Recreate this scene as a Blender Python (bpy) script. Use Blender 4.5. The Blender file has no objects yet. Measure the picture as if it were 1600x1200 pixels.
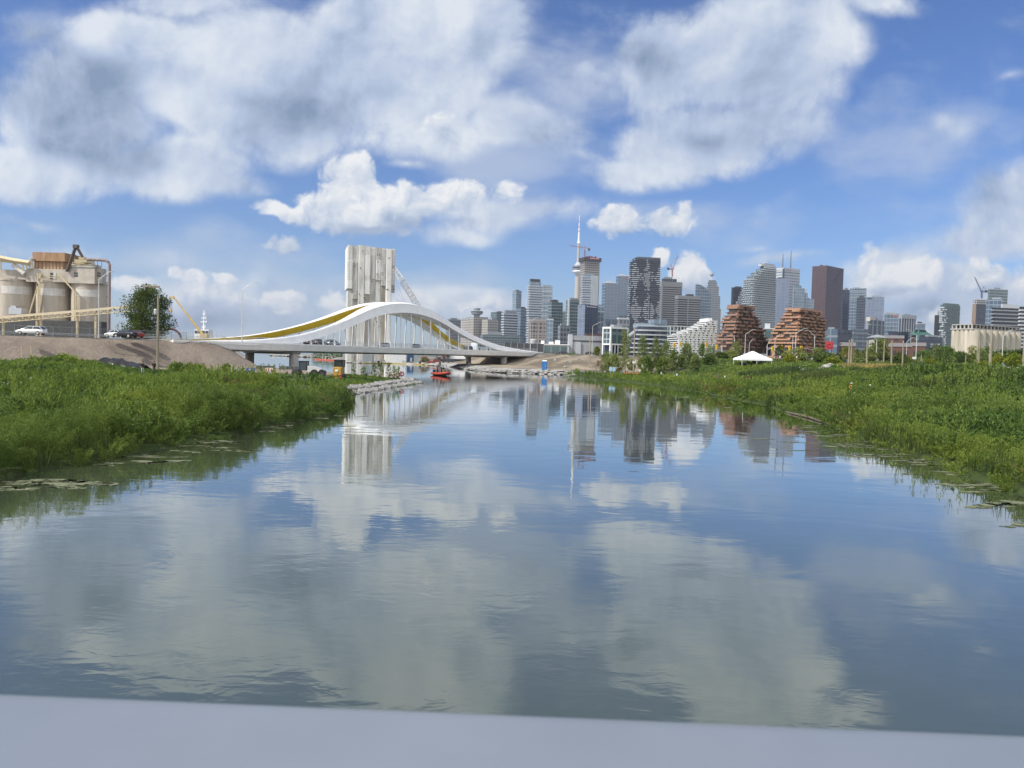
import bpy, bmesh, math, random
import numpy as np
from mathutils import Vector, Matrix
R = math.radians
SC = bpy.context.scene
COL = SC.collection
rng = np.random.default_rng(7)
random.seed(7)

# ---------------------------------------------------------------- camera
F = 1202.0                       # focal length in pixels of a 1600 px wide frame
CAMZ = 5.2
PITCH, ROLL = R(2.19), R(1.45)
_f = Vector((0, math.cos(PITCH), -math.sin(PITCH)))
_u0 = Vector((0, math.sin(PITCH), math.cos(PITCH)))
_r0 = Vector((1, 0, 0))
_r = _r0 * math.cos(ROLL) + _u0 * math.sin(ROLL)
_u = -_r0 * math.sin(ROLL) + _u0 * math.cos(ROLL)
cd = bpy.data.cameras.new('camera'); cam = bpy.data.objects.new('camera', cd); COL.objects.link(cam)
mw = Matrix((( _r.x, _u.x, -_f.x, 0), (_r.y, _u.y, -_f.y, 0), (_r.z, _u.z, -_f.z, CAMZ), (0, 0, 0, 1)))
cam.matrix_world = mw
cd.sensor_width = 36; cd.lens = 36 * F / 1600
cd.clip_start = .05; cd.clip_end = 40000
cd.dof.use_dof = True; cd.dof.focus_distance = 160; cd.dof.aperture_fstop = 8.5
SC.camera = cam

def ray(px, py):
    d = _f + _r * ((px - 800) / F) + _u * ((600 - py) / F)
    return d / d.y
def P(px, py, D):
    d = ray(px, py) * D
    return Vector((d.x, d.y, d.z + CAMZ))
def hor(px):
    return 554 + (px - 800) * math.tan(ROLL)
def uv(px, py):
    d = ray(px, py); return d.x, d.z

# ---------------------------------------------------------------- sun
SUN = Vector((-.63, -.36, .72)).normalized()
SUN_EL = math.asin(SUN.z); SUN_AZ = math.atan2(SUN.x, SUN.y)      # azimuth clockwise from +Y
sd = bpy.data.lights.new('sun', 'SUN'); sd.energy = 4.7; sd.angle = R(.5); sd.color = (1, .95, .87)
so = bpy.data.objects.new('sun', sd); COL.objects.link(so)
so.rotation_euler = SUN.to_track_quat('Z', 'Y').to_euler(); so.location = (0, 0, 200)

SC.view_settings.view_transform = 'Standard'; SC.view_settings.look = 'None'
SC.view_settings.exposure = 0; SC.view_settings.gamma = 1
SC.cycles.max_bounces = 6; SC.cycles.diffuse_bounces = 3; SC.cycles.glossy_bounces = 3
SC.cycles.transparent_max_bounces = 4; SC.cycles.volume_bounces = 0
SC.cycles.caustics_reflective = False; SC.cycles.caustics_refractive = False

# ---------------------------------------------------------------- node helper
class NT:
    def __init__(s, tree): s.t = tree; s.n = tree.nodes; s.l = tree.links
    def new(s, typ, **kw):
        n = s.n.new(typ)
        for k, v in kw.items(): setattr(n, k, v)
        return n
    def put(s, sock, v):
        if v is None: return
        if isinstance(v, bpy.types.NodeSocket): s.l.new(v, sock)
        else: sock.default_value = v
    def m(s, op, a, b=None, c=None, clamp=False):
        n = s.new('ShaderNodeMath', operation=op, use_clamp=clamp)
        for i, v in enumerate((a, b, c)): s.put(n.inputs[i], v)
        return n.outputs[0]
    def v(s, op, a, b=None, out=0):
        n = s.new('ShaderNodeVectorMath', operation=op)
        s.put(n.inputs[0], a)
        if b is not None: s.put(n.inputs[1], b)
        return n.outputs[out]
    def xyz(s, x, y, z=0.0):
        n = s.new('ShaderNodeCombineXYZ')
        for i, v in enumerate((x, y, z)): s.put(n.inputs[i], v)
        return n.outputs[0]
    def sep(s, a):
        n = s.new('ShaderNodeSeparateXYZ'); s.put(n.inputs[0], a); return n.outputs
    def noise(s, vec, scale, detail=4, rough=.5, dist=0, lac=2.0, out='Fac', dim='3D', norm=True):
        n = s.new('ShaderNodeTexNoise', noise_dimensions=dim, normalize=norm)
        s.put(n.inputs['Vector'], vec); n.inputs['Scale'].default_value = scale; n.inputs['Detail'].default_value = detail
        n.inputs['Roughness'].default_value = rough; n.inputs['Distortion'].default_value = dist; n.inputs['Lacunarity'].default_value = lac
        return n.outputs[out]
    def ss(s, x, a, b, to0=0.0, to1=1.0):
        n = s.new('ShaderNodeMapRange', interpolation_type='SMOOTHSTEP')
        s.put(n.inputs[0], x); s.put(n.inputs[1], a); s.put(n.inputs[2], b); s.put(n.inputs[3], to0); s.put(n.inputs[4], to1)
        return n.outputs[0]
    def mix(s, f, a, b, mode='MIX'):
        n = s.new('ShaderNodeMix', data_type='RGBA', blend_type=mode, clamp_factor=True)
        s.put(n.inputs[0], f)
        for i, q in ((6, a), (7, b)):
            s.put(n.inputs[i], (*q, 1) if isinstance(q, tuple) and len(q) == 3 else q)
        return n.outputs[2]

# ---------------------------------------------------------------- sky: one world shader, clouds laid out by direction
w = bpy.data.worlds.new('World'); SC.world = w; w.use_nodes = True
T = NT(w.node_tree); T.n.clear()
out = T.new('ShaderNodeOutputWorld')
sky = T.new('ShaderNodeTexSky', sky_type='NISHITA'); sky.sun_disc = False
sky.sun_elevation = SUN_EL; sky.sun_rotation = SUN_AZ
sky.altitude = 80; sky.air_density = 1.0; sky.dust_density = .3; sky.ozone_density = 2.2
gen = T.new('ShaderNodeTexCoord').outputs['Generated']
gx, gy, gz = T.sep(gen)
ysafe = T.m('MAXIMUM', T.m('ABSOLUTE', gy), .12)
U0 = T.m('DIVIDE', gx, ysafe); V0 = T.m('DIVIDE', gz, ysafe)
UV = T.xyz(U0, V0, 0.0)

def warp(vec, scale, amt, detail=3):
    c = T.noise(vec, scale, detail, .55, out='Color', dim='2D')
    return T.v('ADD', vec, T.v('MULTIPLY', T.v('SUBTRACT', c, (.5, .5, .5)), (amt, amt * .7, 0)))
def blobs(vec, lst):
    acc = None
    for (px, py, rx, ry, rot, wt) in lst:
        u_, v_ = uv(px, py)
        mp = T.new('ShaderNodeMapping', vector_type='TEXTURE')
        T.put(mp.inputs[0], vec); mp.inputs[1].default_value = (u_, v_, 0)
        mp.inputs[2].default_value = (0, 0, R(rot)); mp.inputs[3].default_value = (rx / F, ry / F, 1)
        ln = T.v('LENGTH', mp.outputs[0], out=1)
        b = T.m('MULTIPLY', T.m('SUBTRACT', 1.0, ln, clamp=True), wt)
        acc = b if acc is None else T.m('SMOOTH_MAX', acc, b, .12)
    return acc

# layer one: broad milky stratocumulus   (px, py, rx, ry, rotation, weight)
SOFT = [(110, 190, 190, 150, 0, 1.0), (260, 110, 230, 105, -12, 1.1), (430, 150, 240, 140, -8, 1.25), (520, 120, 150, 120, 0, 1.0), (90, 262, 230, 80, -6, 1.0),
        (270, 270, 190, 75, 4, .85), (370, 300, 110, 36, 0, .5), (60, 60, 120, 60, -20, .42), (300, 15, 150, 40, 0, .55), (620, 90, 220, 190, 10, 1.25), (760, 60, 90, 150, -18, .9),
        (690, 205, 120, 62, -12, .85), (810, 215, 130, 34, -14, .45), (900, 240, 110, 30, -12, .42),
        (1010, 95, 200, 120, 0, .9), (1180, 70, 190, 150, 12, 1.15), (1110, 205, 240, 90, 6, 1.05), (980, 262, 150, 52, 14, .7),
        (1235, 110, 110, 140, 6, .7), (1370, 10, 140, 42, -8, .42), (900, 20, 110, 50, 0, .25), (830, 330, 250, 50, 2, .52), (730, 365, 110, 30, 0, .5),
        (640, 260, 80, 16, 0, .3), (1580, 322, 150, 80, 16, .75), (1465, 205, 100, 40, -18, .20), (830, 195, 150, 70, -14, .6), (890, 110, 100, 90, 0, .62), (1550, 375, 210, 44, 6, .65),
        (1250, 300, 140, 26, 22, .28), (1585, 135, 50, 18, 14, .2),
        (60, 345, 190, 22, -7, .3), (110, 392, 330, 26, -2, .42), (330, 470, 300, 75, 0, .62), (760, 480, 160, 44, 0, .6), (640, 470, 120, 40, 0, .5), (480, 440, 200, 40, 4, .3),
        (1240, 398, 170, 22, 6, .35), (1420, 440, 170, 70, 0, .8), (1560, 470, 190, 70, 0, .8), (1400, 500, 210, 60, 0, .6), (1180, 385, 60, 14, 0, .22)]
CUM = [(548, 285, 62, 62, 0, 1.1), (520, 330, 105, 50, 0, 1.0), (615, 318, 120, 52, 0, 1.0), (705, 305, 78, 40, 0, .95), (585, 352, 150, 34, 0, .85), (437, 334, 70, 22, -10, .75), (440, 384, 48, 20, 8, .6),
       (690, 210, 75, 45, -14, .6), (795, 292, 34, 34, 0, .6), (720, 350, 90, 26, 0, .6),
       (962, 348, 60, 40, 0, 1.05), (1048, 352, 72, 36, 8, .85), (1078, 330, 26, 26, 0, .7), (1030, 405, 34, 26, 0, .9), (1083, 432, 50, 40, 0, 1.0), (1380, 437, 68, 38, 0, .95), (1436, 428, 58, 40, 0, .7),
       (1535, 436, 70, 40, 0, .9), (1590, 440, 50, 40, 0, .7), (1365, 395, 42, 26, 35, .55), (1475, 485, 60, 26, 20, .6), (1440, 520, 50, 24, 0, .5), (300, 428, 70, 17, -16, .75), (365, 437, 55, 15, -14, .65), (230, 446, 60, 22, 0, .65),
       (290, 466, 130, 44, 0, .75), (430, 470, 90, 34, 0, .6), (510, 480, 80, 40, 8, .62), (772, 473, 48, 18, 0, .8), (735, 478, 40, 14, 0, .6), (640, 476, 100, 28, 0, .65), (1505, 545, 60, 40, 0, .5)]
DARK = [(115, 165, 200, 120, -30, 1.35), (180, 215, 120, 80, -40, 1.1), (400, 170, 170, 46, -6, .40), (990, 90, 150, 66, 0, .46), (1120, 205, 90, 34, 4, .42), (600, 370, 160, 22, 0, .5),
        (1180, 120, 120, 60, 20, .3), (300, 490, 300, 40, 0, .6), (1440, 480, 140, 34, 0, .5), (700, 170, 140, 50, 0, .3)]
wc = warp(warp(UV, 9.0, .05, 2), 40.0, .012, 2)
def puffs(vec):
    vo = T.new('ShaderNodeTexVoronoi', feature='F1', voronoi_dimensions='2D', normalize=True); T.put(vo.inputs['Vector'], vec)
    vo.inputs['Scale'].default_value = 26; vo.inputs['Detail'].default_value = 3; vo.inputs['Roughness'].default_value = .6
    return T.m('SUBTRACT', .33, vo.outputs['Distance'])
puff = puffs(wc); puff2 = puffs(T.v('ADD', wc, (-.006, .009, 0)))
BASES = [(560, 372, 190, 44, 0, 1.0), (640, 352, 130, 36, 0, .8), (720, 340, 90, 30, 0, .7), (450, 352, 70, 22, 0, .6), (700, 236, 90, 34, -12, .7), (972, 375, 75, 26, 0, .9), (1050, 376, 80, 24, 0, .9),
         (1085, 460, 60, 34, 0, .7), (1395, 468, 120, 34, 0, .9), (1545, 468, 100, 34, 0, .9), (440, 396, 50, 14, 0, .6), (780, 484, 60, 14, 0, .7), (300, 490, 160, 36, 0, .8), (500, 505, 100, 30, 0, .7)]
sunoff = (-.026, .034, 0)
wsoft = warp(warp(UV, 3.0, .10, 2), 14.0, .016, 3)
def billow(vec, scale, det):
    vo = T.new('ShaderNodeTexVoronoi', feature='F1', voronoi_dimensions='2D', normalize=True); T.put(vo.inputs['Vector'], vec)
    vo.inputs['Scale'].default_value = scale; vo.inputs['Detail'].default_value = det; vo.inputs['Roughness'].default_value = .56; vo.inputs['Lacunarity'].default_value = 2.3
    return T.m('SUBTRACT', .36, vo.outputs['Distance'])
fb = T.noise(wsoft, 4.2, 8, .53, 0, dim='2D')
fb2 = T.noise(T.v('ADD', wsoft, sunoff), 4.2, 8, .53, 0, dim='2D')
bl = billow(wsoft, 8.0, 5.0); bl2 = billow(T.v('ADD', wsoft, (-.008, .012, 0)), 8.0, 4.0)
ms = blobs(wsoft, SOFT)
dn = T.m('ADD', ms, T.m('MULTIPLY', T.m('MULTIPLY_ADD', bl, .85, T.m('MULTIPLY', T.m('SUBTRACT', fb, .5), .9)), T.ss(ms, -.14, .50)))
a_s = T.m('MULTIPLY', T.ss(dn, .13, .50), T.ss(ms, 0.0, .12))
wsd = T.noise(T.v('MULTIPLY', UV, (1, 1.7, 1)), 2.8, 3, .5, dim='2D')
drk = blobs(wsoft, DARK)
li = T.m('ADD', T.m('SUBTRACT', .735, T.m('MULTIPLY', T.ss(dn, .45, 1.3), .16)), T.m('MULTIPLY_ADD', T.m('SUBTRACT', bl, bl2), .95, T.m('MULTIPLY', T.m('SUBTRACT', fb, fb2), 2.1)))
li = T.m('SUBTRACT', li, T.m('MULTIPLY', T.ss(T.m('MULTIPLY_ADD', bl, .45, drk), .10, .62), .62))
li = T.m('ADD', li, T.m('MULTIPLY', T.m('SUBTRACT', wsd, .5), 1.05), clamp=True)
ccol = T.new('ShaderNodeValToRGB'); T.put(ccol.inputs[0], li)
el = ccol.color_ramp.elements
el[0].position = 0; el[0].color = (.23, .315, .46, 1); el[1].position = 1; el[1].color = (.80, .85, .91, 1)
e = el.new(.5); e.color = (.50, .59, .76, 1)
# thin veil of high haze cloud around and between the masses
VEIL = [(860, 150, 260, 190, 0, .9), (800, 255, 330, 90, -8, .9), (980, 320, 330, 60, 0, .7), (230, 400, 420, 90, 0, .8), (1450, 260, 270, 170, 10, .8), (680, 440, 520, 70, 0, .7), (380, 40, 220, 70, 0, .7), (1250, 330, 260, 60, 14, .6), (60, 60, 140, 80, 0, .6)]
wn = T.noise(T.v('MULTIPLY', wsoft, (1, 2.0, 1)), 5.5, 6, .55, dim='2D')
a_v = T.m('MULTIPLY', T.ss(T.m('MULTIPLY_ADD', wn, 1.5, blobs(wsoft, VEIL)), .98, 1.7), .60)
# layer two: harder cumulus heads
mc = blobs(wc, CUM); base = blobs(wc, BASES)
mc2 = T.noise(T.v('ADD', wc, (-.010, .016, 0)), 16, 3, .55, dim='2D')
nc = T.noise(wc, 16, 5, .58, dim='2D')
dc = T.m('ADD', mc, T.m('MULTIPLY', puff, .9))
dc = T.m('ADD', dc, T.m('MULTIPLY', T.m('SUBTRACT', nc, .5), .55))
a_c = T.m('MULTIPLY', T.ss(dc, .20, .52), T.ss(mc, .07, .24))
lc = T.m('ADD', .74, T.m('MULTIPLY', T.m('SUBTRACT', nc, mc2), 1.5))
lc = T.m('ADD', lc, T.m('MULTIPLY', T.m('SUBTRACT', puff, puff2), .9))
lc = T.m('SUBTRACT', T.m('ADD', lc, .10), T.m('MULTIPLY', base, 1.0))
lc = T.m('SUBTRACT', lc, T.m('MULTIPLY', drk, .3), clamp=True)
ccol2 = T.new('ShaderNodeValToRGB'); T.put(ccol2.inputs[0], lc)
el = ccol2.color_ramp.elements
el[0].position = 0; el[0].color = (.38, .47, .64, 1); el[1].position = .95; el[1].color = (.92, .93, .94, 1)
e = el.new(.4); e.color = (.58, .66, .79, 1)
# unseen broken cloud behind the camera and overhead, brightened as added fill light
fill_cloud = T.ss(T.noise(gen, 3.0, 4, .55), .36, .54)
fill_cloud = T.m('MULTIPLY', fill_cloud, T.m('MAXIMUM', T.ss(gy, .12, -.05), T.ss(gz, .62, .74)))
bg_sky = T.new('ShaderNodeBackground'); T.put(bg_sky.inputs[0], T.mix(1.0, sky.outputs[0], T.mix(T.ss(gz, -.02, .34), (.76, .93, 1.24), (.60, .84, 1.27)), 'MULTIPLY')); bg_sky.inputs[1].default_value = .10
def bgcol(c, s=1.0):
    b = T.new('ShaderNodeBackground'); T.put(b.inputs[0], c); b.inputs[1].default_value = s; return b.outputs[0]
def mixs(f, a, b):
    n = T.new('ShaderNodeMixShader'); T.put(n.inputs[0], f); T.l.new(a, n.inputs[1]); T.l.new(b, n.inputs[2]); return n.outputs[0]
front = T.ss(gy, 0.02, .12)
sh = mixs(T.m('MULTIPLY', fill_cloud, .92), bg_sky.outputs[0], bgcol((1.45, 1.44, 1.42, 1)))
sh = mixs(T.m('MULTIPLY', a_v, front), sh, bgcol((.60, .67, .79, 1)))
sh = mixs(T.m('MULTIPLY', T.m('MULTIPLY', a_s, front), .93), sh, bgcol(ccol.outputs[0]))
sh = mixs(T.m('MULTIPLY', a_c, front), sh, bgcol(ccol2.outputs[0]))
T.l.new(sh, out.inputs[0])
w.cycles.sampling_method = 'MANUAL'; w.cycles.sample_map_resolution = 512
# ---------------------------------------------------------------- materials
MATS = {}
def base_mat(name):
    m = bpy.data.materials.new(name); m.use_nodes = True
    t = NT(m.node_tree); t.n.clear()
    o = t.new('ShaderNodeOutputMaterial'); b = t.new('ShaderNodeBsdfPrincipled'); t.l.new(b.outputs[0], o.inputs[0])
    return m, t, b, o
def M(name, col, rough=.7, metal=0.0, var=.14, scale=2.0, bump=0.0, spec=.4, streak=False, col2=None):
    """plain painted / mineral surface with uneven tone"""
    if name in MATS: return MATS[name]
    m, t, b, o = base_mat(name)
    tc = t.new('ShaderNodeTexCoord').outputs['Object']
    vec = t.v('MULTIPLY', tc, (1, 1, .12)) if streak else tc
    n = t.noise(vec, scale, 4, .6)
    c1 = tuple(c * (1 - var) for c in col); c2 = tuple(min(1, c * (1 + var)) for c in (col2 or col))
    t.put(b.inputs['Base Color'], t.mix(t.ss(n, .3, .7), c1, c2))
    b.inputs['Roughness'].default_value = rough; b.inputs['Metallic'].default_value = metal
    b.inputs['Specular IOR Level'].default_value = spec
    if bump:
        bp = t.new('ShaderNodeBump'); t.put(bp.inputs['Height'], t.noise(tc, scale * 3, 5, .65)); bp.inputs['Distance'].default_value = bump
        bp.inputs['Strength'].default_value = .8; t.l.new(bp.outputs[0], b.inputs['Normal'])
    MATS[name] = m; return m
def FM(name, p1, p2, frame, cw=3.0, ch=3.6, fw=.12, fh=.25, rough=.12, spec=.5, cyl=False):
    """facade of panes in a frame; every pane has its own tone"""
    if name in MATS: return MATS[name]
    m, t, b, o = base_mat(name)
    x, y, z = t.sep(t.new('ShaderNodeTexCoord').outputs['Object'])
    u = t.m('DIVIDE', t.m('ADD', t.m('ADD', x, y), 500.0), cw); v = t.m('DIVIDE', t.m('ADD', z, .01), ch)
    wn = t.new('ShaderNodeTexWhiteNoise', noise_dimensions='2D')
    t.put(wn.inputs['Vector'], t.xyz(t.m('FLOOR', u), t.m('FLOOR', v)))
    big = t.noise(t.xyz(t.m('MULTIPLY', u, .25), t.m('MULTIPLY', v, .18)), 1.0, 2, .5)
    f = t.m('ADD', t.m('MULTIPLY', wn.outputs[0], .6), t.m('MULTIPLY', big, .4))
    fr = t.m('MAXIMUM', t.m('LESS_THAN', t.m('FRACT', u), fw), t.m('LESS_THAN', t.m('FRACT', v), fh))
    t.put(b.inputs['Base Color'], t.mix(fr, t.mix(f, p1, p2), frame))
    t.put(b.inputs['Roughness'], t.m('ADD', t.m('MULTIPLY', fr, .45), rough))
    b.inputs['Specular IOR Level'].default_value = spec
    MATS[name] = m; return m
def leaf_mat(name, dark, mid, light, scale=.35, trans=.3):
    if name in MATS: return MATS[name]
    m, t, b, o = base_mat(name)
    g = t.new('ShaderNodeNewGeometry')
    n = t.noise(g.outputs['Position'], scale, 3, .6)
    f = t.m('ADD', t.m('MULTIPLY', g.outputs['Random Per Island'], .42), t.m('MULTIPLY', t.ss(n, .3, .7), .58))
    big = t.noise(g.outputs['Position'], .075, 2, .5)
    r = t.new('ShaderNodeValToRGB'); t.put(r.inputs[0], f)
    e = r.color_ramp.elements; e[0].color = (*dark, 1); e[1].color = (*light, 1); q = e.new(.5); q.color = (*mid, 1)
    col = t.mix(t.ss(big, .35, .68), t.mix(1.0, r.outputs[0], (.78, .86, .80), 'MULTIPLY'), t.mix(1.0, r.outputs[0], (1.14, 1.06, .93), 'MULTIPLY')); t.l.new(col, b.inputs['Base Color']); b.inputs['Roughness'].default_value = .6; b.inputs['Specular IOR Level'].default_value = .2
    tr = t.new('ShaderNodeBsdfTranslucent'); t.put(tr.inputs[0], t.mix(1.0, col, (1.0, 1.15, .55), 'MULTIPLY'))
    mx = t.new('ShaderNodeMixShader'); mx.inputs[0].default_value = trans + .06
    t.l.new(b.outputs[0], mx.inputs[1]); t.l.new(tr.outputs[0], mx.inputs[2]); t.l.new(mx.outputs[0], o.inputs[0])
    MATS[name] = m; return m

# ---------------------------------------------------------------- mesh builder
class MB:
    def __init__(s): s.v = []; s.f = []; s.mi = []; s.cur = 0
    def add(s, vs, fs):
        n = len(s.v); s.v += [tuple(q) for q in vs]; s.f += [tuple(i + n for i in q) for q in fs]; s.mi += [s.cur] * len(fs); return s
    def box(s, x0, y0, z0, x1, y1, z1):
        return s.add([(x0, y0, z0), (x1, y0, z0), (x1, y1, z0), (x0, y1, z0), (x0, y0, z1), (x1, y0, z1), (x1, y1, z1), (x0, y1, z1)],
                     [(0, 3, 2, 1), (4, 5, 6, 7), (0, 1, 5, 4), (1, 2, 6, 5), (2, 3, 7, 6), (3, 0, 4, 7)])
    def cbox(s, c, size, rz=0.0):
        a, b_, h = size[0] / 2, size[1] / 2, size[2] / 2; co, si = math.cos(rz), math.sin(rz)
        vs = [(c[0] + x * co - y * si, c[1] + x * si + y * co, c[2] + z) for z in (-h, h) for x, y in ((-a, -b_), (a, -b_), (a, b_), (-a, b_))]
        return s.add(vs, [(0, 3, 2, 1), (4, 5, 6, 7), (0, 1, 5, 4), (1, 2, 6, 5), (2, 3, 7, 6), (3, 0, 4, 7)])
    def prism(s, poly, z0, z1):
        n = len(poly)
        vs = [(x, y, z0) for x, y in poly] + [(x, y, z1) for x, y in poly]
        return s.add(vs, [tuple(range(n - 1, -1, -1)), tuple(range(n, 2 * n))] + [(i, (i + 1) % n, n + (i + 1) % n, n + i) for i in range(n)])
    def extrude(s, pts, off):
        """closed 3-D outline pushed along a vector"""
        n = len(pts); off = Vector(off)
        vs = [Vector(p) for p in pts] + [Vector(p) + off for p in pts]
        return s.add(vs, [tuple(range(n - 1, -1, -1)), tuple(range(n, 2 * n))] + [(i, (i + 1) % n, n + (i + 1) % n, n + i) for i in range(n)])
    def loft(s, rings, cap=True, closed=True):
        k = len(rings[0]); vs = [p for r in rings for p in r]; fs = []
        m_ = k if closed else k - 1
        for i in range(len(rings) - 1):
            for j in range(m_):
                a, b_ = i * k + j, i * k + (j + 1) % k
                fs.append((a, b_, b_ + k, a + k))
        if cap:
            fs.append(tuple(range(k - 1, -1, -1))); fs.append(tuple(range((len(rings) - 1) * k, len(rings) * k)))
        return s.add(vs, fs)
    def tube(s, pts, r, k=8, cap=True):
        pts = [Vector(p) for p in pts]; rs = r if isinstance(r, (list, tuple)) else [r] * len(pts); rings = []
        for i, p in enumerate(pts):
            d = (pts[min(i + 1, len(pts) - 1)] - pts[max(i - 1, 0)]).normalized()
            a = d.cross(Vector((0, 0, 1))) if abs(d.z) < .95 else d.cross(Vector((0, 1, 0)))
            a.normalize(); b_ = d.cross(a)
            rings.append([p + (a * math.cos(2 * math.pi * j / k) - b_ * math.sin(2 * math.pi * j / k)) * -rs[i] for j in range(k)])
        return s.loft(rings, cap)
    def lathe(s, prof, c=(0, 0, 0), k=20, cap=True):
        return s.loft([[(c[0] + r * math.cos(2 * math.pi * j / k), c[1] + r * math.sin(2 * math.pi * j / k), c[2] + z) for j in range(k)] for r, z in prof], cap)
    def build(s, name, mat, parent=None, local=False, smooth=False, origin=None):
        """one mesh object; world coordinates unless local"""
        vs = np.array(s.v, dtype=float)
        if parent is not None and not local:
            q = parent
            off = Vector((0, 0, 0))
            while q is not None: off += q.location; q = q.parent
            vs = vs - np.array(off)
        loc = None
        if parent is None and not local:
            loc = np.array(origin) if origin is not None else np.array([vs[:, 0].mean(), vs[:, 1].mean(), vs[:, 2].min()])
            vs = vs - loc
        me = bpy.data.meshes.new(name); me.from_pydata(vs.tolist(), [], s.f)
        mats = mat if isinstance(mat, (list, tuple)) else [mat]
        for q in mats: me.materials.append(q)
        if len(mats) > 1: me.polygons.foreach_set('material_index', s.mi)
        if smooth: me.polygons.foreach_set('use_smooth', [True] * len(me.polygons)); me.set_sharp_from_angle(angle=R(40))
        me.update()
        o = bpy.data.objects.new(name, me); COL.objects.link(o)
        if loc is not None: o.location = loc
        if parent is not None: o.parent = parent
        return o

def tag(o, label=None, cat=None, group=None, kind=None):
    if label: o['label'] = label
    if cat: o['category'] = cat
    if group: o['group'] = group
    if kind: o['kind'] = kind
    elif cat: o['kind'] = 'thing'
    return o
def thing(name, label, cat, loc, rz=0.0, group=None):
    o = bpy.data.objects.new(name, None); o.empty_display_size = .3; COL.objects.link(o)
    o.location = loc; o.rotation_euler = (0, 0, rz)
    return tag(o, label, cat, group)
def dup(o, loc=None, rz=None, label=None, group=None, scale=None, parent=None):
    c = o.copy(); COL.objects.link(c)
    if parent is not None: c.parent = parent
    for ch in list(o.children): dup(ch, parent=c)
    if loc is not None: c.location = loc
    if rz is not None: c.rotation_euler = (c.rotation_euler[0], c.rotation_euler[1], rz)
    if scale is not None: c.scale = scale if isinstance(scale, (tuple, list)) else (scale,) * 3
    if label: c['label'] = label
    if group: c['group'] = group
    return c

# ---------------------------------------------------------------- numpy noise and terrain
def vnoise(x, y, sc, seed=0):
    x = np.asarray(x, float) / sc + seed * 17.31; y = np.asarray(y, float) / sc + seed * 9.77
    xi, yi = np.floor(x), np.floor(y); fx, fy = x - xi, y - yi
    fx, fy = fx * fx * (3 - 2 * fx), fy * fy * (3 - 2 * fy)
    h = lambda a, b: np.modf(np.abs(np.sin(a * 127.1 + b * 311.7 + seed * 74.7) * 43758.5453))[0]
    return (h(xi, yi) * (1 - fx) + h(xi + 1, yi) * fx) * (1 - fy) + (h(xi, yi + 1) * (1 - fx) + h(xi + 1, yi + 1) * fx) * fy
def fbm(x, y, sc, seed=0, n=3):
    return sum(vnoise(x, y, sc / 2 ** i, seed + i) * .5 ** i for i in range(n)) / sum(.5 ** i for i in range(n))
def sst(x, a, b):
    t = np.clip((np.asarray(x, float) - a) / (b - a), 0, 1); return t * t * (3 - 2 * t)
def sdist(x, y, poly):
    """signed distance, positive inside"""
    x = np.asarray(x, float); y = np.asarray(y, float); d = np.full(x.shape, 1e18); ins = np.zeros(x.shape, bool)
    n = len(poly)
    for i in range(n):
        (ax, ay), (bx, by) = poly[i], poly[(i + 1) % n]
        ex, ey = bx - ax, by - ay
        t = np.clip(((x - ax) * ex + (y - ay) * ey) / (ex * ex + ey * ey), 0, 1)
        d = np.minimum(d, (x - ax - t * ex) ** 2 + (y - ay - t * ey) ** 2)
        c = ((ay > y) != (by > y)); den = (by - ay) if by != ay else 1e-9
        ins ^= c & (x < (bx - ax) * (y - ay) / den + ax)
    d = np.sqrt(d); return np.where(ins, d, -d)
def pline(x, y, pts):
    """distance to an open polyline and height interpolated along it (points x, y, z)"""
    x = np.asarray(x, float); y = np.asarray(y, float); best = np.full(x.shape, 1e18); zz = np.zeros(x.shape)
    for (ax, ay, az), (bx, by, bz) in zip(pts[:-1], pts[1:]):
        ex, ey = bx - ax, by - ay
        t = np.clip(((x - ax) * ex + (y - ay) * ey) / (ex * ex + ey * ey), 0, 1)
        d = (x - ax - t * ex) ** 2 + (y - ay - t * ey) ** 2
        k = d < best; best = np.where(k, d, best); zz = np.where(k, az + t * (bz - az), zz)
    return np.sqrt(best), zz
def jitter(poly, step, amp, seed, closed=True):
    out = []
    n = len(poly)
    for i in range(n if closed else n - 1):
        (ax, ay), (bx, by) = poly[i], poly[(i + 1) % n]
        L = math.hypot(bx - ax, by - ay); k = max(1, min(60, int(L / step)))
        for j in range(k):
            t = j / k; px, py = ax + (bx - ax) * t, ay + (by - ay) * t
            a = amp * min(1, max(.4, math.hypot(px, py) / 80))
            out.append((px + a * float(fbm(px, py, 6, seed) - .5) * 2, py + a * float(fbm(px, py, 6, seed + 5) - .5) * 2))
    return out
LEFT = [(-900, -20), (-30, -20), (-24, 8), (-19.6, 29.5), (-17, 45), (-14.6, 62), (-16.5, 76), (-19.0, 88), (-17.3, 110), (-15.3, 131), (-20, 139), (-27, 152), (-37, 170),
        (-50, 186), (-66, 194), (-84, 214), (-118, 254), (-135, 330), (-140, 420), (-400, 520), (-900, 520)]
RIGHT = [(27, -20), (21, 8), (21.3, 32), (26.6, 64), (29.5, 90), (30, 112), (26.5, 150), (20.5, 180), (14, 196), (15, 209), (8, 213), (0, 214), (-6, 219), (-12, 236), (-18, 262), (-27, 296),
         (-34, 326), (-50, 336), (-66, 322), (-74, 338), (-78, 360), (-95, 430), (-126, 500), (-172, 556), (-165, 600), (-70, 620), (-110, 900), (-190, 1300), (-420, 1900), (-800, 2600), (-1500, 4200),
         (-5000, 9000), (9000, 9000), (9000, -20)]
LEFTJ, RIGHTJ = jitter(LEFT, 4, .9, 3), jitter(RIGHT, 4, .9, 4)
AX0, AXD = Vector((-76.7, 170, 0)), Vector((80, 145, 0))
BL = AXD.length; BT = AXD.normalized(); BN = Vector((-BT.y, BT.x, 0))
ROADZ = 6.3
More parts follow.
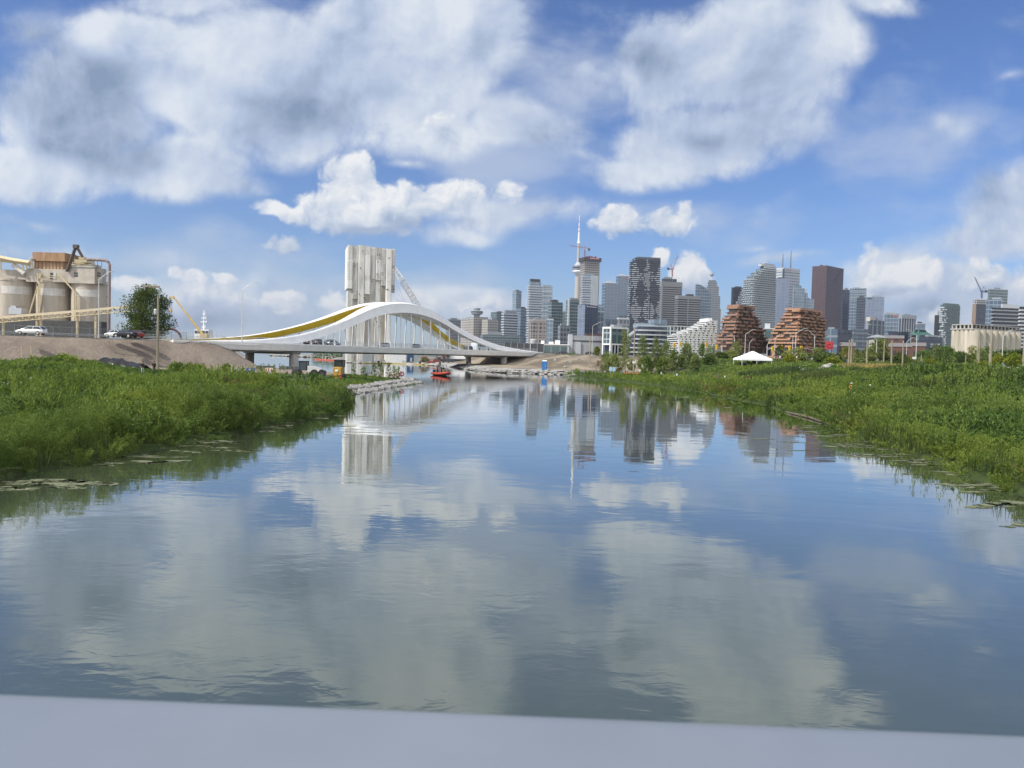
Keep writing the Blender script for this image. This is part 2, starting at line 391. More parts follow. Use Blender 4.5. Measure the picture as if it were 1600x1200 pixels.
ROAD = [(-420, 150, 6.6), (-230, 137, 6.6), (-170, 134, 6.6), (-128, 136, 6.5), (-100, 143, 6.4), (AX0.x, AX0.y, ROADZ)]
_e = AX0 + AXD
ROAD2 = [(_e.x, _e.y, ROADZ), (_e.x + 34, _e.y + 40, 6.0), (90, 390, 5.4), (200, 470, 5.2), (600, 640, 5.2)]
def ground(x, y):
    x = np.asarray(x, float); y = np.asarray(y, float)
    dl, dr = sdist(x, y, LEFTJ), sdist(x, y, RIGHTJ)
    hl = .15 + .55 * sst(dl, 0, 10) + .35 * fbm(x, y, 14, 2) * sst(dl, 4, 16)
    hl = hl + 1.5 * np.exp(-(((x + 62) / 13) ** 2 + ((y - 104) / 8) ** 2))
    rd, rz = pline(x, y, ROAD)
    emb = rz - .05 - np.maximum(0, rd - 10.5) / 1.75 + (fbm(x, y, 5.0, 8, 4) - .5) * 1.3 * sst(rd, 11, 15)
    hl = np.where(dl > -6, np.maximum(hl, np.minimum(emb, rz - .05)), hl)
    plain = 5.9 * sst(y, 150, 185) * sst(-x, 95, 120) * sst(dl, 0, 14)
    hl = np.maximum(hl, plain)
    near = .15 + .65 * sst(dr, 0, 12) + 3.6 * sst(dr, 17, 46) + .3 * (fbm(x, y, 18, 6) - .5) * sst(dr, 4, 16)
    rocks = 1.15 * sst(dr, 0, 5.0) + .25 * fbm(x, y, 5, 5) + 4.2 * sst(dr, 15, 44) + (fbm(x, y, 6, 14, 4) - .5) * 1.5 * sst(dr, 7, 16) * sst(dr, 60, 40)
    site = 1.0 * sst(dr, 0, 5) + .25 * fbm(x, y, 9, 5) + 1.8 * sst(dr, 60, 200)
    wr = sst(y, 190, 212); ws = sst(-x, 16, 34) * sst(y, 285, 300)
    hr = (near * (1 - wr) + rocks * wr) * (1 - ws) + site * ws
    rd2, rz2 = pline(x, y, ROAD2)
    emb2 = rz2 - .05 - np.maximum(0, rd2 - 10.5) / 2.2 + (fbm(x, y, 7.0, 8, 4) - .5) * 2.2 * sst(rd2, 11, 16)
    hr = np.where(dr > 4, np.maximum(hr, np.minimum(emb2, rz2 - .05)), hr)
    far = sst(np.hypot(x, y), 700, 1100)
    hr = hr * (1 - far) + 3.0 * far * sst(dr, 0, 8)
    h = np.where(dl > dr, hl, hr); d = np.maximum(dl, dr)
    return np.where(d > 0, h, np.maximum(-1.6, d * .35 - .05))
def gz(x, y): return float(ground(np.array([x]), np.array([y]))[0])
def G(px, D):
    """ground point at image column px (row near the horizon) and depth D"""
    p = P(px, hor(px) + 12, D); return Vector((p.x, p.y, gz(p.x, p.y)))

def fast_mesh(name, V, nper, mat, parent=None, loc=None):
    """V: (n*nper, 3) array, every nper vertices one face"""
    n = len(V) // nper
    me = bpy.data.meshes.new(name)
    me.vertices.add(len(V)); me.vertices.foreach_set('co', np.ascontiguousarray(V, np.float32).ravel())
    me.loops.add(len(V)); me.loops.foreach_set('vertex_index', np.arange(len(V), dtype=np.int32))
    me.polygons.add(n); me.polygons.foreach_set('loop_start', np.arange(0, len(V), nper, dtype=np.int32))
    me.materials.append(mat); me.update(calc_edges=True)
    o = bpy.data.objects.new(name, me); COL.objects.link(o)
    if parent: o.parent = parent
    if loc is not None: o.location = loc
    return o
def unit(a): return a / np.maximum(1e-9, np.linalg.norm(a, axis=1, keepdims=True))
def leaves(pos, direc, length, width, rg):
    """diamond leaves: (n,3), (n,3), (n,), (n,)"""
    d = unit(direc); r = unit(np.cross(d, rg.normal(size=d.shape)))
    L = length[:, None]; W = width[:, None]
    q = np.stack([pos, pos + d * L * .45 + r * W * .5, pos + d * L, pos + d * L * .45 - r * W * .5], 1)
    return q.reshape(-1, 3)
# ---------------------------------------------------------------- ground sheet, water
def build_ground():
    th = np.linspace(R(-62), R(62), 420); rr = np.concatenate([np.geomspace(3, 700, 430), np.geomspace(720, 12000, 40)])
    RR, TH = np.meshgrid(rr, th, indexing='ij'); X, Y = RR * np.sin(TH), RR * np.cos(TH)
    Z = ground(X.ravel(), Y.ravel()).reshape(X.shape)
    nr, nt = X.shape
    V = np.stack([X, Y, Z], -1).reshape(-1, 3)
    i = np.arange(nr - 1)[:, None] * nt + np.arange(nt - 1)[None, :]
    Fq = np.stack([i, i + 1, i + nt + 1, i + nt], -1).reshape(-1, 4)[:, ::-1]
    me = bpy.data.meshes.new('ground'); me.vertices.add(len(V)); me.vertices.foreach_set('co', V.astype(np.float32).ravel())
    me.loops.add(Fq.size); me.loops.foreach_set('vertex_index', Fq.astype(np.int32).ravel())
    me.polygons.add(len(Fq)); me.polygons.foreach_set('loop_start', np.arange(0, Fq.size, 4, dtype=np.int32))
    me.polygons.foreach_set('use_smooth', np.ones(len(Fq), bool)); me.update(calc_edges=True)
    # what the soil is made of, per region: grass / dirt / sand
    x, y = V[:, 0], V[:, 1]
    dr = sdist(x, y, RIGHTJ); rd, _ = pline(x, y, ROAD); rd2, _ = pline(x, y, ROAD2)
    grass = np.array([.052, .075, .022]); dirt = np.array([.240, .200, .162]); sand = np.array([.285, .24, .18]); gravel = np.array([.33, .32, .30]); city = np.array([.14, .14, .13])
    c = np.tile(grass, (len(x), 1))
    def put(col, wgt): c[:] = c * (1 - wgt[:, None]) + col * wgt[:, None]
    sel_l = sst(-x, 14, 24)
    put(dirt, sst(rd, 27, 22) * sst(dr, 5, -5)); put(dirt, sel_l * sst(y, 128, 142) * sst(y, 330, 300))
    wr = sst(y, 196, 208) * sst(x, 62, 40) * sst(y, 700, 500)
    put(sand, wr); put(gravel, wr * sst(dr, 9, 4)); put(np.array([.16, .15, .14]), wr * sst(rd2, 18, 12) * sst(x, 30, 16))
    put(gravel * 1.15, sst(-x, 18, 30) * sst(y, 280, 300) * sst(dr, 14, 6)); put(sand * .8, sst(-x, 18, 30) * sst(y, 280, 300) * sst(dr, 10, 20))
    dk = sst(fbm(x, y, 9, 77, 4), .42, .62); c[:] = c * (1 - (wr * .5 * dk)[:, None]); c[:] = c * (1 - (sst(rd, 27, 22) * sst(dr, 5, -5) * .35 * dk)[:, None])
    put(city, sst(np.hypot(x, y), 500, 800))
    at = me.color_attributes.new('soil', 'FLOAT_COLOR', 'POINT'); at.data.foreach_set('color', np.concatenate([c, np.ones((len(c), 1))], 1).astype(np.float32).ravel())
    m, t, b, o = base_mat('soil')
    a = t.new('ShaderNodeAttribute', attribute_name='soil'); g = t.new('ShaderNodeNewGeometry').outputs['Position']
    n1 = t.noise(g, .9, 6, .65); n2 = t.noise(g, .09, 4, .6)
    n3 = t.noise(g, .28, 5, .62); rut = t.noise(t.v('MULTIPLY', g, (1.4, .12, .5)), 1.0, 4, .6); f = t.m('ADD', .02, t.m('MULTIPLY', t.m('ADD', t.m('ADD', n1, n2), t.m('ADD', n3, t.m('MULTIPLY', rut, .5))), .56))
    sc_ = t.new('ShaderNodeVectorMath', operation='SCALE'); t.l.new(a.outputs['Color'], sc_.inputs[0]); t.put(sc_.inputs['Scale'], f)
    t.l.new(sc_.outputs[0], b.inputs['Base Color']); b.inputs['Roughness'].default_value = .95; b.inputs['Specular IOR Level'].default_value = .15
    bp = t.new('ShaderNodeBump'); t.put(bp.inputs['Height'], t.noise(g, 1.6, 6, .7)); bp.inputs['Distance'].default_value = .25; t.l.new(bp.outputs[0], b.inputs['Normal'])
    me.materials.append(m)
    ob = bpy.data.objects.new('ground', me); COL.objects.link(ob); tag(ob, kind='structure')
build_ground()

def build_water():
    mb = MB(); S = 12000
    mb.add([(-S, -400, 0), (S, -400, 0), (S, S, 0), (-S, S, 0)], [(0, 1, 2, 3)])
    m, t, b, o = base_mat('river_water'); t.n.remove(b)
    g = t.new('ShaderNodeNewGeometry').outputs['Position']
    gx_, gy_, gz_ = t.sep(g)
    # wind patches: stretches of ruffled and of slick water
    patch = t.ss(t.noise(t.v('MULTIPLY', g, (.012, .035, 0)), 1.0, 4, .55, dim='2D'), .40, .66)
    w1 = t.noise(t.v('MULTIPLY', g, (.22, .42, 0)), 1.0, 3, .5, .3, dim='2D')
    w2 = t.noise(t.v('MULTIPLY', g, (1.1, 2.0, 0)), 1.0, 3, .55, .3, dim='2D')
    w3 = t.noise(t.v('MULTIPLY', g, (3.2, 5.0, 0)), 1.0, 2, .5, dim='2D')
    h = t.m('ADD', t.m('MULTIPLY', w1, .017), t.m('MULTIPLY', t.m('MULTIPLY', w2, .0060), t.m('ADD', .18, patch)))
    h = t.m('ADD', h, t.m('MULTIPLY', t.m('MULTIPLY', w3, .0006), patch))
    bp = t.new('ShaderNodeBump'); t.put(bp.inputs['Height'], h); bp.inputs['Distance'].default_value = .55; bp.inputs['Strength'].default_value = 1.0
    gl = t.new('ShaderNodeBsdfGlossy'); gl.inputs['Roughness'].default_value = .025; gl.inputs['Color'].default_value = (.92, .95, .97, 1); t.l.new(bp.outputs[0], gl.inputs['Normal'])
    silt = t.noise(g, .06, 4, .6)
    df = t.new('ShaderNodeBsdfDiffuse'); t.put(df.inputs[0], t.mix(t.ss(silt, .3, .7), (.050, .064, .042), (.072, .084, .054)))
    fr = t.new('ShaderNodeFresnel'); fr.inputs[0].default_value = 2.1; t.l.new(bp.outputs[0], fr.inputs['Normal'])
    mx = t.new('ShaderNodeMixShader'); t.put(mx.inputs[0], t.m('MULTIPLY_ADD', fr.outputs[0], 1.55, -.08, clamp=True)); t.l.new(df.outputs[0], mx.inputs[1]); t.l.new(gl.outputs[0], mx.inputs[2])
    t.l.new(mx.outputs[0], o.inputs[0])
    ob = mb.build('water', m, local=True); tag(ob, kind='structure')
build_water()

# road on the embankments
def ribbon(pts, half, lift):
    mb = MB(); pts = [Vector(p) for p in pts]; L = []
    fine = []
    for i in range(len(pts) - 1):
        for k in range(10): fine.append(pts[i].lerp(pts[i + 1], k / 10))
    fine.append(pts[-1]); vs = []
    for i, p in enumerate(fine):
        d = (fine[min(i + 1, len(fine) - 1)] - fine[max(0, i - 1)]); n = Vector((-d.y, d.x, 0)).normalized()
        vs += [p + n * half + Vector((0, 0, lift)), p - n * half + Vector((0, 0, lift))]
    fs = [(2 * i + 1, 2 * i + 3, 2 * i + 2, 2 * i) for i in range(len(fine) - 1)]
    return mb.add(vs, fs)
asphalt = M('asphalt', (.055, .055, .058), .85, var=.25, scale=.7)
tag(ribbon(ROAD, 7.5, .06).build('road', asphalt), kind='structure')
tag(ribbon(ROAD2, 7.5, .06).build('road', asphalt), kind='structure')
# ---------------------------------------------------------------- shared materials
white_steel = M('white_steel', (.80, .80, .78), .42, var=.05, scale=.4)
grey_steel = M('grey_steel', (.84, .84, .82), .5, var=.06, scale=.5)
yellow_steel = M('yellow_steel', (.58, .42, .02), .5, var=.08, scale=.4)
concrete = M('concrete', (.40, .385, .36), .85, var=.16, scale=.8, bump=.03)
pale_concrete = M('pale_concrete', (.56, .54, .50), .85, var=.18, scale=.6, bump=.03)
silo_concrete = M('silo_concrete', (.46, .41, .34), .88, var=.16, scale=.5, bump=.02, streak=True)
dark_metal = M('dark_metal', (.05, .05, .055), .55, var=.2)
galv = M('galvanised', (.48, .50, .51), .45, .35, var=.1)
wood_pole = M('weathered_wood', (.30, .26, .19), .9, var=.25, scale=2.5, streak=True)
black = M('black_rubber', (.02, .02, .021), .7)
glass_dark = M('dark_glass', (.03, .038, .045), .08, spec=.8, var=.1)
white_paint = M('white_paint', (.78, .78, .76), .35, var=.05)
orange_paint = M('orange_paint', (.75, .16, .03), .5)
red_paint = M('red_paint', (.50, .05, .04), .45)
cat_yellow = M('machine_yellow', (.44, .27, .05), .45, var=.12)
def pbox(mb, x0, y0, x1, y1, D, depth, slack=0):
    a, b = P(x0, y1, D), P(x1, y0, D)
    return mb.box(a.x - slack, D, a.z, b.x + slack, D + depth, b.z)
def X(px, D, py=None): return ray(px, hor(px) if py is None else py).x * D
def Zp(px, py, D): return P(px, py, D).z

# ---------------------------------------------------------------- foreground railing of the bridge the photo was taken from
def railing():
    p0, p1 = P(-500, 1059, .66), P(2100, 1178, .613)
    z = CAMZ - .297
    mb = MB(); d = Vector((p1.x - p0.x, p1.y - p0.y, 0)).normalized(); n = Vector((d.y, -d.x, 0))
    a = Vector((p0.x, p0.y, z)) - d * 1.5; b = Vector((p1.x, p1.y, z)) + d * 1.5
    prof = [(0, -.012), (.003, -.005), (.010, -.0015), (.025, 0), (.06, .0012), (.11, .0008), (.16, -.001), (.19, -.003), (.20, -.006), (.205, -.012), (.205, -.06), (0, -.06)]
    mb.loft([[q + n * u + Vector((0, 0, v)) for u, v in prof] for q in (a, b)])
    m = M('brushed_aluminium', (.275, .305, .345), .42, .45, var=.07, scale=2.2, bump=.0006)
    o = thing('bridge_railing', 'smooth blue-grey metal handrail across the bottom of the view', 'railing', (0, a.y, 0))
    mb.build('top_rail', m, o, smooth=True)
    mb = MB()
    for k in range(-2, 3):
        c = a.lerp(b, .5) + d * (k * 1.4) + n * .1
        mb.cbox((c.x, c.y, (z - .06 + 3.6) / 2), (.06, .05, z - .06 - 3.6), math.atan2(d.y, d.x))
        mb2 = MB(); mb2.cbox((c.x, c.y, (z - .06 + 3.6) / 2), (.06, .05, z - .065 - 3.6), math.atan2(d.y, d.x)); mb2.build('post', m, o)
    # the footbridge deck that carries the rail
    dk = MB(); q = (a + b) / 2
    dk.cbox((q.x, q.y - 2.2, 3.45), ((b - a).length + 10, 4.8, .3), math.atan2(d.y, d.x)); tag(dk.build('bridge_deck', concrete), kind='structure')
railing()

# ---------------------------------------------------------------- arch bridge
S_T = [0, .1, .2, .37, .5, .63, .8, 1.0]
Z_T = [20.7, 20.1, 18.4, 13.4, 10.4, 8.35, 7.1, 6.45]
D_T = [3.3, 3.2, 2.9, 2.3, 2.0, 1.8, 1.3, .35]
TC = .495
def at(t, off, z): q = AX0 + AXD * t + BN * off; return Vector((q.x, q.y, z))
def smooth_interp(s, xs, ys):
    k = 0.0
    for d_ in (-.05, -.025, 0, .025, .05): k += float(np.interp(abs(s + d_), xs, ys))
    return k / 5
def rib_off(s): return 2.6 + 6.7 * float(sst(s, .05, .85))
def rib_w(s): return 2.75 - 2.05 * float(sst(s, .04, .48))
def bridge():
    o = thing('arch_bridge', 'white network arch bridge with yellow inner faces crossing the river mouth', 'bridge', (AX0.x, AX0.y, 0))
    mb = MB(); ring = [(-10.2, 6.5), (-9.7, 6.5), (-9.7, ROADZ), (9.7, ROADZ), (9.7, 6.5), (10.2, 6.5), (10.2, 6.25), (9.7, 4.75), (6.5, 4.3), (-6.5, 4.3), (-9.7, 4.75), (-10.2, 6.25)]
    mb.loft([[at(t, u, z) for u, z in ring] for t in np.linspace(-.035, 1.0, 24)])
    dk = mb.build('deck', grey_steel, o)
    mb = MB(); mb.loft([[at(t, u, z) for u, z in ((-7, ROADZ + .05), (7, ROADZ + .05), (7, ROADZ + .02), (-7, ROADZ + .02))] for t in (-.03, .995)]); mb.build('roadway', asphalt, dk)
    ts = np.linspace(0.0, .99, 67)
    for sgn in (-1, 1):
        outer, inner = [], []
        for t in ts:
            s = abs(t - TC) / TC; z = smooth_interp(s, S_T, Z_T); d_ = smooth_interp(s, S_T, D_T); c = rib_off(s); w = rib_w(s)
            lean = .25 * d_
            # outer shell, rounded on top
            outer.append([at(t, sgn * (c + w + lean), z - d_), at(t, sgn * (c + w + .05), z - .5 * d_), at(t, sgn * (c + w - .15), z - .14 * d_), at(t, sgn * (c + w * .4), z), at(t, sgn * (c - w * .5), z), at(t, sgn * (c - w), z - .06 * d_), at(t, sgn * (c - w + lean * .6), z - d_)])
            inner.append([at(t, sgn * (c - w - .02), z - .10 * d_), at(t, sgn * (c - w - .02 + lean * .6), z - d_ * .86), at(t, sgn * (c - w - .10 + lean * .6), z - d_ * .86), at(t, sgn * (c - w - .10), z - .10 * d_)])
        if sgn > 0: outer = [r[::-1] for r in outer]
        mb = MB(); mb.loft(outer); rb = mb.build('arch_rib', white_steel, o, smooth=True)
        mb = MB(); mb.loft(inner); fc = mb.build('inner_face', yellow_steel, rb)
        for t in np.linspace(.08, .92, 26):
            s = abs(t - TC) / TC; z = smooth_interp(s, S_T, Z_T); d_ = smooth_interp(s, S_T, D_T); c = rib_off(s); w = rib_w(s)
            if s < .15: continue
            a, b = at(t, sgn * (c - w - .16), z - .12 * d_), at(t, sgn * (c - w - .16 + .15 * d_), z - .95 * d_)
            mb = MB(); mb.tube([a, b], .10, 4); mb.build('stiffener', yellow_steel, rb)
    for sgn in (-1, 1):
        for t in np.linspace(.221, .758, 18):
            s = abs(t - TC) / TC; z = smooth_interp(s, S_T, Z_T) - smooth_interp(s, S_T, D_T) * .9; c = rib_off(s)
            ot = c + rib_w(s) * .8; a, b = at(t, sgn * min(9.6, ot + .45), 6.4), at(t, sgn * ot, z)
            mb = MB(); ax = BT * (.25 if sgn < 0 else .2); nn = BN * .09
            mb.loft([[a - ax - nn, a + ax - nn, a + ax + nn, a - ax + nn], [b - ax * .8 - nn, b + ax * .8 - nn, b + ax * .8 + nn, b - ax * .8 + nn]])
            mb.build('hanger', white_steel, o)
    for t in (.1865, .8315):
        for off in (-7.8, 7.8):
            q = at(t, off, 0); g0 = min(gz(q.x, q.y), 0) - 1.0
            mb = MB(); mb.lathe([(1.12, g0), (1.12, 3.7), (1.0, 3.9)], (q.x, q.y, 0), 20); pr = mb.build('pier', concrete, o, smooth=True)
        mb = MB(); mb.loft([[at(t + dt, u, z) for u, z in ((-8.6, 3.85), (8.6, 3.85), (9, 4.28), (-9, 4.28))] for dt in (-.008, .008)]); mb.build('pier_cap', concrete, o)
    for t in (.055, .955):
        mb = MB(); mb.loft([[at(t + dt, u, z) for u, z in ((-9.4, -1), (9.4, -1), (9.4, 4.28), (-9.4, 4.28))] for dt in (-.012, .012)]); mb.build('abutment', concrete, o)
    for sgn in (-1, 1):
        mb = MB()
        for z in (7.0, 7.35, 7.7): mb.tube([at(0.0, sgn * 8.2, z), at(.99, sgn * 8.2, z)], .035, 4)
        for t in np.linspace(0.0, .99, 56): q = at(t, sgn * 8.2, 0); mb.tube([(q.x, q.y, 6.3), (q.x, q.y, 7.75)], .04, 4)
        mb.build('parapet_railing', galv, o)
bridge()

# ---------------------------------------------------------------- tall white concrete silo tower
def corner(pl, pc, pr, ptop, D, th):
    """footprint of a box seen on its corner: location of the near corner, rotation, right width, left width"""
    th = R(th); rl, rc, rr = ray(pl, ptop).x, ray(pc, ptop).x, ray(pr, ptop).x
    cx, cy = rc * D, D
    a = (rr * cy - cx) / (math.cos(th) - rr * math.sin(th))
    q = math.sin(th) + rl * math.cos(th)
    b = (cx - rl * cy) / q if pc - pl > .5 and q > .05 else None
    return Vector((cx, cy, 0)), th, a, b
def tower_silo():
    loc, th, a, b = corner(536, 543.5, 618.5, 390, 330, 16)
    b = 12.0
    loc.z = gz(loc.x, loc.y) - .5
    z = lambda py: Zp(578, py, 334) - loc.z
    o = thing('silo_tower', 'tall disused concrete silo tower of white and grey vertical ribs behind the arch bridge', 'silo tower', loc, th)
    wc = [M('tower_white', (.70, .69, .66), .8, var=.16, scale=.5, bump=.05, streak=True), M('tower_grey', (.46, .445, .41), .88, var=.28, scale=.6, bump=.06, streak=True),
          M('tower_brown', (.36, .32, .26), .9, var=.28, scale=.6, bump=.06, streak=True), M('tower_pale', (.58, .57, .53), .85, var=.28, scale=.5, bump=.05, streak=True)]
    ztop, zov = z(386), z(453)
    k = a / (792 - 290)
    X_ = lambda zx: (zx - 290) * k
    mb = MB(); mb.box(X_(345), .9, 0, X_(752), b - .9, ztop - .5); mb.build('core', wc[1], o, local=True)
    strips = [(290, 345, 103, 550, 0, 0.0), (345, 402, 108, 655, 1, .35), (402, 470, 97, 1300, 3, .1), (470, 530, 104, 600, 0, .2), (530, 586, 108, 440, 1, .5), (586, 640, 113, 450, 3, .25), (640, 694, 116, 505, 1, .3), (694, 755, 119, 1300, 0, 0.0), (755, 792, 130, 570, 1, .9)]
    under = [(402, 402, 0), (345, 402, 3), None, (470, 530, 2), (530, 586, 0), (586, 640, 3), (640, 694, 2), None, None]
    zz = lambda zy: z(370 + zy * .15)
    rg0 = random.Random(14)
    for i, (x0, x1, t0, t1, mi, dp) in enumerate(strips):
        mb = MB(); c0, c1 = X_(x0), X_(x1); zb = max(0, zz(t1)); w = (c1 - c0) * .14
        cuts = sorted([zb, zz(t0)] + [zb + (zz(t0) - zb) * rg0.uniform(.1, .9) for _ in range(3)]); msl = [wc[mi]] + wc
        for q in range(len(cuts) - 1):
            mb.cur = 0 if q % 2 == 0 else rg0.choice((1, 4, 4, 4, 2, 1)); e_ = .03 * (q % 2)
            mb.prism([(c0 + .03, dp + .22), (c0 + w, dp + e_), (c1 - w, dp + e_), (c1 - .03, dp + .22), (c1 - .03, 2.6), (c0 + .03, 2.6)], cuts[q], cuts[q + 1] - .002)
        mb.cur = 0
        for q in range(1, 14):                                           # pour joints
            zq = zb + (zz(t0) - zb) * q / 14
            mb.box(c0 + w + .05, dp - .05, zq, c1 - w - .05, dp + .05, zq + .10)
        mb.build('concrete_rib', msl, o, local=True)
        if under[i] and under[i][0] < under[i][1]:
            mb = MB(); mb.prism([(c0 + .05, dp + 1.0), (c0 + w, dp + .55), (c1 - w, dp + .55), (c1 - .05, dp + 1.0), (c1 - .05, 2.7), (c0 + .05, 2.7)], 0, zb - .03)
            mb.build('concrete_rib', wc[under[i][2]], o, local=True)
    mb = MB(); mb.box(-.02, .55, zov, .9, b - .3, zz(128)); mb.build('side_wall', wc[0], o, local=True)
    for q in range(5):
        mb = MB(); y0 = .8 + q * (b - 1.5) / 5; mb.prism([(-.35, y0 + .5), (-.05, y0), (-.05, y0 + 2.0), (-.35, y0 + 1.6)], zov + .3 * (q % 2), zz(118 + 6 * (q % 3))); mb.build('concrete_rib', wc[0], o, local=True)
    mb = MB(); mb.box(X_(300), 1.2, 0, X_(345) + .1, b - 1, zov + .4); mb.build('lower_wall', wc[3], o, local=True)
    mb = MB(); mb.box(.2, .8, ztop - 1.0, X_(788), b - .4, ztop - .3); mb.build('roof_slab', wc[3], o, local=True)
    tagm = MB()
    rg = random.Random(3)
    for q in range(26):
        zx = rg.uniform(300, 780); zy = rg.uniform(130, 1000)
        if zy > 540 and (zx < 345 or zx > 752): continue
        tagm = MB(); tagm.cbox((X_(zx), -.02, zz(zy)), (.35, .12, .5)); tagm.build('wall_opening', dark_metal, o, local=True)
tower_silo()

# ---------------------------------------------------------------- cranes, tug
def lattice(mb, a, b, w0, w1, n, r=.08, up=(0, 1, 0)):
    a, b = Vector(a), Vector(b); d = (b - a).normalized(); u = Vector(up); s_ = d.cross(u).normalized(); u = s_.cross(d).normalized(); L = []
    for i in range(n + 1):
        t = i / n; w = w0 + (w1 - w0) * t; w *= min(1, .3 + 4 * t, .3 + 4 * (1 - t)) * .5; c = a.lerp(b, t)
        L.append([c + s_ * w + u * w, c - s_ * w + u * w, c - s_ * w - u * w, c + s_ * w - u * w])
    for k in range(4): mb.tube([q[k] for q in L], r * 1.5, 4)
    for i in range(n):
        for k in range(4):
            p, q = (k, (k + 1) % 4) if i % 2 else ((k + 1) % 4, k)
            mb.tube([L[i][p], L[i + 1][q]], r, 3); mb.tube([L[i][k], L[i][(k + 1) % 4]], r, 3)
def crawler():
    D = 352; top, base = P(612, 412, D), P(703, 531, D); g0 = gz(base.x, base.y)
    o = thing('crawler_crane', 'white lattice boom crane leaning against the silo tower behind the bridge', 'crane', (base.x, base.y, g0))
    base.z = g0 + 2.4
    mb = MB(); lattice(mb, base, top, 2.6, 2.2, 26, .13); mb.build('boom', white_steel, o)
    mb = MB(); mb.cbox((base.x + 3, base.y, g0 + 2.6), (8, 3.4, 2.6)); mb.cbox((base.x + 6.6, base.y, g0 + 2.4), (2.0, 3.8, 2.2)); bd = mb.build('house', white_paint, o)
    mb = MB(); mb.cbox((base.x - .6, base.y - 2.0, g0 + 2.9), (1.6, .9, 1.8)); mb.build('cab', glass_dark, bd)
    for s in (-1, 1):
        mb = MB(); mb.loft([[(base.x + 3 + x, base.y + s * 2.3 + y, g0 + z) for x, z in ((-3.6, .1), (3.6, .1), (4.1, .6), (3.6, 1.2), (-3.6, 1.2), (-4.1, .6))] for y in (-.5, .5)]); mb.build('track', black, o)
    mb = MB()
    for i in range(4): mb.tube([top + Vector((-.3 * i, 0, -4 - 4.5 * i)), base + Vector((-9 + 3.2 * i, 0, .5 + 8 * i * .2))], .05, 3)
    mb.build('cable', galv, o)
crawler()
def boom_crane():
    D = 285; tip, foot = P(271, 464, D), P(317, 523, D)
    o = thing('truck_crane', 'yellow telescopic boom crane raised beside the tug', 'crane', (foot.x, D, gz(foot.x, D) if gz(foot.x, D) > 0 else 0))
    d = (tip - foot); mid = foot.lerp(tip, .55)
    y_ = M('crane_yellow', (.58, .42, .17), .45)
    for nm, a, b, w in (('boom', foot - d * .06, mid, .46), ('boom_extension', foot.lerp(tip, .5), tip, .32)):
        mb = MB(); mb.tube([a, b], [w, w * .85], 6); mb.build(nm, y_, o)
    mb = MB(); mb.cbox(tip + Vector((-.5, 0, -.2)), (1.6, .8, .8)); mb.build('boom_head', y_, o)
    hook = P(271, 483, D)
    mb = MB()
    for q in (-.25, .25): mb.tube([tip + Vector((-.9 + q, 0, 0)), Vector((tip.x - .9 + q, D, hook.z))], .05, 3)
    for q in (-3.2, -1.2, 1.4, 3.4): mb.tube([(tip.x - .9, D, hook.z - .8), (tip.x - .9 + q, D, hook.z - 7.5)], .04, 3)
    mb.build('hoist_rope', dark_metal, o)
    mb = MB(); mb.cbox((tip.x - .9, D, hook.z - .4), (.7, .6, 1.3)); mb.build('hook_block', y_, o)
    mb = MB(); g0 = o.location.z; mb.cbox((foot.x + 1.2, D, g0 + 1.6), (8.5, 2.7, 1.6)); mb.cbox((foot.x + .6, D, (g0 + 2.4 + foot.z) / 2), (2.6, 2.2, foot.z - g0 - 2.0)); mb.build('carrier', y_, o)
    # a bent black pipe hangs from the slings
    mb = MB(); c = Vector((tip.x - .9, D, hook.z - 9.6)); mb.tube([c + Vector((4.2 * math.cos(q) - .3, 0, 3.9 * math.sin(q) - 1.6)) for q in np.linspace(-.25, math.pi + .1, 16)], .42, 8)
    tag(mb.build('pipe_bend', M('pipe_maroon', (.10, .035, .03), .5)), 'dark curved pipe section slung under the yellow crane', 'pipe')
boom_crane()
def tug():
    D = 330; c = P(318, 545, D); c.z = 0
    o = thing('tugboat', 'white wheelhouse of a tugboat with a tall mast beyond the embankment', 'tugboat', (c.x, c.y, 0))
    z = lambda py: Zp(318, py, D)
    mb = MB(); mb.loft([[(c.x + x, c.y + y * wv, zz) for x, y in ((-13, -2), (-11, -4), (10, -4), (14, 0), (10, 4), (-11, 4), (-13, 2))] for zz, wv in ((-.8, .8), (2.2, 1.0), (3.0, 1.03))]); mb.build('hull', M('hull_navy', (.04, .05, .08), .4), o)
    mb = MB(); mb.cbox((c.x, c.y, 4.6), (12, 6.4, 3.4)); dh = mb.build('deckhouse', white_paint, o)
    mb = MB(); mb.loft([[(c.x + x * s, c.y + y * s, q) for x, y in ((-3.2, -2.4), (3.2, -2.4), (3.2, 2.4), (-3.2, 2.4))] for q, s in ((6.3, 1), (z(515), .95))]); wh = mb.build('wheelhouse', white_paint, o)
    mb = MB()
    for x in (-2.3, -.8, .8, 2.3): mb.cbox((c.x + x, c.y - 2.42, z(519)), (1.1, .1, 1.1))
    mb.build('window', glass_dark, wh)
    mb = MB(); mb.tube([(c.x, c.y, z(515)), (c.x, c.y, z(484))], [.35, .12], 6)
    for py, w in ((511, 1.6), (503, 2.6), (497, 2.2), (491, 1.3)): mb.cbox((c.x, c.y, z(py)), (w, .5, .35)); mb.tube([(c.x + w * .4, c.y, z(py)), (c.x + w * .4, c.y, z(py) + 1.2)], .12, 4)
    mb.build('mast', grey_steel, o)
    mb = MB()
    for x in np.linspace(-9, 9, 10): mb.tube([(c.x + x, c.y - 3.6, 3), (c.x + x, c.y - 3.6, z(517))], .05, 3)
    mb.tube([(c.x - 9, c.y - 3.6, z(517)), (c.x + 9, c.y - 3.6, z(517))], .06, 3); mb.build('guard_rail', galv, o)
tug()

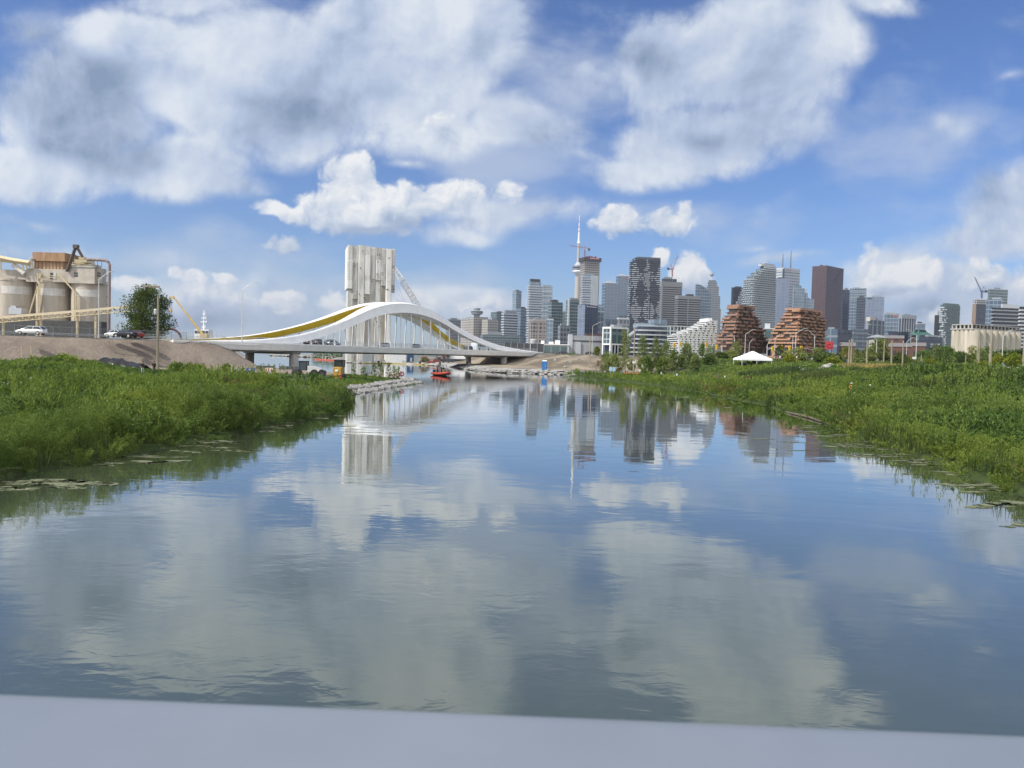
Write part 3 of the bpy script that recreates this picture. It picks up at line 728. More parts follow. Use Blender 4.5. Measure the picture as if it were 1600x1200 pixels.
# ---------------------------------------------------------------- cement works on the left
def cement():
    D = 226
    zx = lambda v: v * .175
    zy = lambda v: 360 + v * .175
    base = P(80, 530, D); g0 = 5.6
    o = thing('cement_plant', 'beige cement plant with three concrete silos and a brown dust house on top', 'cement plant', (base.x, D, g0))
    pale = M('silo_label', (.62, .60, .56), .8, var=.1, scale=.8)
    for (x0, x1, top, lab) in ((-30, 297, 436, (30, 218, 495, 565)), (352, 624, 456, (362, 545, 515, 582)), (658, 957, 466, (690, 868, 528, 592))):
        c = (zx(x0) + zx(x1)) / 2; cx = X(c, D + 5, 460); r = (X(zx(x1), D + 5, 460) - X(zx(x0), D + 5, 460)) / 2; zt = Zp(c, zy(top), D + 3)
        mb = MB(); mb.lathe([(r, g0), (r, zt - .6), (r * 1.03, zt - .6), (r * 1.03, zt), (0.1, zt)], (cx, D + r, 0), 40)
        for q in (.3, .55, .8): zq = g0 + (zt - g0) * q; mb.lathe([(r * 1.004, zq), (r * 1.004, zq + .12)], (cx, D + r, 0), 40, cap=False)
        s = mb.build('silo', silo_concrete, o, smooth=True)
        # whitewashed panel wrapped on the drum
        la, lb = [math.asin(max(-1, min(1, (X(zx(v), D + 1, 460) - cx) / r))) for v in lab[:2]]
        z1, z0 = Zp(c, zy(lab[2]), D), Zp(c, zy(lab[3]), D)
        mb = MB(); ring = lambda rr, z: [(cx + rr * math.sin(q), D + r - rr * math.cos(q), z) for q in np.linspace(la, lb, 10)]
        mb.loft([ring(r + .05, z0), ring(r + .05, z1)], cap=False, closed=False); mb.build('painted_panel', pale, s)
    def blk(nm, x0, y0, x1, y1, dd, dep, mat, par=o):
        mb = MB(); pbox(mb, zx(x0), zy(y0), zx(x1), zy(y1), D + dd, dep); return mb.build(nm, mat, par)
    lc = M('plant_wall', (.46, .42, .36), .85, var=.12, scale=.5, bump=.02)
    blk('link_wall', 285, 440, 365, 935, 5.5, 6, silo_concrete); blk('link_wall', 612, 450, 668, 935, 5.5, 6, silo_concrete)
    blk('loading_bay', -60, 815, 905, 935, -1.3, 3, M('dark_bay', (.07, .07, .068), .8, var=.3))
    blk('gallery', -40, 355, 236, 432, 1.0, 8, lc); blk('gallery', 232, 350, 648, 456, .4, 9, lc)
    hd = blk('headhouse', 610, 322, 845, 470, -.4, 3, lc); blk('headhouse_wing', 843, 340, 912, 472, .6, 2.4, lc, hd)
    blk('headhouse_parapet', 604, 316, 850, 326, -.6, 3.4, concrete, hd)
    for v in (662, 868):
        for y0 in (375, 397): blk('window', v, y0, v + 32, y0 + 17, -.44 if v < 800 else .54, .3, glass_dark, hd)
    blk('doorway', 447, 378, 472, 436, .3, .4, dark_metal); blk('door', 476, 380, 500, 436, .3, .4, galv)
    br = M('rusty_cladding', (.33, .205, .115), .75, var=.25, scale=1.2, streak=True); br2 = M('brown_cladding', (.44, .30, .19), .75, var=.2, scale=.8, streak=True)
    dh = blk('dust_house', 302, 270, 566, 362, 1.2, 7, br2); blk('upper_cladding', 290, 200, 580, 270, .4, 8.6, br, dh)
    mb = MB()
    for k in range(9):
        v = 308 + k * 31; pbox(mb, zx(v), zy(276), zx(v + 5), zy(358), D + 1.0, .3)
    mb.build('cladding_rib', br, dh)
    fr = M('dark_frame', (.09, .075, .065), .6)
    q = lambda v, y, dd=-.9: P(zx(v), zy(y), D + dd)
    mb = MB()
    for a, b, r in (((600, 365), (676, 146), .52), ((680, 140), (738, 238), .42), ((662, 215), (700, 250), .2), ((612, 330), (590, 365), .4)): mb.tube([q(*a), q(*b)], r, 4)
    mb.cbox(q(679, 144), (1.3, 1.2, 1.0)); mb.build('bucket_elevator', fr, o)
    yl = M('plant_cream', (.55, .47, .30), .6, var=.15)
    mb = MB()
    for x0, y0, x1, y1 in ((664, 262, 778, 282), (676, 288, 750, 308), (700, 236, 748, 262), (636, 302, 836, 316)): pbox(mb, zx(x0), zy(y0), zx(x1), zy(y1), D + 1, 4)
    for v in range(626, 838, 24): mb.tube([q(v, 322, .6), q(v, 286, .6)], .08, 4)
    mb.tube([q(622, 286, .6), q(836, 290, .6)], .08, 4); mb.tube([q(622, 304, .6), q(836, 306, .6)], .08, 4); mb.build('roof_machinery', yl, o)
    mb = MB(); pts = [q(776, 258), q(900, 264), q(945, 268), q(968, 282), q(978, 305), q(976, 600), q(973, 890)]
    mb.tube(pts, .42, 8); mb.build('dust_pipe', M('pipe_grey_red', (.24, .19, .18), .6, var=.3, streak=True), o)
    for y in (405, 465, 595, 660, 725, 790): mb = MB(); mb.tube([q(948, y), q(978, y)], .12, 4); mb.build('pipe_bracket', fr, o)
    for v in (840, 872, 908): mb = MB(); mb.tube([q(v, 266), q(v, 330)], .07, 4); mb.build('pipe_bracket', fr, o)
    mb = MB(); mb.tube([q(-80, 232), q(0, 246), q(130, 272), q(264, 292)], .75, 4); mb.tube([q(-80, 262), q(264, 305)], .25, 4)
    for v in range(-60, 260, 22): mb.tube([q(v, 238 + v * .2), q(v + 11, 264 + v * .2)], .1, 3)
    for v in (8, 205, 238): mb.tube([q(v, 255 + v * .15), q(v, 356)], .22, 4)
    mb.build('feed_conveyor', yl, o)
    mb = MB(); mb.tube([q(120, 305, .2), q(222, 388, .2)], .75, 10); mb.tube([q(280, 345, .2), q(274, 290, .2), q(290, 245, .2)], .6, 8); mb.build('chute', M('chute_white', (.62, .60, .55), .6, var=.15), o)
    mb = MB()
    for pts in (((264, 740), (372, 380)), ((340, 935), (340, 382)), ((353, 935), (353, 382)), ((520, 385), (664, 545)), ((664, 545), (664, 930)), ((679, 545), (679, 930))): mb.tube([q(*p, -.9) for p in pts], .24, 6)
    mb.tube([q(360, 420, -.5), q(515, 420, -.5)], .08, 4); mb.tube([q(360, 404, -.5), q(515, 404, -.5)], .08, 4)
    for v in range(362, 520, 26): mb.tube([q(v, 440, -.5), q(v, 402, -.5)], .06, 4)
    mb.build('downpipe', yl, o)
    mb = MB(); pbox(mb, zx(76), zy(692), zx(190), zy(748), D - 2, 3); mb.cbox(q(132, 690, 0), (1.6, 1.6, 1.0)); mb.build('air_handler', galv, o)
    mb = MB()
    for y in (735, 775): pass
    # long inclined conveyor bridge in front of the silos
    D2 = 205; c = lambda v, y, dd=0: P(zx(v), zy(y), D2 + dd)
    o2 = thing('conveyor_bridge', 'long beige inclined conveyor bridge on steel legs in front of the silos', 'conveyor', c(600, 925))
    o2.location.z = 5.9
    mb = MB(); mb.loft([[c(v, y), c(v, y + 22), c(v, y + 22, 2.4), c(v, y, 2.4)] for v, y in ((-120, 776), (600, 718), (1165, 668))]); mb.build('gallery', M('conveyor_beige', (.60, .51, .36), .6, var=.12), o2)
    mb = MB()
    n = 44; pr = None
    for i in range(n + 1):
        v = -120 + 1285 * i / n; y = 778 + (668 - 778) * i / n
        a, b = c(v, y + 24), c(v, y + 56)
        mb.tube([a, b], .07, 3)
        if pr: mb.tube([pr[i % 2], (b if i % 2 == 0 else a)], .07, 3); mb.tube([pr[1], b], .10, 4)
        pr = (a, b)
    mb.build('truss', yl, o2)
    for v in (8, 310, 345, 672, 838):
        y = 790 - 110 * (v + 120) / 1285; a = c(v, y); mb = MB(); mb.tube([(a.x, a.y + 1, a.z), (a.x, a.y + 1, 5.8)], .38, 6); mb.build('leg', yl, o2)
cement()
# ---------------------------------------------------------------- skyline
def gl(name, p1, p2, frame, **k): return FM('facade_' + name, p1, p2, frame, **k)
B1, B2 = (.045, .065, .09), (.12, .16, .20)
fac = dict(
    blue=gl('blue', (.04, .065, .10), (.11, .16, .22), (.20, .24, .28), cw=6, ch=7.5, fw=.12, fh=.22),
    navy=gl('navy', (.014, .022, .045), (.04, .055, .095), (.03, .04, .06), cw=6, ch=7, fw=.12, fh=.2),
    teal=gl('teal', (.035, .065, .07), (.09, .14, .15), (.14, .18, .18), cw=5, ch=6.4, fw=.2, fh=.28),
    pale=gl('pale', (.09, .135, .18), (.20, .265, .33), (.28, .33, .38), cw=6, ch=8, fw=.15, fh=.2),
    lilac=gl('lilac', (.115, .145, .21), (.175, .21, .285), (.18, .21, .28), cw=8, ch=7, fw=.1, fh=.1),
    grey=gl('grey', (.04, .05, .06), (.10, .12, .14), (.22, .235, .25), cw=5, ch=7.2, fw=.34, fh=.42),
    stone=gl('stone', (.05, .055, .06), (.10, .105, .11), (.40, .375, .34), cw=5, ch=6.6, fw=.5, fh=.48),
    brown=gl('brown', (.035, .035, .04), (.075, .075, .08), (.30, .265, .25), cw=9, ch=7, fw=.22, fh=.36),
    red=gl('red', (.052, .027, .033), (.082, .044, .050), (.036, .022, .026), cw=7, ch=8, fw=.12, fh=.18, rough=.3),
    fins=gl('fins', (.03, .04, .055), (.06, .075, .10), (.22, .235, .25), cw=12, ch=60, fw=.34, fh=.02),
    dark=gl('dark', (.010, .012, .016), (.022, .026, .032), (.014, .016, .02), cw=5, ch=7, fw=.2, fh=.2),
    brick=gl('brick', (.035, .032, .032), (.06, .052, .052), (.125, .062, .048), cw=6, ch=5, fw=.55, fh=.5, rough=.4),
    site=gl('site', (.03, .032, .035), (.12, .11, .10), (.36, .34, .31), cw=7, ch=6.4, fw=.22, fh=.3, rough=.6),
    aqua=gl('aqua', (.03, .055, .07), (.10, .15, .17), (.45, .48, .49), cw=4, ch=3.4, fw=.10, fh=.14),
)
slabw = M('slab_white', (.48, .505, .53), .6, var=.05); slabg = M('slab_grey', (.28, .305, .33), .7, var=.08); slabd = M('slab_dark', (.10, .115, .13), .6)
mech = M('rooftop_grey', (.25, .27, .29), .7, var=.15); mechd = M('rooftop_dark', (.05, .055, .065), .7, var=.2); copper = M('copper_green', (.05, .125, .11), .7, var=.15)
GZ = 3.0
class Bld:
    """a building in its own coordinates: near corner at the origin, right face along +x, left face along +y"""
    def __init__(s, name, label, pl, pc, pr, top, D, th=32, cat='building', dep=None, base=None):
        if pc is None: pc = pl; th = math.degrees(-math.atan(ray((pl + pr) / 2, top).x)) if th == 32 else th
        s.loc, s.th, s.a, s.b = corner(pl, pc, pr, top, D, th)
        if s.b is None or dep: s.b = dep or max(14, s.a * .8)
        s.loc.z = GZ if base is None else base; s.D = D; s.pm = (pl + pr) / 2; s.h = s.z(top)
        s.o = thing(name, label, cat, s.loc, s.th)
    def z(s, py): return Zp(s.pm, py, s.D) - s.loc.z
    def X(s, px, py=480):                       # px on the right face -> local x
        r = ray(px, py).x; return (r * s.loc.y - s.loc.x) / (math.cos(s.th) - r * math.sin(s.th))
    def box(s, part, mat, x0=0, y0=0, z0=0, x1=None, y1=None, z1=None, parent=None):
        mb = MB(); mb.box(x0, y0, z0, s.a if x1 is None else x1, s.b if y1 is None else y1, s.h if z1 is None else z1)
        return mb.build(part, mat, parent or s.o, local=True)
    def bands(s, part, mat, p, t, out=.5, z0=2, z1=None, x0=0, x1=None, y0=0, y1=None, parent=None, wob=0, seed=0):
        mb = MB(); z1 = s.h if z1 is None else z1; x1 = s.a if x1 is None else x1; y1 = s.b if y1 is None else y1
        rg = random.Random(seed); z = z0; k = 0
        while z < z1 - t:
            o1 = out + wob * rg.random(); o2 = out + wob * rg.random()
            mb.box(x0 - o1, y0 - o2, z, x1 + o1, y1 + o2, z + t); z += p; k += 1
        return mb.build(part, mat, parent or s.o, local=True)
    def fins(s, part, mat, p, w, out=.5, z0=0, z1=None, parent=None):
        mb = MB(); z1 = s.h - .2 if z1 is None else z1
        for i in range(int(s.a / p) + 1): mb.box(i * p - w / 2, -out, z0, i * p + w / 2, .1, z1)
        for i in range(int(s.b / p) + 1): mb.box(-out, i * p - w / 2, z0, .1, i * p + w / 2, z1)
        return mb.build(part, mat, parent or s.o, local=True)
    def pent(s, frac=.5, hh=6, mat=None, off=(.25, .25), z=None, name='rooftop_plant'):
        z = s.h if z is None else z
        return s.box(name, mat or mech, s.a * off[0], s.b * off[1], z - .1, s.a * min(1, off[0] + frac), s.b * min(1, off[1] + frac), z + hh)
    def parapet(s, mat, t=1.6, out=.4): return s.box('parapet', mat, -out, -out, s.h - t, s.a + out, s.b + out, s.h + .4)

def simple(name, label, pl, pc, pr, top, D, f, th=32, slab=None, p=6.4, t=1.3, out=.7, pent=None, cap=None, cat='building', base=None, wob=0, **k):
    q = Bld(name, label, pl, pc, pr, top, D, th, cat, base=base)
    q.box('facade', fac[f])
    if slab: q.bands('floor_slabs', slab, p, t, out, z0=3.3, wob=wob, seed=int(pl))
    if pent: q.pent(*pent)
    if cap: q.parapet(cap)
    if not pent and D > 1000 and q.a > 10:
        rg_ = random.Random(int(pl * 7)); f_ = rg_.uniform(.3, .55); q.pent(f_, rg_.uniform(2.5, 4.5), rg_.choice((mech, mechd, slabg)), (rg_.uniform(.1, .35), .2))
    return q

# --- from the bridge to the telecom tower
q = simple('office_slab', 'long grey office slab directly behind the right end of the white arch', 697, 701, 720, 499, 2000, 'grey', pent=(.5, 4))
q = simple('hotel_tower', 'wide beige hotel slab left of the tower with the round restaurant', 714, 734, 742, 497.5, 2050, 'stone', th=40, cap=slabg)
q = Bld('hotel_tower', 'beige hotel tower with a round revolving restaurant on its roof', 733, 740, 763, 495, 2000, 30, 'building')
q.box('facade', fac['stone'])
mb = MB(); z0 = q.h; cx, cy = q.a * .34, q.b * .4
mb.lathe([(7, z0 - .1), (8, z0 + 5), (15, z0 + 8), (15.5, z0 + 11), (15.5, z0 + 15), (14, z0 + 16), (8, z0 + 16.5), (8, z0 + 20), (9.5, z0 + 20.5), (9.5, z0 + 23), (0.1, z0 + 23.3)], (cx, cy, 0), 24); q2 = mb.build('revolving_restaurant', slabg, q.o, local=True)
mb = MB(); mb.lathe([(15.7, z0 + 11.3), (15.7, z0 + 14.2)], (cx, cy, 0), 24, cap=False); mb.build('restaurant_window', fac['dark'], q2, local=True)
q = simple('hotel_tower', 'lower beige hotel wing right of the restaurant tower', 753, 762, 779, 499, 1980, 'stone', th=35, pent=(.4, 5, slabg, (.5, .2)))
q = simple('glass_tower', 'dark glass block between the hotel wing and the white banded condominium', 767, 776, 790, 488, 2200, 'teal', cap=mechd)
q = simple('slim_tower', 'slim pale glass tower standing alone left of the white rounded condominium', 801, 807, 815, 454, 2500, 'pale', th=40, cap=mech)
q = simple('condo_tower', 'white banded condominium with wavy balconies and a grey penthouse', 785, 788, 809, 489, 1650, 'blue', slab=slabw, p=5.6, t=2.4, out=1.2, wob=1.0, pent=(.8, 6, mech, (.1, .1)))
q = simple('glass_tower', 'blue glass tower with a slanted white edge behind the banded condominium', 806, 814, 825, 481, 1900, 'blue', th=40)
q = simple('low_rise', 'teal glass low building with horizontal bands behind the bridge end', 751, 754, 812, 523, 1300, 'teal', th=14, slab=slabg, p=4, t=.7, out=.3)
q = Bld('condo_tower', 'tall white condominium with a rounded top and rippling balconies', 825, 828, 847, 441, 1700, 20)
q.box('facade', fac['pale'], z1=q.z(447)); q.box('upper_floors', fac['pale'], 1.5, 1.5, q.z(447.2), q.a - 1.5, q.b, q.z(440))
q.bands('balcony_slabs', slabw, 5.4, 2.2, .5, z1=q.z(446), wob=1.8, seed=4); q.box('rooftop_plant', mechd, 3, 3, q.z(440.2), q.a - 3, q.b - 3, q.z(435.5))
mb = MB(); [mb.box(i, 3, q.z(435.5), i + .5, 4, q.z(434.6)) for i in np.linspace(3, q.a - 3, 6)]; mb.build('rooftop_screen', slabg, q.o, local=True)
q = simple('condo_tower', 'pale glass condominium joined to the right of the rounded white one', 846.5, None, 863.5, 448, 1740, 'pale', slab=slabw, p=11, t=1.4, out=.3); q.pent(.8, 4, mech, (.1, .1))
q = Bld('office_block', 'brown concrete office block with a square grid of windows', 826, 828, 854, 499, 1250, 12)
q.box('facade', fac['brown']); q.bands('floor_band', M('office_band', (.33, .29, .27), .8), 5.6, 1.6, .25, z0=4); q.fins('column', M('office_column', (.36, .32, .30), .8), 5.2, 1.3, .5); q.parapet(M('office_column', (.36, .32, .30), .8), 3, .6)
q = simple('glass_tower', 'narrow pale glass block right of the brown office grid', 854.5, None, 864.5, 498.5, 1300, 'pale', cap=slabw)
q = simple('condo_tower', 'green glass condominium with balcony bands and a raised dark roof block', 857, 862, 879.5, 472, 1550, 'teal', slab=slabg, p=6.2, t=1.2, out=.9, th=22); q.box('rooftop_plant', mechd, q.a * .12, 2, q.h, q.a * .55, q.b - 2, q.z(468))
q = simple('glass_tower', 'low teal glass tower squeezed between two green condominiums', 878, None, 887, 487, 1900, 'teal')
q = Bld('condo_tower', 'dark teal condominium standing at the foot of the telecommunication tower', 884.5, 889, 905, 468.5, 1500, 24)
q.box('facade', fac['teal']); q.bands('balcony_slabs', slabg, 6.2, 1.0, .6); q.box('stair_core', slabw, -1.2, -1.2, 0, 1.8, 1.8, q.z(467)); q.pent(.75, 4, mech, (.2, .15))
q = simple('mid_rise', 'small grey glass block in front of the dark teal condominium', 872, 875, 891.5, 508.5, 1150, 'grey', th=20)

# --- telecommunication tower
def needle():
    D = 3100; c = P(899.6, 545, D); c.z = GZ
    o = thing('telecom_tower', 'very tall concrete telecommunication tower with a round pod and a white mast', 'tower', c)
    z = lambda py: Zp(901, py, D) - GZ
    conc = M('needle_concrete', (.42, .40, .37), .8, var=.06)
    mb = MB(); rings = []
    for py, r, w in ((548, 27, 8), (500, 15.5, 6.5), (470, 12.0, 6.0), (430, 9.6, 5.6)):
        ring = []
        for k in range(3):
            a = k * 2 * math.pi / 3 + .5
            ring += [(r * math.cos(a) + w * .5 * math.sin(a), r * math.sin(a) - w * .5 * math.cos(a), z(py)), (r * math.cos(a) - w * .5 * math.sin(a), r * math.sin(a) + w * .5 * math.cos(a), z(py)), (w * .9 * math.cos(a + math.pi / 3), w * .9 * math.sin(a + math.pi / 3), z(py))]
        rings.append(ring)
    mb.loft(rings); mb.build('shaft', conc, o, local=True)
    mb = MB(); mb.lathe([(8, z(431)), (12, z(428)), (21, z(426)), (22.5, z(424.5)), (21, z(423)), (15, z(422.6))], k=32); pd = mb.build('pod_ring', white_paint, o, local=True, smooth=True)
    mb = MB(); mb.lathe([(19.5, z(423.4)), (21.6, z(421)), (21.6, z(416.5)), (18, z(414.6)), (14, z(414.2))], k=32); mb.build('pod', M('pod_grey', (.22, .24, .26), .4), o, local=True, smooth=True)
    mb = MB(); mb.lathe([(22, z(419.4)), (22.2, z(418.8)), (22.2, z(417.6)), (22, z(417.2))], k=32); mb.build('pod_window', fac['dark'], pd, local=True)
    mb = MB(); mb.lathe([(15, z(414.4)), (13, z(412.4)), (8, z(411.4)), (6.5, z(410.0))], k=24); mb.build('pod_roof', slabw, o, local=True, smooth=True)
    mb = MB(); mb.lathe([(6.8, z(411.5)), (6.2, z(405)), (5.2, z(381))], k=12); mb.build('upper_shaft', conc, o, local=True)
    mb = MB(); mb.lathe([(5.2, z(381.2)), (7.2, z(380.2)), (7.2, z(378.6)), (5, z(377.6))], k=16); mb.build('upper_pod', white_paint, o, local=True)
    mb = MB(); mb.lathe([(4.6, z(377.8)), (3.4, z(362)), (2.8, z(361.6)), (2.5, z(355)), (2.0, z(354.6)), (1.7, z(346.5)), (1.3, z(346)), (1.0, z(338.5)), (.2, z(336))], k=10); ms = mb.build('mast', M('mast_white', (.8, .8, .8), .5, var=.02), o, local=True)
    mb = MB()
    for py in (361.8, 354.8, 346.4): mb.lathe([(3.6, z(py + .4)), (3.6, z(py - .4))], k=10)
    mb.build('mast_collar', M('mast_red', (.35, .08, .07), .6), ms, local=True)
needle()

# --- supertall under construction with its crane, white condominium before it
q = Bld('skyscraper', 'unfinished concrete skyscraper wrapped in a dark red safety screen at the top', 907, 914, 937, 408, 2350, 20)
q.box('facade', fac['site']); q.bands('floor_slabs', M('raw_slab', (.42, .40, .37), .85), 7, 1.4, 1.0)
q.box('safety_screen', M('screen_black', (.05, .03, .035), .8), -4, -4, q.z(408), q.a + 4, q.b + 4, q.z(402)); sc_ = q.box('screen_band', M('screen_red', (.42, .10, .12), .7), q.a * .28, -4.4, q.z(404.6), q.a * .92, -3.9, q.z(402.3))
mb = MB(); rg = random.Random(5); x = q.a * .31
while x < q.a * .88: mb.box(x, -4.6, q.z(404.0), x + 2.2, -4.3, q.z(403)); x += 4.5 if rg.random() < .8 else 8
mb.build('lettering', M('sign_white', (.75, .72, .72), .6), sc_, local=True)
mb = MB()
for k in range(9): x = q.a * rg.uniform(.25, .9); mb.cbox((x, q.b * .5, q.z(401)), (4, 5, 5 + 6 * rg.random()))
mb.build('formwork', M('formwork_red', (.30, .10, .10), .8), q.o, local=True)
def hammer_crane(label, pm, pbase, ptop, pj0, pj1, pyj, D, base_z, mcol=(.34, .16, .15)):
    c = P(pm, pbase, D); m_ = M('crane_red' if mcol[0] > .3 else 'crane_slate', mcol, .6)
    o = thing('tower_crane', label, 'crane', (c.x, D, c.z))
    top = P(pm, ptop, D); mb = MB(); lattice(mb, c, Vector((c.x, D, top.z)), 4, 4, 9, .30, (0, 1, 0)); mb.build('mast', m_, o)
    a, b = P(pj0, pyj[0], D), P(pj1, pyj[1], D); mb = MB(); lattice(mb, a, b, 2.2, 2.2, 14, .16, (0, 0, 1)); mb.build('jib', m_, o)
    ap = Vector((c.x, D, top.z + 9)); mb = MB(); mb.tube([top, ap], .8, 4); mb.tube([ap, a.lerp(b, .4)], .25, 3); mb.tube([ap, b], .25, 3); mb.build('tie', m_, o)
    mb = MB(); mb.cbox(b + Vector((-3, 0, -3)), (6, 4, 7)); mb.build('counterweight', mechd, o); mb = MB(); mb.cbox((c.x + 3, D - 2, top.z - 2), (4, 3, 4)); mb.build('cab', slabw, o)
hammer_crane('red tower crane with a long level jib on top of the unfinished skyscraper', 913.5, 401.5, 388.5, 889.5, 922, (383.5, 388.5), 2360, 0)
q = Bld('condo_tower', 'white curved condominium in front of the unfinished skyscraper', 909, 911, 934.5, 431, 1800, 12)
q.box('facade', fac['pale'], x1=q.a * .98); q.box('upper_floors', fac['pale'], 3, 3, q.h, q.a * .8, q.b - 3, q.z(427)); q.bands('balcony_slabs', slabw, 5.6, 1.7, .6, x1=q.a * .5, wob=1.2, seed=9)
mb = MB()
for k in range(6): mb.box(q.a * .54 + k * q.a * .08, -1, 0, q.a * .54 + k * q.a * .08 + 2.0, .2, q.h + 1)
mb.build('pilaster', slabw, q.o, local=True)
q = Bld('office_building', 'lilac and navy glass office building with a small white roof sign', 903, 915, 934.5, 476, 1100, 46)
q.box('facade', fac['navy']); q.box('reflecting_wall', fac['lilac'], -.4, .3, 3, .1, q.b - .2, q.h - .3)
mb = MB(); x = q.X(918, 480); rg = random.Random(8)
mb.box(q.X(917, 480), -.45, q.z(479.6), q.X(918.3, 480), -.05, q.z(477.6)); x = q.X(919.4, 480)
while x < q.X(932, 480): w_ = rg.choice((.5, .8, .3)); mb.box(x, -.4, q.z(479.4), x + w_, -.05, q.z(478.3)); x += w_ + .35
mb.build('sign', M('sign_white', (.75, .72, .72), .6), q.o, local=True)
q = simple('glass_tower', 'plain blue glass building right of the navy office with the sign', 934.5, None, 944, 476, 1130, 'blue')
q = simple('low_rise', 'brown brick hall at the foot of the navy office building', 914, 916, 943, 521.5, 900, 'brick', th=15)
# twin towers with folded diamond facets
def facet(label, pl, pc, pr, top, D, seed):
    q = Bld('office_tower', label, pl, pc, pr, top, D, 16, 'building'); q.box('facade', FM('facade_facet', (.13, .165, .215), (.17, .21, .265), (.19, .23, .28), cw=9, ch=8, fw=.12, fh=.14, rough=.18))
    q.box('side_wall', fac['blue'], -.5, .4, 0, .1, q.b, q.h - 1)
    mb = MB(); W_ = q.a; n = 2; dw = W_ / n
    for r_, (z0, z1) in enumerate(((.0, .33), (.33, .52))):
        for k in range(n):
            x0 = k * dw; z_0, z_1 = q.h * z0, q.h * z1
            mb.add([(x0 + dw * .06, -.3, z_1), (x0 + dw * .94, -.3, z_1), (x0 + dw * .5, -.3, z_0 + 1), (x0 + dw * .5, -3.2, z_0 + (z_1 - z_0) * .62)], [(0, 3, 1), (0, 2, 3), (3, 2, 1)])
    mb.build('diamond_facet', M('facet_dark', (.055, .075, .105), .2), q.o, local=True)
    mb = MB(); mb.add([(0, 0, q.h), (q.a, 0, q.h), (q.a, q.b, q.h), (0, q.b, q.h), (q.a * .3, q.b * .5, q.h + 7)], [(0, 1, 4), (1, 2, 4), (2, 3, 4), (3, 0, 4)]); mb.build('folded_roof', slabg, q.o, local=True)
    return q
facet('blue grey office tower with folded diamond facets, the nearer of the pair', 941, 946.5, 967, 442, 1900, 1)
q = facet('taller blue grey faceted office tower beside the dark banded condominium', 963, 968, 985, 431, 2050, 2)
q.box('sign', M('sign_red', (.5, .10, .08), .6), q.a * .55, -.6, q.h - 7, q.a * .95, -.1, q.h - 4)
q = simple('stone_block', 'pale grey low block between the faceted towers and the glass cube', 964.5, 967, 983, 497, 1000, 'grey', th=15, cap=slabw)
# dark condominium with a pixelated pattern of white balconies
q = Bld('condo_tower', 'dark condominium with scattered white balcony bands forming large diamonds', 984, 988, 1032.5, 402, 1350, 10)
zc = q.z(409)
mb = MB(); mb.prism([(0, 4), (1.2, 1.2), (4, 0), (q.a, 0), (q.a, q.b), (0, q.b)], 0, zc); mb.build('facade', fac['navy'], q.o, local=True)
q.box('upper_floors', fac['navy'], 5, .4, zc - .1, q.a, q.b, q.z(403.5)); q.box('roof_crown', slabd, 10, 1, q.z(403.6), q.a, q.b, q.z(401))
mbw, mbd = MB(), MB(); p = 3.45; n = int(q.h / p); rg = random.Random(11)
for k in range(1, n):
    z = k * p; x = 0.0
    while x < q.a - .5:
        w_ = 2.4; u_, v_ = x / q.a, k / n
        dm = abs(((u_ * 2.2 + v_ * .4) % 1) - .5) + abs(((v_ * 3.1) % 1) - .5)
        on = dm < .36 + .25 * rg.random()
        crease = abs(u_ - .66) < .03
        if not crease: (mbw if on and rg.random() < .85 else mbd).box(x, -1.5, z, min(q.a, x + w_), .1, z + (1.25 if on else .5))
        x += w_
    mbd.box(-1.2, .5, z, .1, q.b, z + .6)
    for y in np.arange(.5, min(q.b, 26), 2.4):
        if rg.random() < .45: mbw.box(-1.4, y, z, -1.0, y + 2.3, z + 1.2)
tag(mbw.build('white_balconies', M('slab_soft', (.44, .46, .48), .6), q.o, local=True), kind='stuff'); tag(mbd.build('floor_slabs', slabd, q.o, local=True), kind='stuff')
# grey office slabs
q = Bld('office_tower', 'grey concrete office tower with horizontal bands and a crane on its roof', 1030, 1034.5, 1066, 440, 1500, 14)
conc_g = M('office_grey', (.215, .225, .235), .8, var=.08)
q.box('facade', fac['dark']); q.bands('floor_band', conc_g, 4.2, 2.3, .35, z0=3); q.box('top_storey', conc_g, -.4, -.4, q.h - 8, q.a + .4, q.b + .4, q.h); q.box('core_pier', conc_g, -.6, -.6, 0, 2.4, 2.4, q.h - 2)
q.box('rooftop_plant', mechd, 4, 3, q.h, q.a * .75, q.b - 3, q.z(435)); q.box('rooftop_screen', slabg, 7, 5, q.z(435), q.a * .55, q.b - 5, q.z(432))
mb = MB(); [mb.tube([(x, 2.5, q.h), (x, 2.5, q.z(431 + 2 * rg.random()))], .3, 4) for x in np.linspace(5, q.a - 6, 8)]; mb.build('roof_post', slabg, q.o, local=True)
q = Bld('office_tower', 'lower grey concrete office tower with bands right of the crane', 1055, 1060, 1095, 462, 1420, 12)
q.box('facade', fac['dark']); q.bands('floor_band', conc_g, 4.2, 2.2, .35, z0=3); q.box('top_storey', conc_g, -.4, -.4, q.h - 6, q.a + .4, q.b + .4, q.h); q.box('core_pier', conc_g, q.a * .42, -.7, 0, q.a * .46, .2, q.h - 2); q.box('rooftop_plant', mechd, q.a * .45, 3, q.h, q.a * .72, 14, q.z(459))
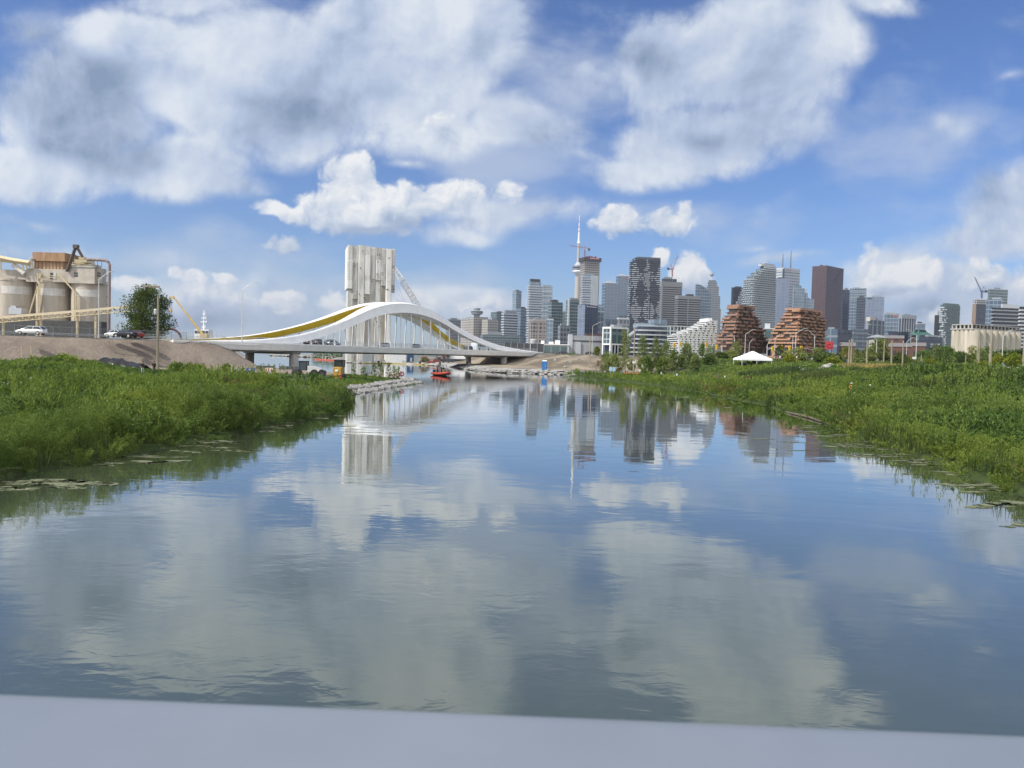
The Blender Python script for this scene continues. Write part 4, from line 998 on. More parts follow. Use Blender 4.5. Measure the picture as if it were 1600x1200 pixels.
def luffing(label, pm, pbase, ptop, ptipx, ptipy, D, mcol):
    c, t_, tip = P(pm, pbase, D), P(pm, ptop, D), P(ptipx, ptipy, D); m_ = M('crane_red' if mcol[0] > .3 else 'crane_slate', mcol, .6)
    o = thing('tower_crane', label, 'crane', (c.x, D, c.z))
    mb = MB(); lattice(mb, c, t_, 2.2, 2.2, 8, .2); mb.build('mast', m_, o); mb = MB(); lattice(mb, t_, tip, 1.6, 1.0, 12, .12); mb.build('jib', m_, o)
    bk = t_ + Vector((8 if ptipx < pm else -8, 0, 1)); ap = t_ + Vector((3 if ptipx < pm else -3, 0, 10)); mb = MB(); mb.cbox(t_ + Vector((0, 0, 1)), (5, 3, 3)); mb.tube([t_, bk], 1.0, 4); mb.tube([t_, ap], .5, 4); mb.tube([bk, ap], .3, 4); mb.build('machinery_deck', m_, o)
    mb = MB(); mb.tube([ap, tip], .12, 3); mb.build('tie', mechd, o); mb = MB(); mb.cbox(bk, (4, 3, 4)); mb.build('counterweight', mechd, o)
luffing('red luffing crane raised above the grey banded office tower', 1050.5, 433, 421, 1060, 398, 1510, (.34, .16, .15))
# curved glass tower, stepped tower with a beacon
q = Bld('condo_tower', 'blue glass condominium whose roof curves down to the right', 1086, 1088, 1111, 459, 1900, 10)
q.box('facade', fac['blue']); mb = MB(); pr_ = [(0, q.h - .2)] + [(q.a * u_, q.h + (q.z(444.5) - q.h) * (1 - u_ ** 2.2)) for u_ in np.linspace(0, 1, 12)] + [(q.a, q.h - .2)]
mb.extrude([(x, .5, z) for x, z in pr_[::-1]], (0, q.b - 1, 0)); mb.build('curved_roof', fac['blue'], q.o, local=True); q.bands('floor_slabs', slabg, 7, .8, .4)
q = Bld('stone_tower', 'stepped grey tower topped by a beacon on a short mast', 1102.5, 1105, 1126.5, 482, 2500, 8)
q.box('facade', fac['grey']); w_ = q.a
for i, (u0, u1, py) in enumerate(((0, .93, 462), (0, .83, 447), (.06, .70, 440), (.12, .62, 437.5))): q.box('upper_storeys', fac['grey'], w_ * u0, 1.5 * (i + 1), q.z(py + (24, 18, 9, 4)[i]), w_ * u1, q.b - 2 * i, q.z(py))
mb = MB(); c_ = (w_ * .37, 14, 0); mb.lathe([(3, q.z(438)), (2.2, q.z(431))], c_, 8); mb.build('mast', slabw, q.o, local=True)
mb = MB(); mb.lathe([(2, q.z(431)), (6.5, q.z(429.6)), (6.5, q.z(427)), (2, q.z(425.6)), (.6, q.z(424))], c_, 12); mb.build('beacon', slabg, q.o, local=True)
q = simple('glass_tower', 'small blue glass block behind the white terraced building', 1096, None, 1111, 502, 800, 'pale')
q = simple('bank_tower', 'black glass bank tower left of the terraced condominium', 1143, 1146, 1164, 449, 2500, 'dark', th=20, pent=(.5, 4, mechd))
q = Bld('stone_tower', 'grey stepped tower in front of the black bank tower', 1150, 1152, 1168, 471, 2100, 10); q.box('facade', fac['grey'])
for i, (u0, py) in enumerate(((.15, 463), (.3, 456), (.45, 450))): q.box('upper_storeys', fac['grey'], q.a * u0, 2 + i, q.z(py + 9), q.a, q.b - 2, q.z(py))
# terraced white and blue condominium, roof rising to the right
q = Bld('condo_tower', 'blue and white condominium with checkered balconies and a roof stepping up to the right', 1162.5, 1176, 1213.5, 420, 1250, 30)
zs = [(0, 437), (.10, 430), (.22, 424), (.36, 419), (.48, 414)]
q.box('facade', fac['aqua'], z1=q.z(438))
for i, (u0, py) in enumerate(zs): q.box('upper_storeys', fac['aqua'], q.a * u0, .2 + .3 * i, q.z(438) - .2 * i, q.a - .05 * i, q.b * (1 - u0 * .9), q.z(py))
q.box('roof_terrace', slabw, q.a * .38, 1, q.z(414), q.a * .98, q.b * .4, q.z(411)); q.box('roof_screen', slabg, q.a * .5, 2, q.z(411), q.a * .95, q.b * .35, q.z(409.4)); mb = MB(); mb.extrude([(q.a * .52, 2, q.z(409)), (q.a * .75, 2, q.z(406.2)), (q.a * .76, 2, q.z(406.9)), (q.a * .54, 2, q.z(409.6))], (0, 9, 0)); mb.build('roof_canopy', slabw, q.o, local=True)
mb, mb2 = MB(), MB(); p = 3.5; n = int(q.z(413) / p)
for k in range(1, n):
    z = k * p; umin = 0
    for u0, py in zs:
        if z > q.z(py): umin = u0 + .1
    if umin >= .6: break
    st = 4.2; x = q.a * umin + (k % 2) * st / 2
    while x < q.a - 2: mb.box(x, -1.7, z, x + 2.3, .1, z + 1.15); x += st
    mb2.box(q.a * umin, -.5, z - .25, q.a, .1, z + .1)
    y = (k % 2) * 2.5
    if z < q.z(437):
        while y < q.b - 2: mb.box(-1.5, y, z, .1, y + 3.0, z + 1.15); y += 4.6
tag(mb.build('balconies', slabw, q.o, local=True), kind='stuff'); mb2.build('floor_slabs', slabw, q.o, local=True)
# white marble bank tower with twin antennas and a logo
q = Bld('bank_tower', 'white bank tower with twin antennas and a small red roundel sign', 1211, 1224.5, 1250, 418.5, 2500, 30)
q.box('facade', fac['pale']); q.bands('floor_band', slabw, 9, 4.6, .5, z0=5); q.box('notch', mechd, -1.2, -1.2, 0, 3.2, 3.2, q.z(420)); q.box('parapet', slabw, -.8, -.8, q.z(421.5), q.a + .8, q.b + .8, q.h + .5)
for px_, t_, b_ in ((1226, 396, 417), (1238.4, 389, 417)):
    mb = MB(); x = q.X(px_, 417); mb.tube([(x, 8, q.h), (x, 8, q.z((t_ + b_) / 2)), (x, 8, q.z(t_))], [2.0, 1.6, .8], 6); mb.build('antenna', M('antenna_dark', (.13, .14, .17), .6), q.o, local=True)
mb = MB(); cz = q.z(421.6); cx = q.X(1234.8, 421)
mb.loft([[(cx + 2.6 * math.cos(a_), y_, cz + 2.6 * math.sin(a_)) for a_ in np.linspace(0, 2 * math.pi, 16, endpoint=False)] for y_ in (-1.6, -.9)]); sg = mb.build('roundel', M('sign_red', (.5, .10, .08), .6), q.o, local=True)
def text(body, mat, parent, loc, size, rot=(math.pi / 2, 0, 0), ext=.03, name='lettering', align='CENTER'):
    cu = bpy.data.curves.new(name, 'FONT'); cu.body = body; cu.size = size; cu.extrude = ext; cu.align_x = align; cu.align_y = 'CENTER'
    tmp = bpy.data.objects.new('tmp', cu); me = bpy.data.meshes.new_from_object(tmp); bpy.data.objects.remove(tmp); me.name = name; me.materials.append(mat)
    ob = bpy.data.objects.new(name, me); COL.objects.link(ob); ob.parent = parent; ob.location = loc; ob.rotation_euler = rot; return ob
text('BMO', M('sign_blue', (.05, .10, .30), .6), q.o, (q.X(1230.6, 421), -1.2, cz), 5.5)
q = simple('office_tower', 'flat pale blue glass office tower in front of the white bank tower', 1212, None, 1233.5, 435.5, 1700, 'lilac')
q = Bld('glass_tower', 'pale glass tower stepping down to the right behind the brown timber building', 1239, 1241, 1262, 450, 2000, 10); q.box('facade', fac['pale'], x1=q.a * .8)
for i, (u0, u1, py) in enumerate(((.0, .55, 446), (.8, 1.05, 457), (1.05, 1.25, 464.5), (1.25, 1.56, 466))): q.box('lower_step' if i else 'upper_step', fac['pale'], q.a * u0, 1 + .5 * i, 0 if i else q.h - .5, q.a * u1, q.b - 1, q.z(py))
q.fins('mullion', slabg, 7, .8, .4, z1=q.h - 1)
# red granite tower
q = Bld('office_tower', 'dark red granite skyscraper with a stepped black notch in its upper corner', 1269.5, 1291.5, 1318.5, 415, 2300, 42)
q.box('facade', fac['red']); q.fins('rib', M('granite_rib', (.105, .062, .058), .5), 6.5, 1.4, .5, z1=q.h - 3)
mb = MB()
for k in range(9): x = q.a * (.80 - .036 * k); mb.box(x, -1.0, q.z(418.2 + 2.6 * k), x + q.a * .07, .2, q.z(414.9 + 2.6 * k))
mb.build('stepped_notch', mechd, q.o, local=True); q.box('parapet', M('granite_rib', (.105, .062, .058), .5), -.6, -.6, q.h - 2.5, q.a + .6, q.b + .6, q.h + .6)
mb = MB(); [mb.box(q.a * u_, q.b * .4, q.h, q.a * u_ + 7, q.b * .4 + 6, q.h + 4) for u_ in (.05, .3, .62)]; mb.build('rooftop_plant', mechd, q.o, local=True)
# right part of the downtown
q = simple('glass_tower', 'dark blue glass tower touching the red granite skyscraper', 1316, 1318, 1329, 452.5, 1900, 'navy', th=15)
q = simple('office_tower', 'blue glass office tower with a pale top right of the red skyscraper', 1328, None, 1354, 451, 1850, 'blue'); q.bands('pale_top', slabg, 5, 1.2, .4, z0=q.h - 26)
q = simple('glass_tower', 'short dark banded glass tower in front of the blue office tower', 1339, None, 1352.5, 465, 1500, 'navy', slab=slabd, p=5, t=1, out=.4)
q = simple('office_tower', 'pale grey flat glass office tower', 1352.5, None, 1382, 464.5, 1750, 'lilac'); q.box('rooftop_sign', mechd, q.a * .1, -.3, q.h - 5, q.a * .35, .2, q.h - 2)
q = simple('office_block', 'dark ribbed office block with a beige roof box under the pale tower', 1353, 1361, 1382, 500, 1150, 'fins', th=35); q.box('roof_box', M('beige_box', (.46, .44, .40), .8), -1, q.b * .1, q.h - 2, q.a * .35, q.b * .9, q.z(495.5))
q = simple('glass_tower', 'blue grey glass block with a rust coloured roof sign', 1382, None, 1405.5, 490.5, 1500, 'blue'); q.box('sign', M('sign_rust', (.35, .12, .08), .6), q.a * .55, -.5, q.h - 5, q.a * .9, -.05, q.h - 2.5)
q = Bld('office_block', 'dark office block with pale vertical fins and a grey top storey', 1405, 1409, 1431, 497, 1400, 18); q.box('facade', fac['navy']); q.fins('fin', slabg, 5.6, 1.7, .7); q.box('top_storey', slabg, -.9, -.9, q.h - 1, q.a + .9, q.b + .9, q.z(492)); q.box('rooftop_plant', mech, q.a * .25, 3, q.z(492), q.a * .7, q.b - 3, q.z(490.5))
q = simple('low_rise', 'small glass block with a white roof edge beside the finned office', 1430, 1433, 1446, 505, 1500, 'pale', cap=slabw, th=15)
q = simple('low_rise', 'dark low glass block at the foot of the pale office tower', 1388, 1392, 1420, 518, 1000, 'navy', th=20)
# green roofed hall
q = Bld('market_hall', 'brick hall under a large green copper roof', 1426, 1430, 1453, 524, 1000, 14, 'building'); q.box('wall', fac['brick'])
mb = MB(); mb.loft([[(-3, -3, q.h), (q.a + 3, -3, q.h), (q.a + 3, q.b + 3, q.h), (-3, q.b + 3, q.h)], [(1, 4, q.z(515.5)), (q.a - 6, 4, q.z(515.5)), (q.a - 6, q.b - 4, q.z(515.5)), (1, q.b - 4, q.z(515.5))]]); mb.build('roof', copper, q.o, local=True)
# church
D = 900; c = P(1434, 545, D); o = thing('church', 'brick church with a slender green copper spire', 'church', (c.x, D, GZ)); z = lambda py: Zp(1434, py, D)
mb = MB(); mb.cbox((c.x, D, (GZ + z(532)) / 2), (6, 6, z(532) - GZ)); mb.cbox((c.x + 9, D + 6, GZ + 5), (18, 10, 10)); mb.build('tower', fac['brick'], o)
mb = MB(); mb.lathe([(4.2, z(532)), (3.2, z(529)), (.1, z(511.5))], (c.x, D, 0), 8); mb.build('spire', copper, o)
mb = MB(); mb.extrude([(c.x, D + .8, GZ + 10), (c.x + 18.3, D + .8, GZ + 10), (c.x + 18.3, D + 6, GZ + 15), (c.x, D + 6, GZ + 15)], (0, .1, 0)); mb.build('roof', copper, o)
q = simple('office_block', 'wide dark slate office block behind the church', 1436, 1440, 1473, 526, 850, 'navy', th=14); q.box('rooftop_plant', mech, q.a * .3, 4, q.h, q.a * .8, q.b - 4, q.z(523.5))
q = simple('low_rise', 'small grey penthouse block in front of the slate office', 1454, None, 1469, 537, 640, 'grey')
q = simple('glass_tower', 'slim dark tower behind the white checkered condominium', 1460.5, None, 1471, 492.5, 1500, 'dark', pent=(.6, 8, mech, (.4, .2)))
q = Bld('condo_tower', 'teal glass condominium with a jagged strip of white balconies on its left edge', 1469.5, 1477, 1500.5, 476, 1250, 24)
q.box('facade', fac['teal']); q.box('upper_floors', fac['teal'], 2, 2, q.h, q.a, q.b - 2, q.z(473.5)); mb = MB(); rg = random.Random(4)
for k in range(2, int(q.h / 3.4)):
    for j in range(3):
        if rg.random() < .55: mb.box(-1.4, 1 + j * q.b / 3.2, k * 3.4, .1, 1 + (j + .9) * q.b / 3.2, k * 3.4 + 2.0)
    if rg.random() < .6: x = rg.uniform(-1, 3); mb.box(x, -1.2, k * 3.4, x + 2.5, .1, k * 3.4 + 2.0)
tag(mb.build('white_balconies', slabw, q.o, local=True), kind='stuff'); q.bands('floor_slabs', slabd, 3.4, .5, .3)
q = Bld('skyscraper', 'brown concrete tower under construction at the far right with a crane', 1520, 1526, 1545, 475, 1400, 22); q.box('facade', fac['navy']); q.box('side_wall', M('raw_brown', (.24, .18, .14), .85, var=.2), -.8, .2, 0, .2, q.b, q.h); q.bands('raw_floors', M('raw_slab', (.42, .40, .37), .85), 3.6, .6, .8, z0=q.h, z1=q.z(466.5))
mb = MB(); [mb.box(x, y, q.h, x + .9, y + .9, q.z(466.8)) for x in np.linspace(0, q.a - 1, 7) for y in (0, q.b - 1)]; mb.build('raw_columns', M('raw_slab', (.42, .40, .37), .85), q.o, local=True)
luffing('slate blue luffing crane above the unfinished brown tower', 1534, 466.5, 456, 1522.5, 432.5, 1410, (.12, .13, .22))
q = simple('glass_tower', 'tall green grey glass tower behind the unfinished brown tower', 1544, 1546, 1575, 452, 1700, 'teal', th=10, slab=slabg, p=6.5, t=1, out=.4, cap=slabg)
q = simple('glass_tower', 'blue glass tower in front of the green grey one', 1541, None, 1567, 468, 1300, 'blue')
q = Bld('office_block', 'black and white banded office block with a white top box', 1550, 1553, 1594, 481, 1100, 10); q.box('facade', fac['dark']); q.bands('floor_band', slabg, 5.2, 1.7, .6, z0=4); q.box('roof_box', slabw, q.a * .33, 3, q.h, q.a * .95, q.b - 3, q.z(475))
q = Bld('office_block', 'white banded office block at the right edge of the photograph', 1593, 1595, 1640, 479.5, 1050, 10); q.box('facade', fac['dark']); q.bands('floor_band', slabw, 5, 2.2, .6, z0=4)

# --- low buildings closer in
q = simple('low_rise', 'dark glass low building right of the second timber block', 1289, None, 1309, 514, 620, 'blue'); q.pent(.5, 1.5, mech)
q = simple('low_rise', 'brown and glass mid-rise under the red skyscraper', 1302, 1306, 1332, 515, 700, 'navy', th=20)
q = simple('low_rise', 'dark slate mid-rise with a bright glass storey', 1330, 1334, 1357, 514, 720, 'blue', th=15, slab=slabd, p=3.6, t=.9, out=.4)
for i, (a_, b_, t_, d_, lb) in enumerate(((1312, 1336, 541, 420, 'red brick low building between the wooden poles'), (1378, 1412, 529, 520, 'pale gabled brick warehouse row'), (1388, 1424, 542, 430, 'red brick shed with dark windows near the lamp posts'), (1424, 1446, 541, 450, 'red brick building below the church spire'))):
    q = Bld('brick_building', lb, a_, None, b_, t_, d_, 32, 'building', dep=10); q.box('wall', fac['brick']); mb = MB(); hh = q.h; mb.extrude([(-.4, -.4, hh), (-.4, q.b + .4, hh), (-.4, q.b / 2, hh + 2.2)], (q.a + .8, 0, 0)); mb.build('roof', M('slate_roof', (.16, .15, .15), .8), q.o, local=True)
D = 480; c = P(1375.5, 545, D); o = thing('pavilion', 'pale pavilion with a shallow pyramid roof behind the tall tree', 'pavilion', (c.x, D, GZ)); z = lambda py: Zp(1375, py, D)
mb = MB(); mb.cbox((c.x, D + 5, (GZ + z(528)) / 2), (7, 7, z(528) - GZ)); mb.build('wall', M('beige_box', (.46, .44, .40), .8), o)
mb = MB(); mb.loft([[(c.x + s_ * x, D + 5 + s_ * y, zz) for x, y in ((-4.6, -4.6), (4.6, -4.6), (4.6, 4.6), (-4.6, 4.6))] for zz, s_ in ((z(528), 1), (z(527), 1), (z(522.6), .12))]); mb.build('roof', mech, o)
# glass cube with white frame
q = Bld('glass_pavilion', 'glass box building in a thick white frame raised on columns', 941.5, 954.5, 982, 511.5, 420, 34, base=4.6)
gz_ = q.z(538); q.box('glazing', fac['aqua'], .5, .5, gz_, q.a - .5, q.b - .5, q.h - .5); mb = MB(); t_ = .75
for z in (gz_ - .4, q.h - .7): mb.box(0, 0, z, q.a, t_, z + .8); mb.box(0, t_, z, t_, q.b, z + .8)
for x, y in ((0, 0), (q.a - t_, 0), (0, q.b - t_)): mb.box(x - .03, y - .03, 0, x + t_ + .03, y + t_ + .03, q.h + .13)
mb.box(-.02, -.02, q.h, q.a + .02, q.b + .02, q.h + .3); mb.build('frame', white_paint, q.o, local=True)
q.box('dark_glazing', fac['teal'], q.a * .05, .42, gz_ + .45, q.a * .95, .6, q.h - .75); q.box('lobby', fac['navy'], 1.5, 1.5, 0, q.a - 1, q.b - 1, gz_ - .4)
for k in range(3):
    mb = MB(); mb.lathe([(.28, 0), (.28, gz_ - .4)], (1.6 + 2.2 * k, .5, 0), 10); mb.build('column', white_paint, q.o, local=True)
q.box('rooftop_plant', slabg, q.a * .3, 2, q.h + .3, q.a * .75, q.b - 2, q.h + 1.6)
# grey warehouse
q = Bld('warehouse', 'long grey metal-clad warehouse left of the glass box', 888, 889, 941, 524.5, 430, 4, base=4.6)
cl = M('metal_cladding', (.30, .315, .335), .5, var=.08, scale=.5); q.box('wall', cl); q.box('tall_bay', M('cladding_pale', (.42, .44, .47), .5), -.3, -.4, 0, q.a * .11, q.b, q.h + .6); q.box('dark_recess', mechd, q.a * .11, -.15, q.z(534), q.a * .98, .1, q.z(532)); q.box('lower_wall', M('cladding_pale', (.42, .44, .47), .5), q.a * .2, -.8, 0, q.a * .36, .2, q.z(534.5)); q.box('base_window', glass_dark, q.a * .36, -.2, 0, q.a, .1, 1.6)
q = Bld('warehouse', 'low pale glass and metal shed right of the white arch end', 845, None, 889, 538, 420, 32, base=4.6, dep=14); q.box('wall', M('cladding_pale', (.42, .44, .47), .5)); q.box('window_band', fac['teal'], 1, -.2, q.h * .3, q.a - 1, .1, q.h * .85); q.box('roof_edge', white_paint, -.3, -.4, q.h - .3, q.a + .3, q.b, q.h + .1)
for k, (x0, x1, py) in enumerate(((.0, .12, 532.5), (.28, .45, 534), (.5, .68, 531.5))): q.box('roof_unit', white_paint, q.a * x0, 2, q.h + .1, q.a * x1, 7, q.z(py))
q = Bld('hoarding', 'long dark construction hoarding with pale posts behind the bridge end', 788, None, 850, 536.5, 400, 32, 'fence', base=4.6, dep=.4); q.box('panel', M('hoarding_dark', (.06, .062, .07), .7, var=.1))
for k in range(7): q.box('post', slabg, q.a * k / 6 - .15, -.25, 0, q.a * k / 6 + .15, 0, q.h + .3)
D = 415; c = P(832.5, 545, D); o = thing('storage_tank', 'pale round storage tank behind the dark hoarding', 'tank', (c.x, D, 4.6)); mb = MB(); mb.lathe([(1.75, 4.6), (1.75, Zp(832, 531.3, D)), (1.2, Zp(832, 530, D)), (.1, Zp(832, 529.6, D))], (c.x, D, 0), 20); mb.build('shell', M('cladding_pale', (.42, .44, .47), .5), o, smooth=True); mb = MB(); mb.tube([(c.x + 1.85, D, 4.6), (c.x + 1.85, D, Zp(832, 530, D))], .08, 4); mb.build('ladder', galv, o)
# curved terraced condominium
def curved_condo():
    q = Bld('condo_building', 'long grey terraced apartment building with curved white balcony bands', 1004, None, 1096, 509, 560, 4, base=4.4, dep=26)
    wing = lambda x0, x1, z0, z1, nm='wing': q.box(nm, fac['aqua'], x0, 1.2, z0, x1, q.b, z1)
    X_ = lambda px: q.X(px, 530)
    fl = 3.2; n = int(q.h / fl)
    wing(X_(1046), q.a, 0, q.h - .5); q.box('roof_edge', slabw, X_(1046), -.4, q.h - .5, q.a + .5, q.b, q.h)
    wing(X_(1002), X_(1046), 0, q.z(510)); q.box('penthouse', fac['pale'], X_(1000), 4, q.z(512), X_(1044), q.b - 2, q.z(505)); q.box('penthouse', fac['pale'], X_(1023), 3, q.z(506), X_(1043), q.b - 4, q.z(499))
    mb, mb2 = MB(), MB()
    for k in range(n):
        z = k * fl + 1.2; xl = X_(983 + 22 * max(0, k / n - .12) * .9); xr = X_(1046)
        arc = [(xl + (xr - xl) * u_, 1.3 - 2.6 * math.sin(math.pi * min(1, u_ * 1.05)) ** .7) for u_ in np.linspace(0, 1, 14)]
        mb.prism(arc + [(xr, 3), (xl, 3)], z, z + 1.0)
        mb2.prism([(x, y + 1.4) for x, y in arc] + [(xr, 6), (xl, 6)], z + 1.0, z + fl)
        mb.box(X_(1046.3), -.6, z, q.a + .2, 1.3, z + .9)
    mb.build('balcony_band', M('slab_soft', (.44, .46, .48), .6), q.o, local=True); mb2.build('glazing', fac['navy'], q.o, local=True)
    mb = MB()
    for k in range(10): x = X_(1047) + (q.a - X_(1047)) * k / 9; mb.box(x - .15, -.75, 0, x + .15, 1.3, q.h - .6)
    mb.build('party_wall', slabw, q.o, local=True)
    mb = MB(); mb.loft([[(X_(984), 5, q.z(527)), (X_(1004), 5, q.z(513)), (X_(1004), 20, q.z(513)), (X_(984), 20, q.z(527))], [(X_(984), 5, q.z(530)), (X_(1004), 5, q.z(516)), (X_(1004), 20, q.z(516)), (X_(984), 20, q.z(530))]]); mb.build('sloping_roof', slabg, q.o, local=True)
curved_condo()
# white stepped apartment building
def white_terrace():
    q = Bld('condo_building', 'bright white apartment building whose storeys step up to the right', 1058, None, 1121, 503, 430, 6, base=4.3, dep=20)
    X_ = lambda px: q.X(px, 530); wm = M('render_white', (.66, .66, .65), .6, var=.04)
    lv = [528, 524.5, 521, 517.6, 514, 510.4, 506.8, 503]; st = [1059, 1066, 1074, 1082, 1090, 1097, 1102, 1107]
    fl = q.z(524.5) - q.z(528); zb = q.z(528); k = 0
    while zb - fl > -.5: zb -= fl; lv.insert(0, None); st.insert(0, 1060)
    z = zb
    glass_b = MB(); wall = MB(); rg = random.Random(2)
    for i, s_ in enumerate(st):
        x0 = X_(s_); wall.box(x0, -.2, z + fl - .55, q.a, q.b, z + fl)            # spandrel / terrace slab
        glass_b.box(x0 + .6, 1.0, z, q.a - .3, q.b - .2, z + fl - .55)
        x = x0 + .3 * (i % 2); w_ = 2.45
        while x < q.a - .4:
            ww = w_ * rg.choice((.45, .6, .75)); wall.box(x, 0, z, min(q.a, x + ww), 1.5, z + fl - .55); x += w_
        wall.box(q.a - .5, .3, z, q.a, q.b, z + fl - .55)
        z += fl
    wall.build('wall', wm, q.o, local=True); glass_b.build('glazing', fac['dark'], q.o, local=True)
    q.box('rooftop_plant', wm, X_(1108), 3, z, q.a - 2, q.b - 3, z + 1.5)
white_terrace()
# timber-faced apartment blocks, storeys shifted like stacked trays
def timber(label, D, rows, th, seed, colr, ptop, pbase=548):
    """rows: list of (py_top, px_left, px_corner, px_right) from the top storey down"""
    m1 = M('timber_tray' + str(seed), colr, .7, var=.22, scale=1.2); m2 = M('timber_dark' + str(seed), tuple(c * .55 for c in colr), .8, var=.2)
    pm = (rows[-1][1] + rows[-1][3]) / 2
    c = P(rows[-1][2], pbase, D); o = thing('timber_apartments', label, 'building', (c.x, D, 4.2)); t_ = R(th)
    rg = random.Random(seed); gb, tb, db = MB(), MB(), MB(); Rm = Matrix.Rotation(t_, 3, 'Z')
    zlist = [Zp(pm, r_[0], D) for r_ in rows] + [4.0]
    for i, r_ in enumerate(rows):
        loc, _, a, b = corner(r_[1], r_[2], r_[3], 530, D, th); z1, z0 = zlist[i], zlist[i + 1]; hh = z1 - z0
        def put(mb, x0, y0, za, x1, y1, zb):
            n = len(mb.v); mb.box(x0, y0, za, x1, y1, zb); mb.v[n:] = [tuple(Rm @ Vector(p_) + Vector((loc.x, loc.y, 0))) for p_ in mb.v[n:]]
        b = b or 14
        put(gb, .9, .9, z0, a - .6, b - .6, z1 - .2)
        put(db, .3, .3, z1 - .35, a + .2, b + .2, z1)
        sx = 2.9; nx = max(1, int(a / sx)); sx = a / nx
        for k in range(nx):
            if (k + i) % 2 == 0 or rg.random() < .2: put(tb if rg.random() < .75 else db, k * sx - .15, -1.0 + .5 * rg.random(), z0 - .12, (k + 1) * sx + .1, .5, z0 + hh * rg.uniform(.26, .40))
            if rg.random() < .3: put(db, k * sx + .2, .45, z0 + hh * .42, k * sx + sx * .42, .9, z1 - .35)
            if (k + i) % 3 == 0: put(tb, k * sx - .12, -.5, z0 + hh * .42, k * sx + .25, .8, z1)
        ny = max(1, int(b / sx)); sy = b / ny
        for k in range(ny):
            if (k + i) % 2 == 0 or rg.random() < .25: put(tb, -1.1 + .35 * rg.random(), k * sy - .15, z0 - .15, .5, (k + 1) * sy + .15, z0 + hh * .45)
            if rg.random() < .4: put(tb, .45, k * sy, z0 + hh * .4, .9, k * sy + sy * .5, z1 - .3)
        if i == 0: put(tb, -.4, -.6, z1 - .9, a + .3, b + .3, z1 + .15)
    gb.build('glazing', fac['timberglass'], o); tb.build('timber_balconies', m1, o); db.build('dark_panels', m2, o)  # last mesh: panels and some trays in a darker timber tone
fac['timberglass'] = FM('facade_timber', (.05, .052, .056), (.26, .27, .27), (.20, .11, .075), cw=1.7, ch=3.2, fw=.22, fh=.14)
rows = [(476.5, 1136, 1152, 1176), (482, 1134, 1152, 1178), (487.5, 1132, 1152, 1178.5), (493, 1129, 1151, 1186), (498.5, 1127, 1150, 1187), (504, 1125, 1149, 1188.5), (509.5, 1124, 1148, 1194), (515, 1122, 1147, 1196), (520.5, 1121, 1146, 1197), (526, 1120, 1146, 1200), (531.5, 1119, 1146, 1206), (537, 1118.5, 1146, 1208), (542.5, 1118, 1146, 1209)]
timber('brown timber-clad apartment block stepping up to a narrow top, the left of the pair', 400, rows, 38, 21, (.30, .175, .128), 476)
rows = [(481.5, 1226, 1248, 1282), (486.5, 1224, 1248, 1283), (491.5, 1222, 1249, 1290), (496.5, 1216, 1248, 1290), (501.5, 1215, 1247, 1290.5), (506.5, 1211, 1246, 1290), (511.5, 1208, 1246, 1291), (516.5, 1206, 1246, 1290), (521.5, 1204, 1246, 1290.5), (526.5, 1203, 1246, 1291), (531.5, 1202, 1246, 1292), (537, 1202, 1246, 1293), (542.5, 1202, 1246, 1293)]
timber('orange timber apartment block with a sunlit left side beside the red billboard', 395, rows, 46, 22, (.40, .225, .145), 481)
q = simple('low_rise', 'narrow green and white building in the gap between the timber blocks', 1193, None, 1210, 513.5, 470, 'teal', base=4.4); q.box('roof_edge', slabw, -.4, -.4, q.h - .4, q.a + .4, q.b, q.h + .2); q.box('tower', slabw, q.a * .1, 4, q.h, q.a * .6, 9, q.z(505))
# red billboard
D = 372; a_, b_ = P(1289.5, 546, D), P(1302, 533.5, D); o = thing('billboard', 'bright red billboard with a dark swirl beside the orange timber block', 'billboard', ((a_.x + b_.x) / 2, D, 4.5))
mb = MB(); mb.box(a_.x, D, a_.z, b_.x, D + .35, b_.z); bp = mb.build('panel', M('billboard_red', (.46, .05, .055), .5, var=.05), o); mb = MB()
cxx, czz = (a_.x + b_.x) / 2, (a_.z + b_.z) / 2
pts = [(cxx + (.35 + .42 * q_) * math.cos(q_ * 2.1) * 1.25, D - .06, czz + (.35 + .36 * q_) * math.sin(q_ * 2.1)) for q_ in np.linspace(0, 3.4, 30)]
mb.tube([p_ for p_ in pts if a_.x < p_[0] < b_.x and a_.z < p_[2] < b_.z], .12, 5); mb.build('printed_swirl', M('billboard_maroon', (.22, .015, .03), .5), bp)
for x in (a_.x + .5, b_.x - .5):
    mb = MB(); mb.tube([(x, D + .5, 4.3), (x, D + .5, b_.z - .2)], .14, 6); mb.build('leg', dark_metal, o)
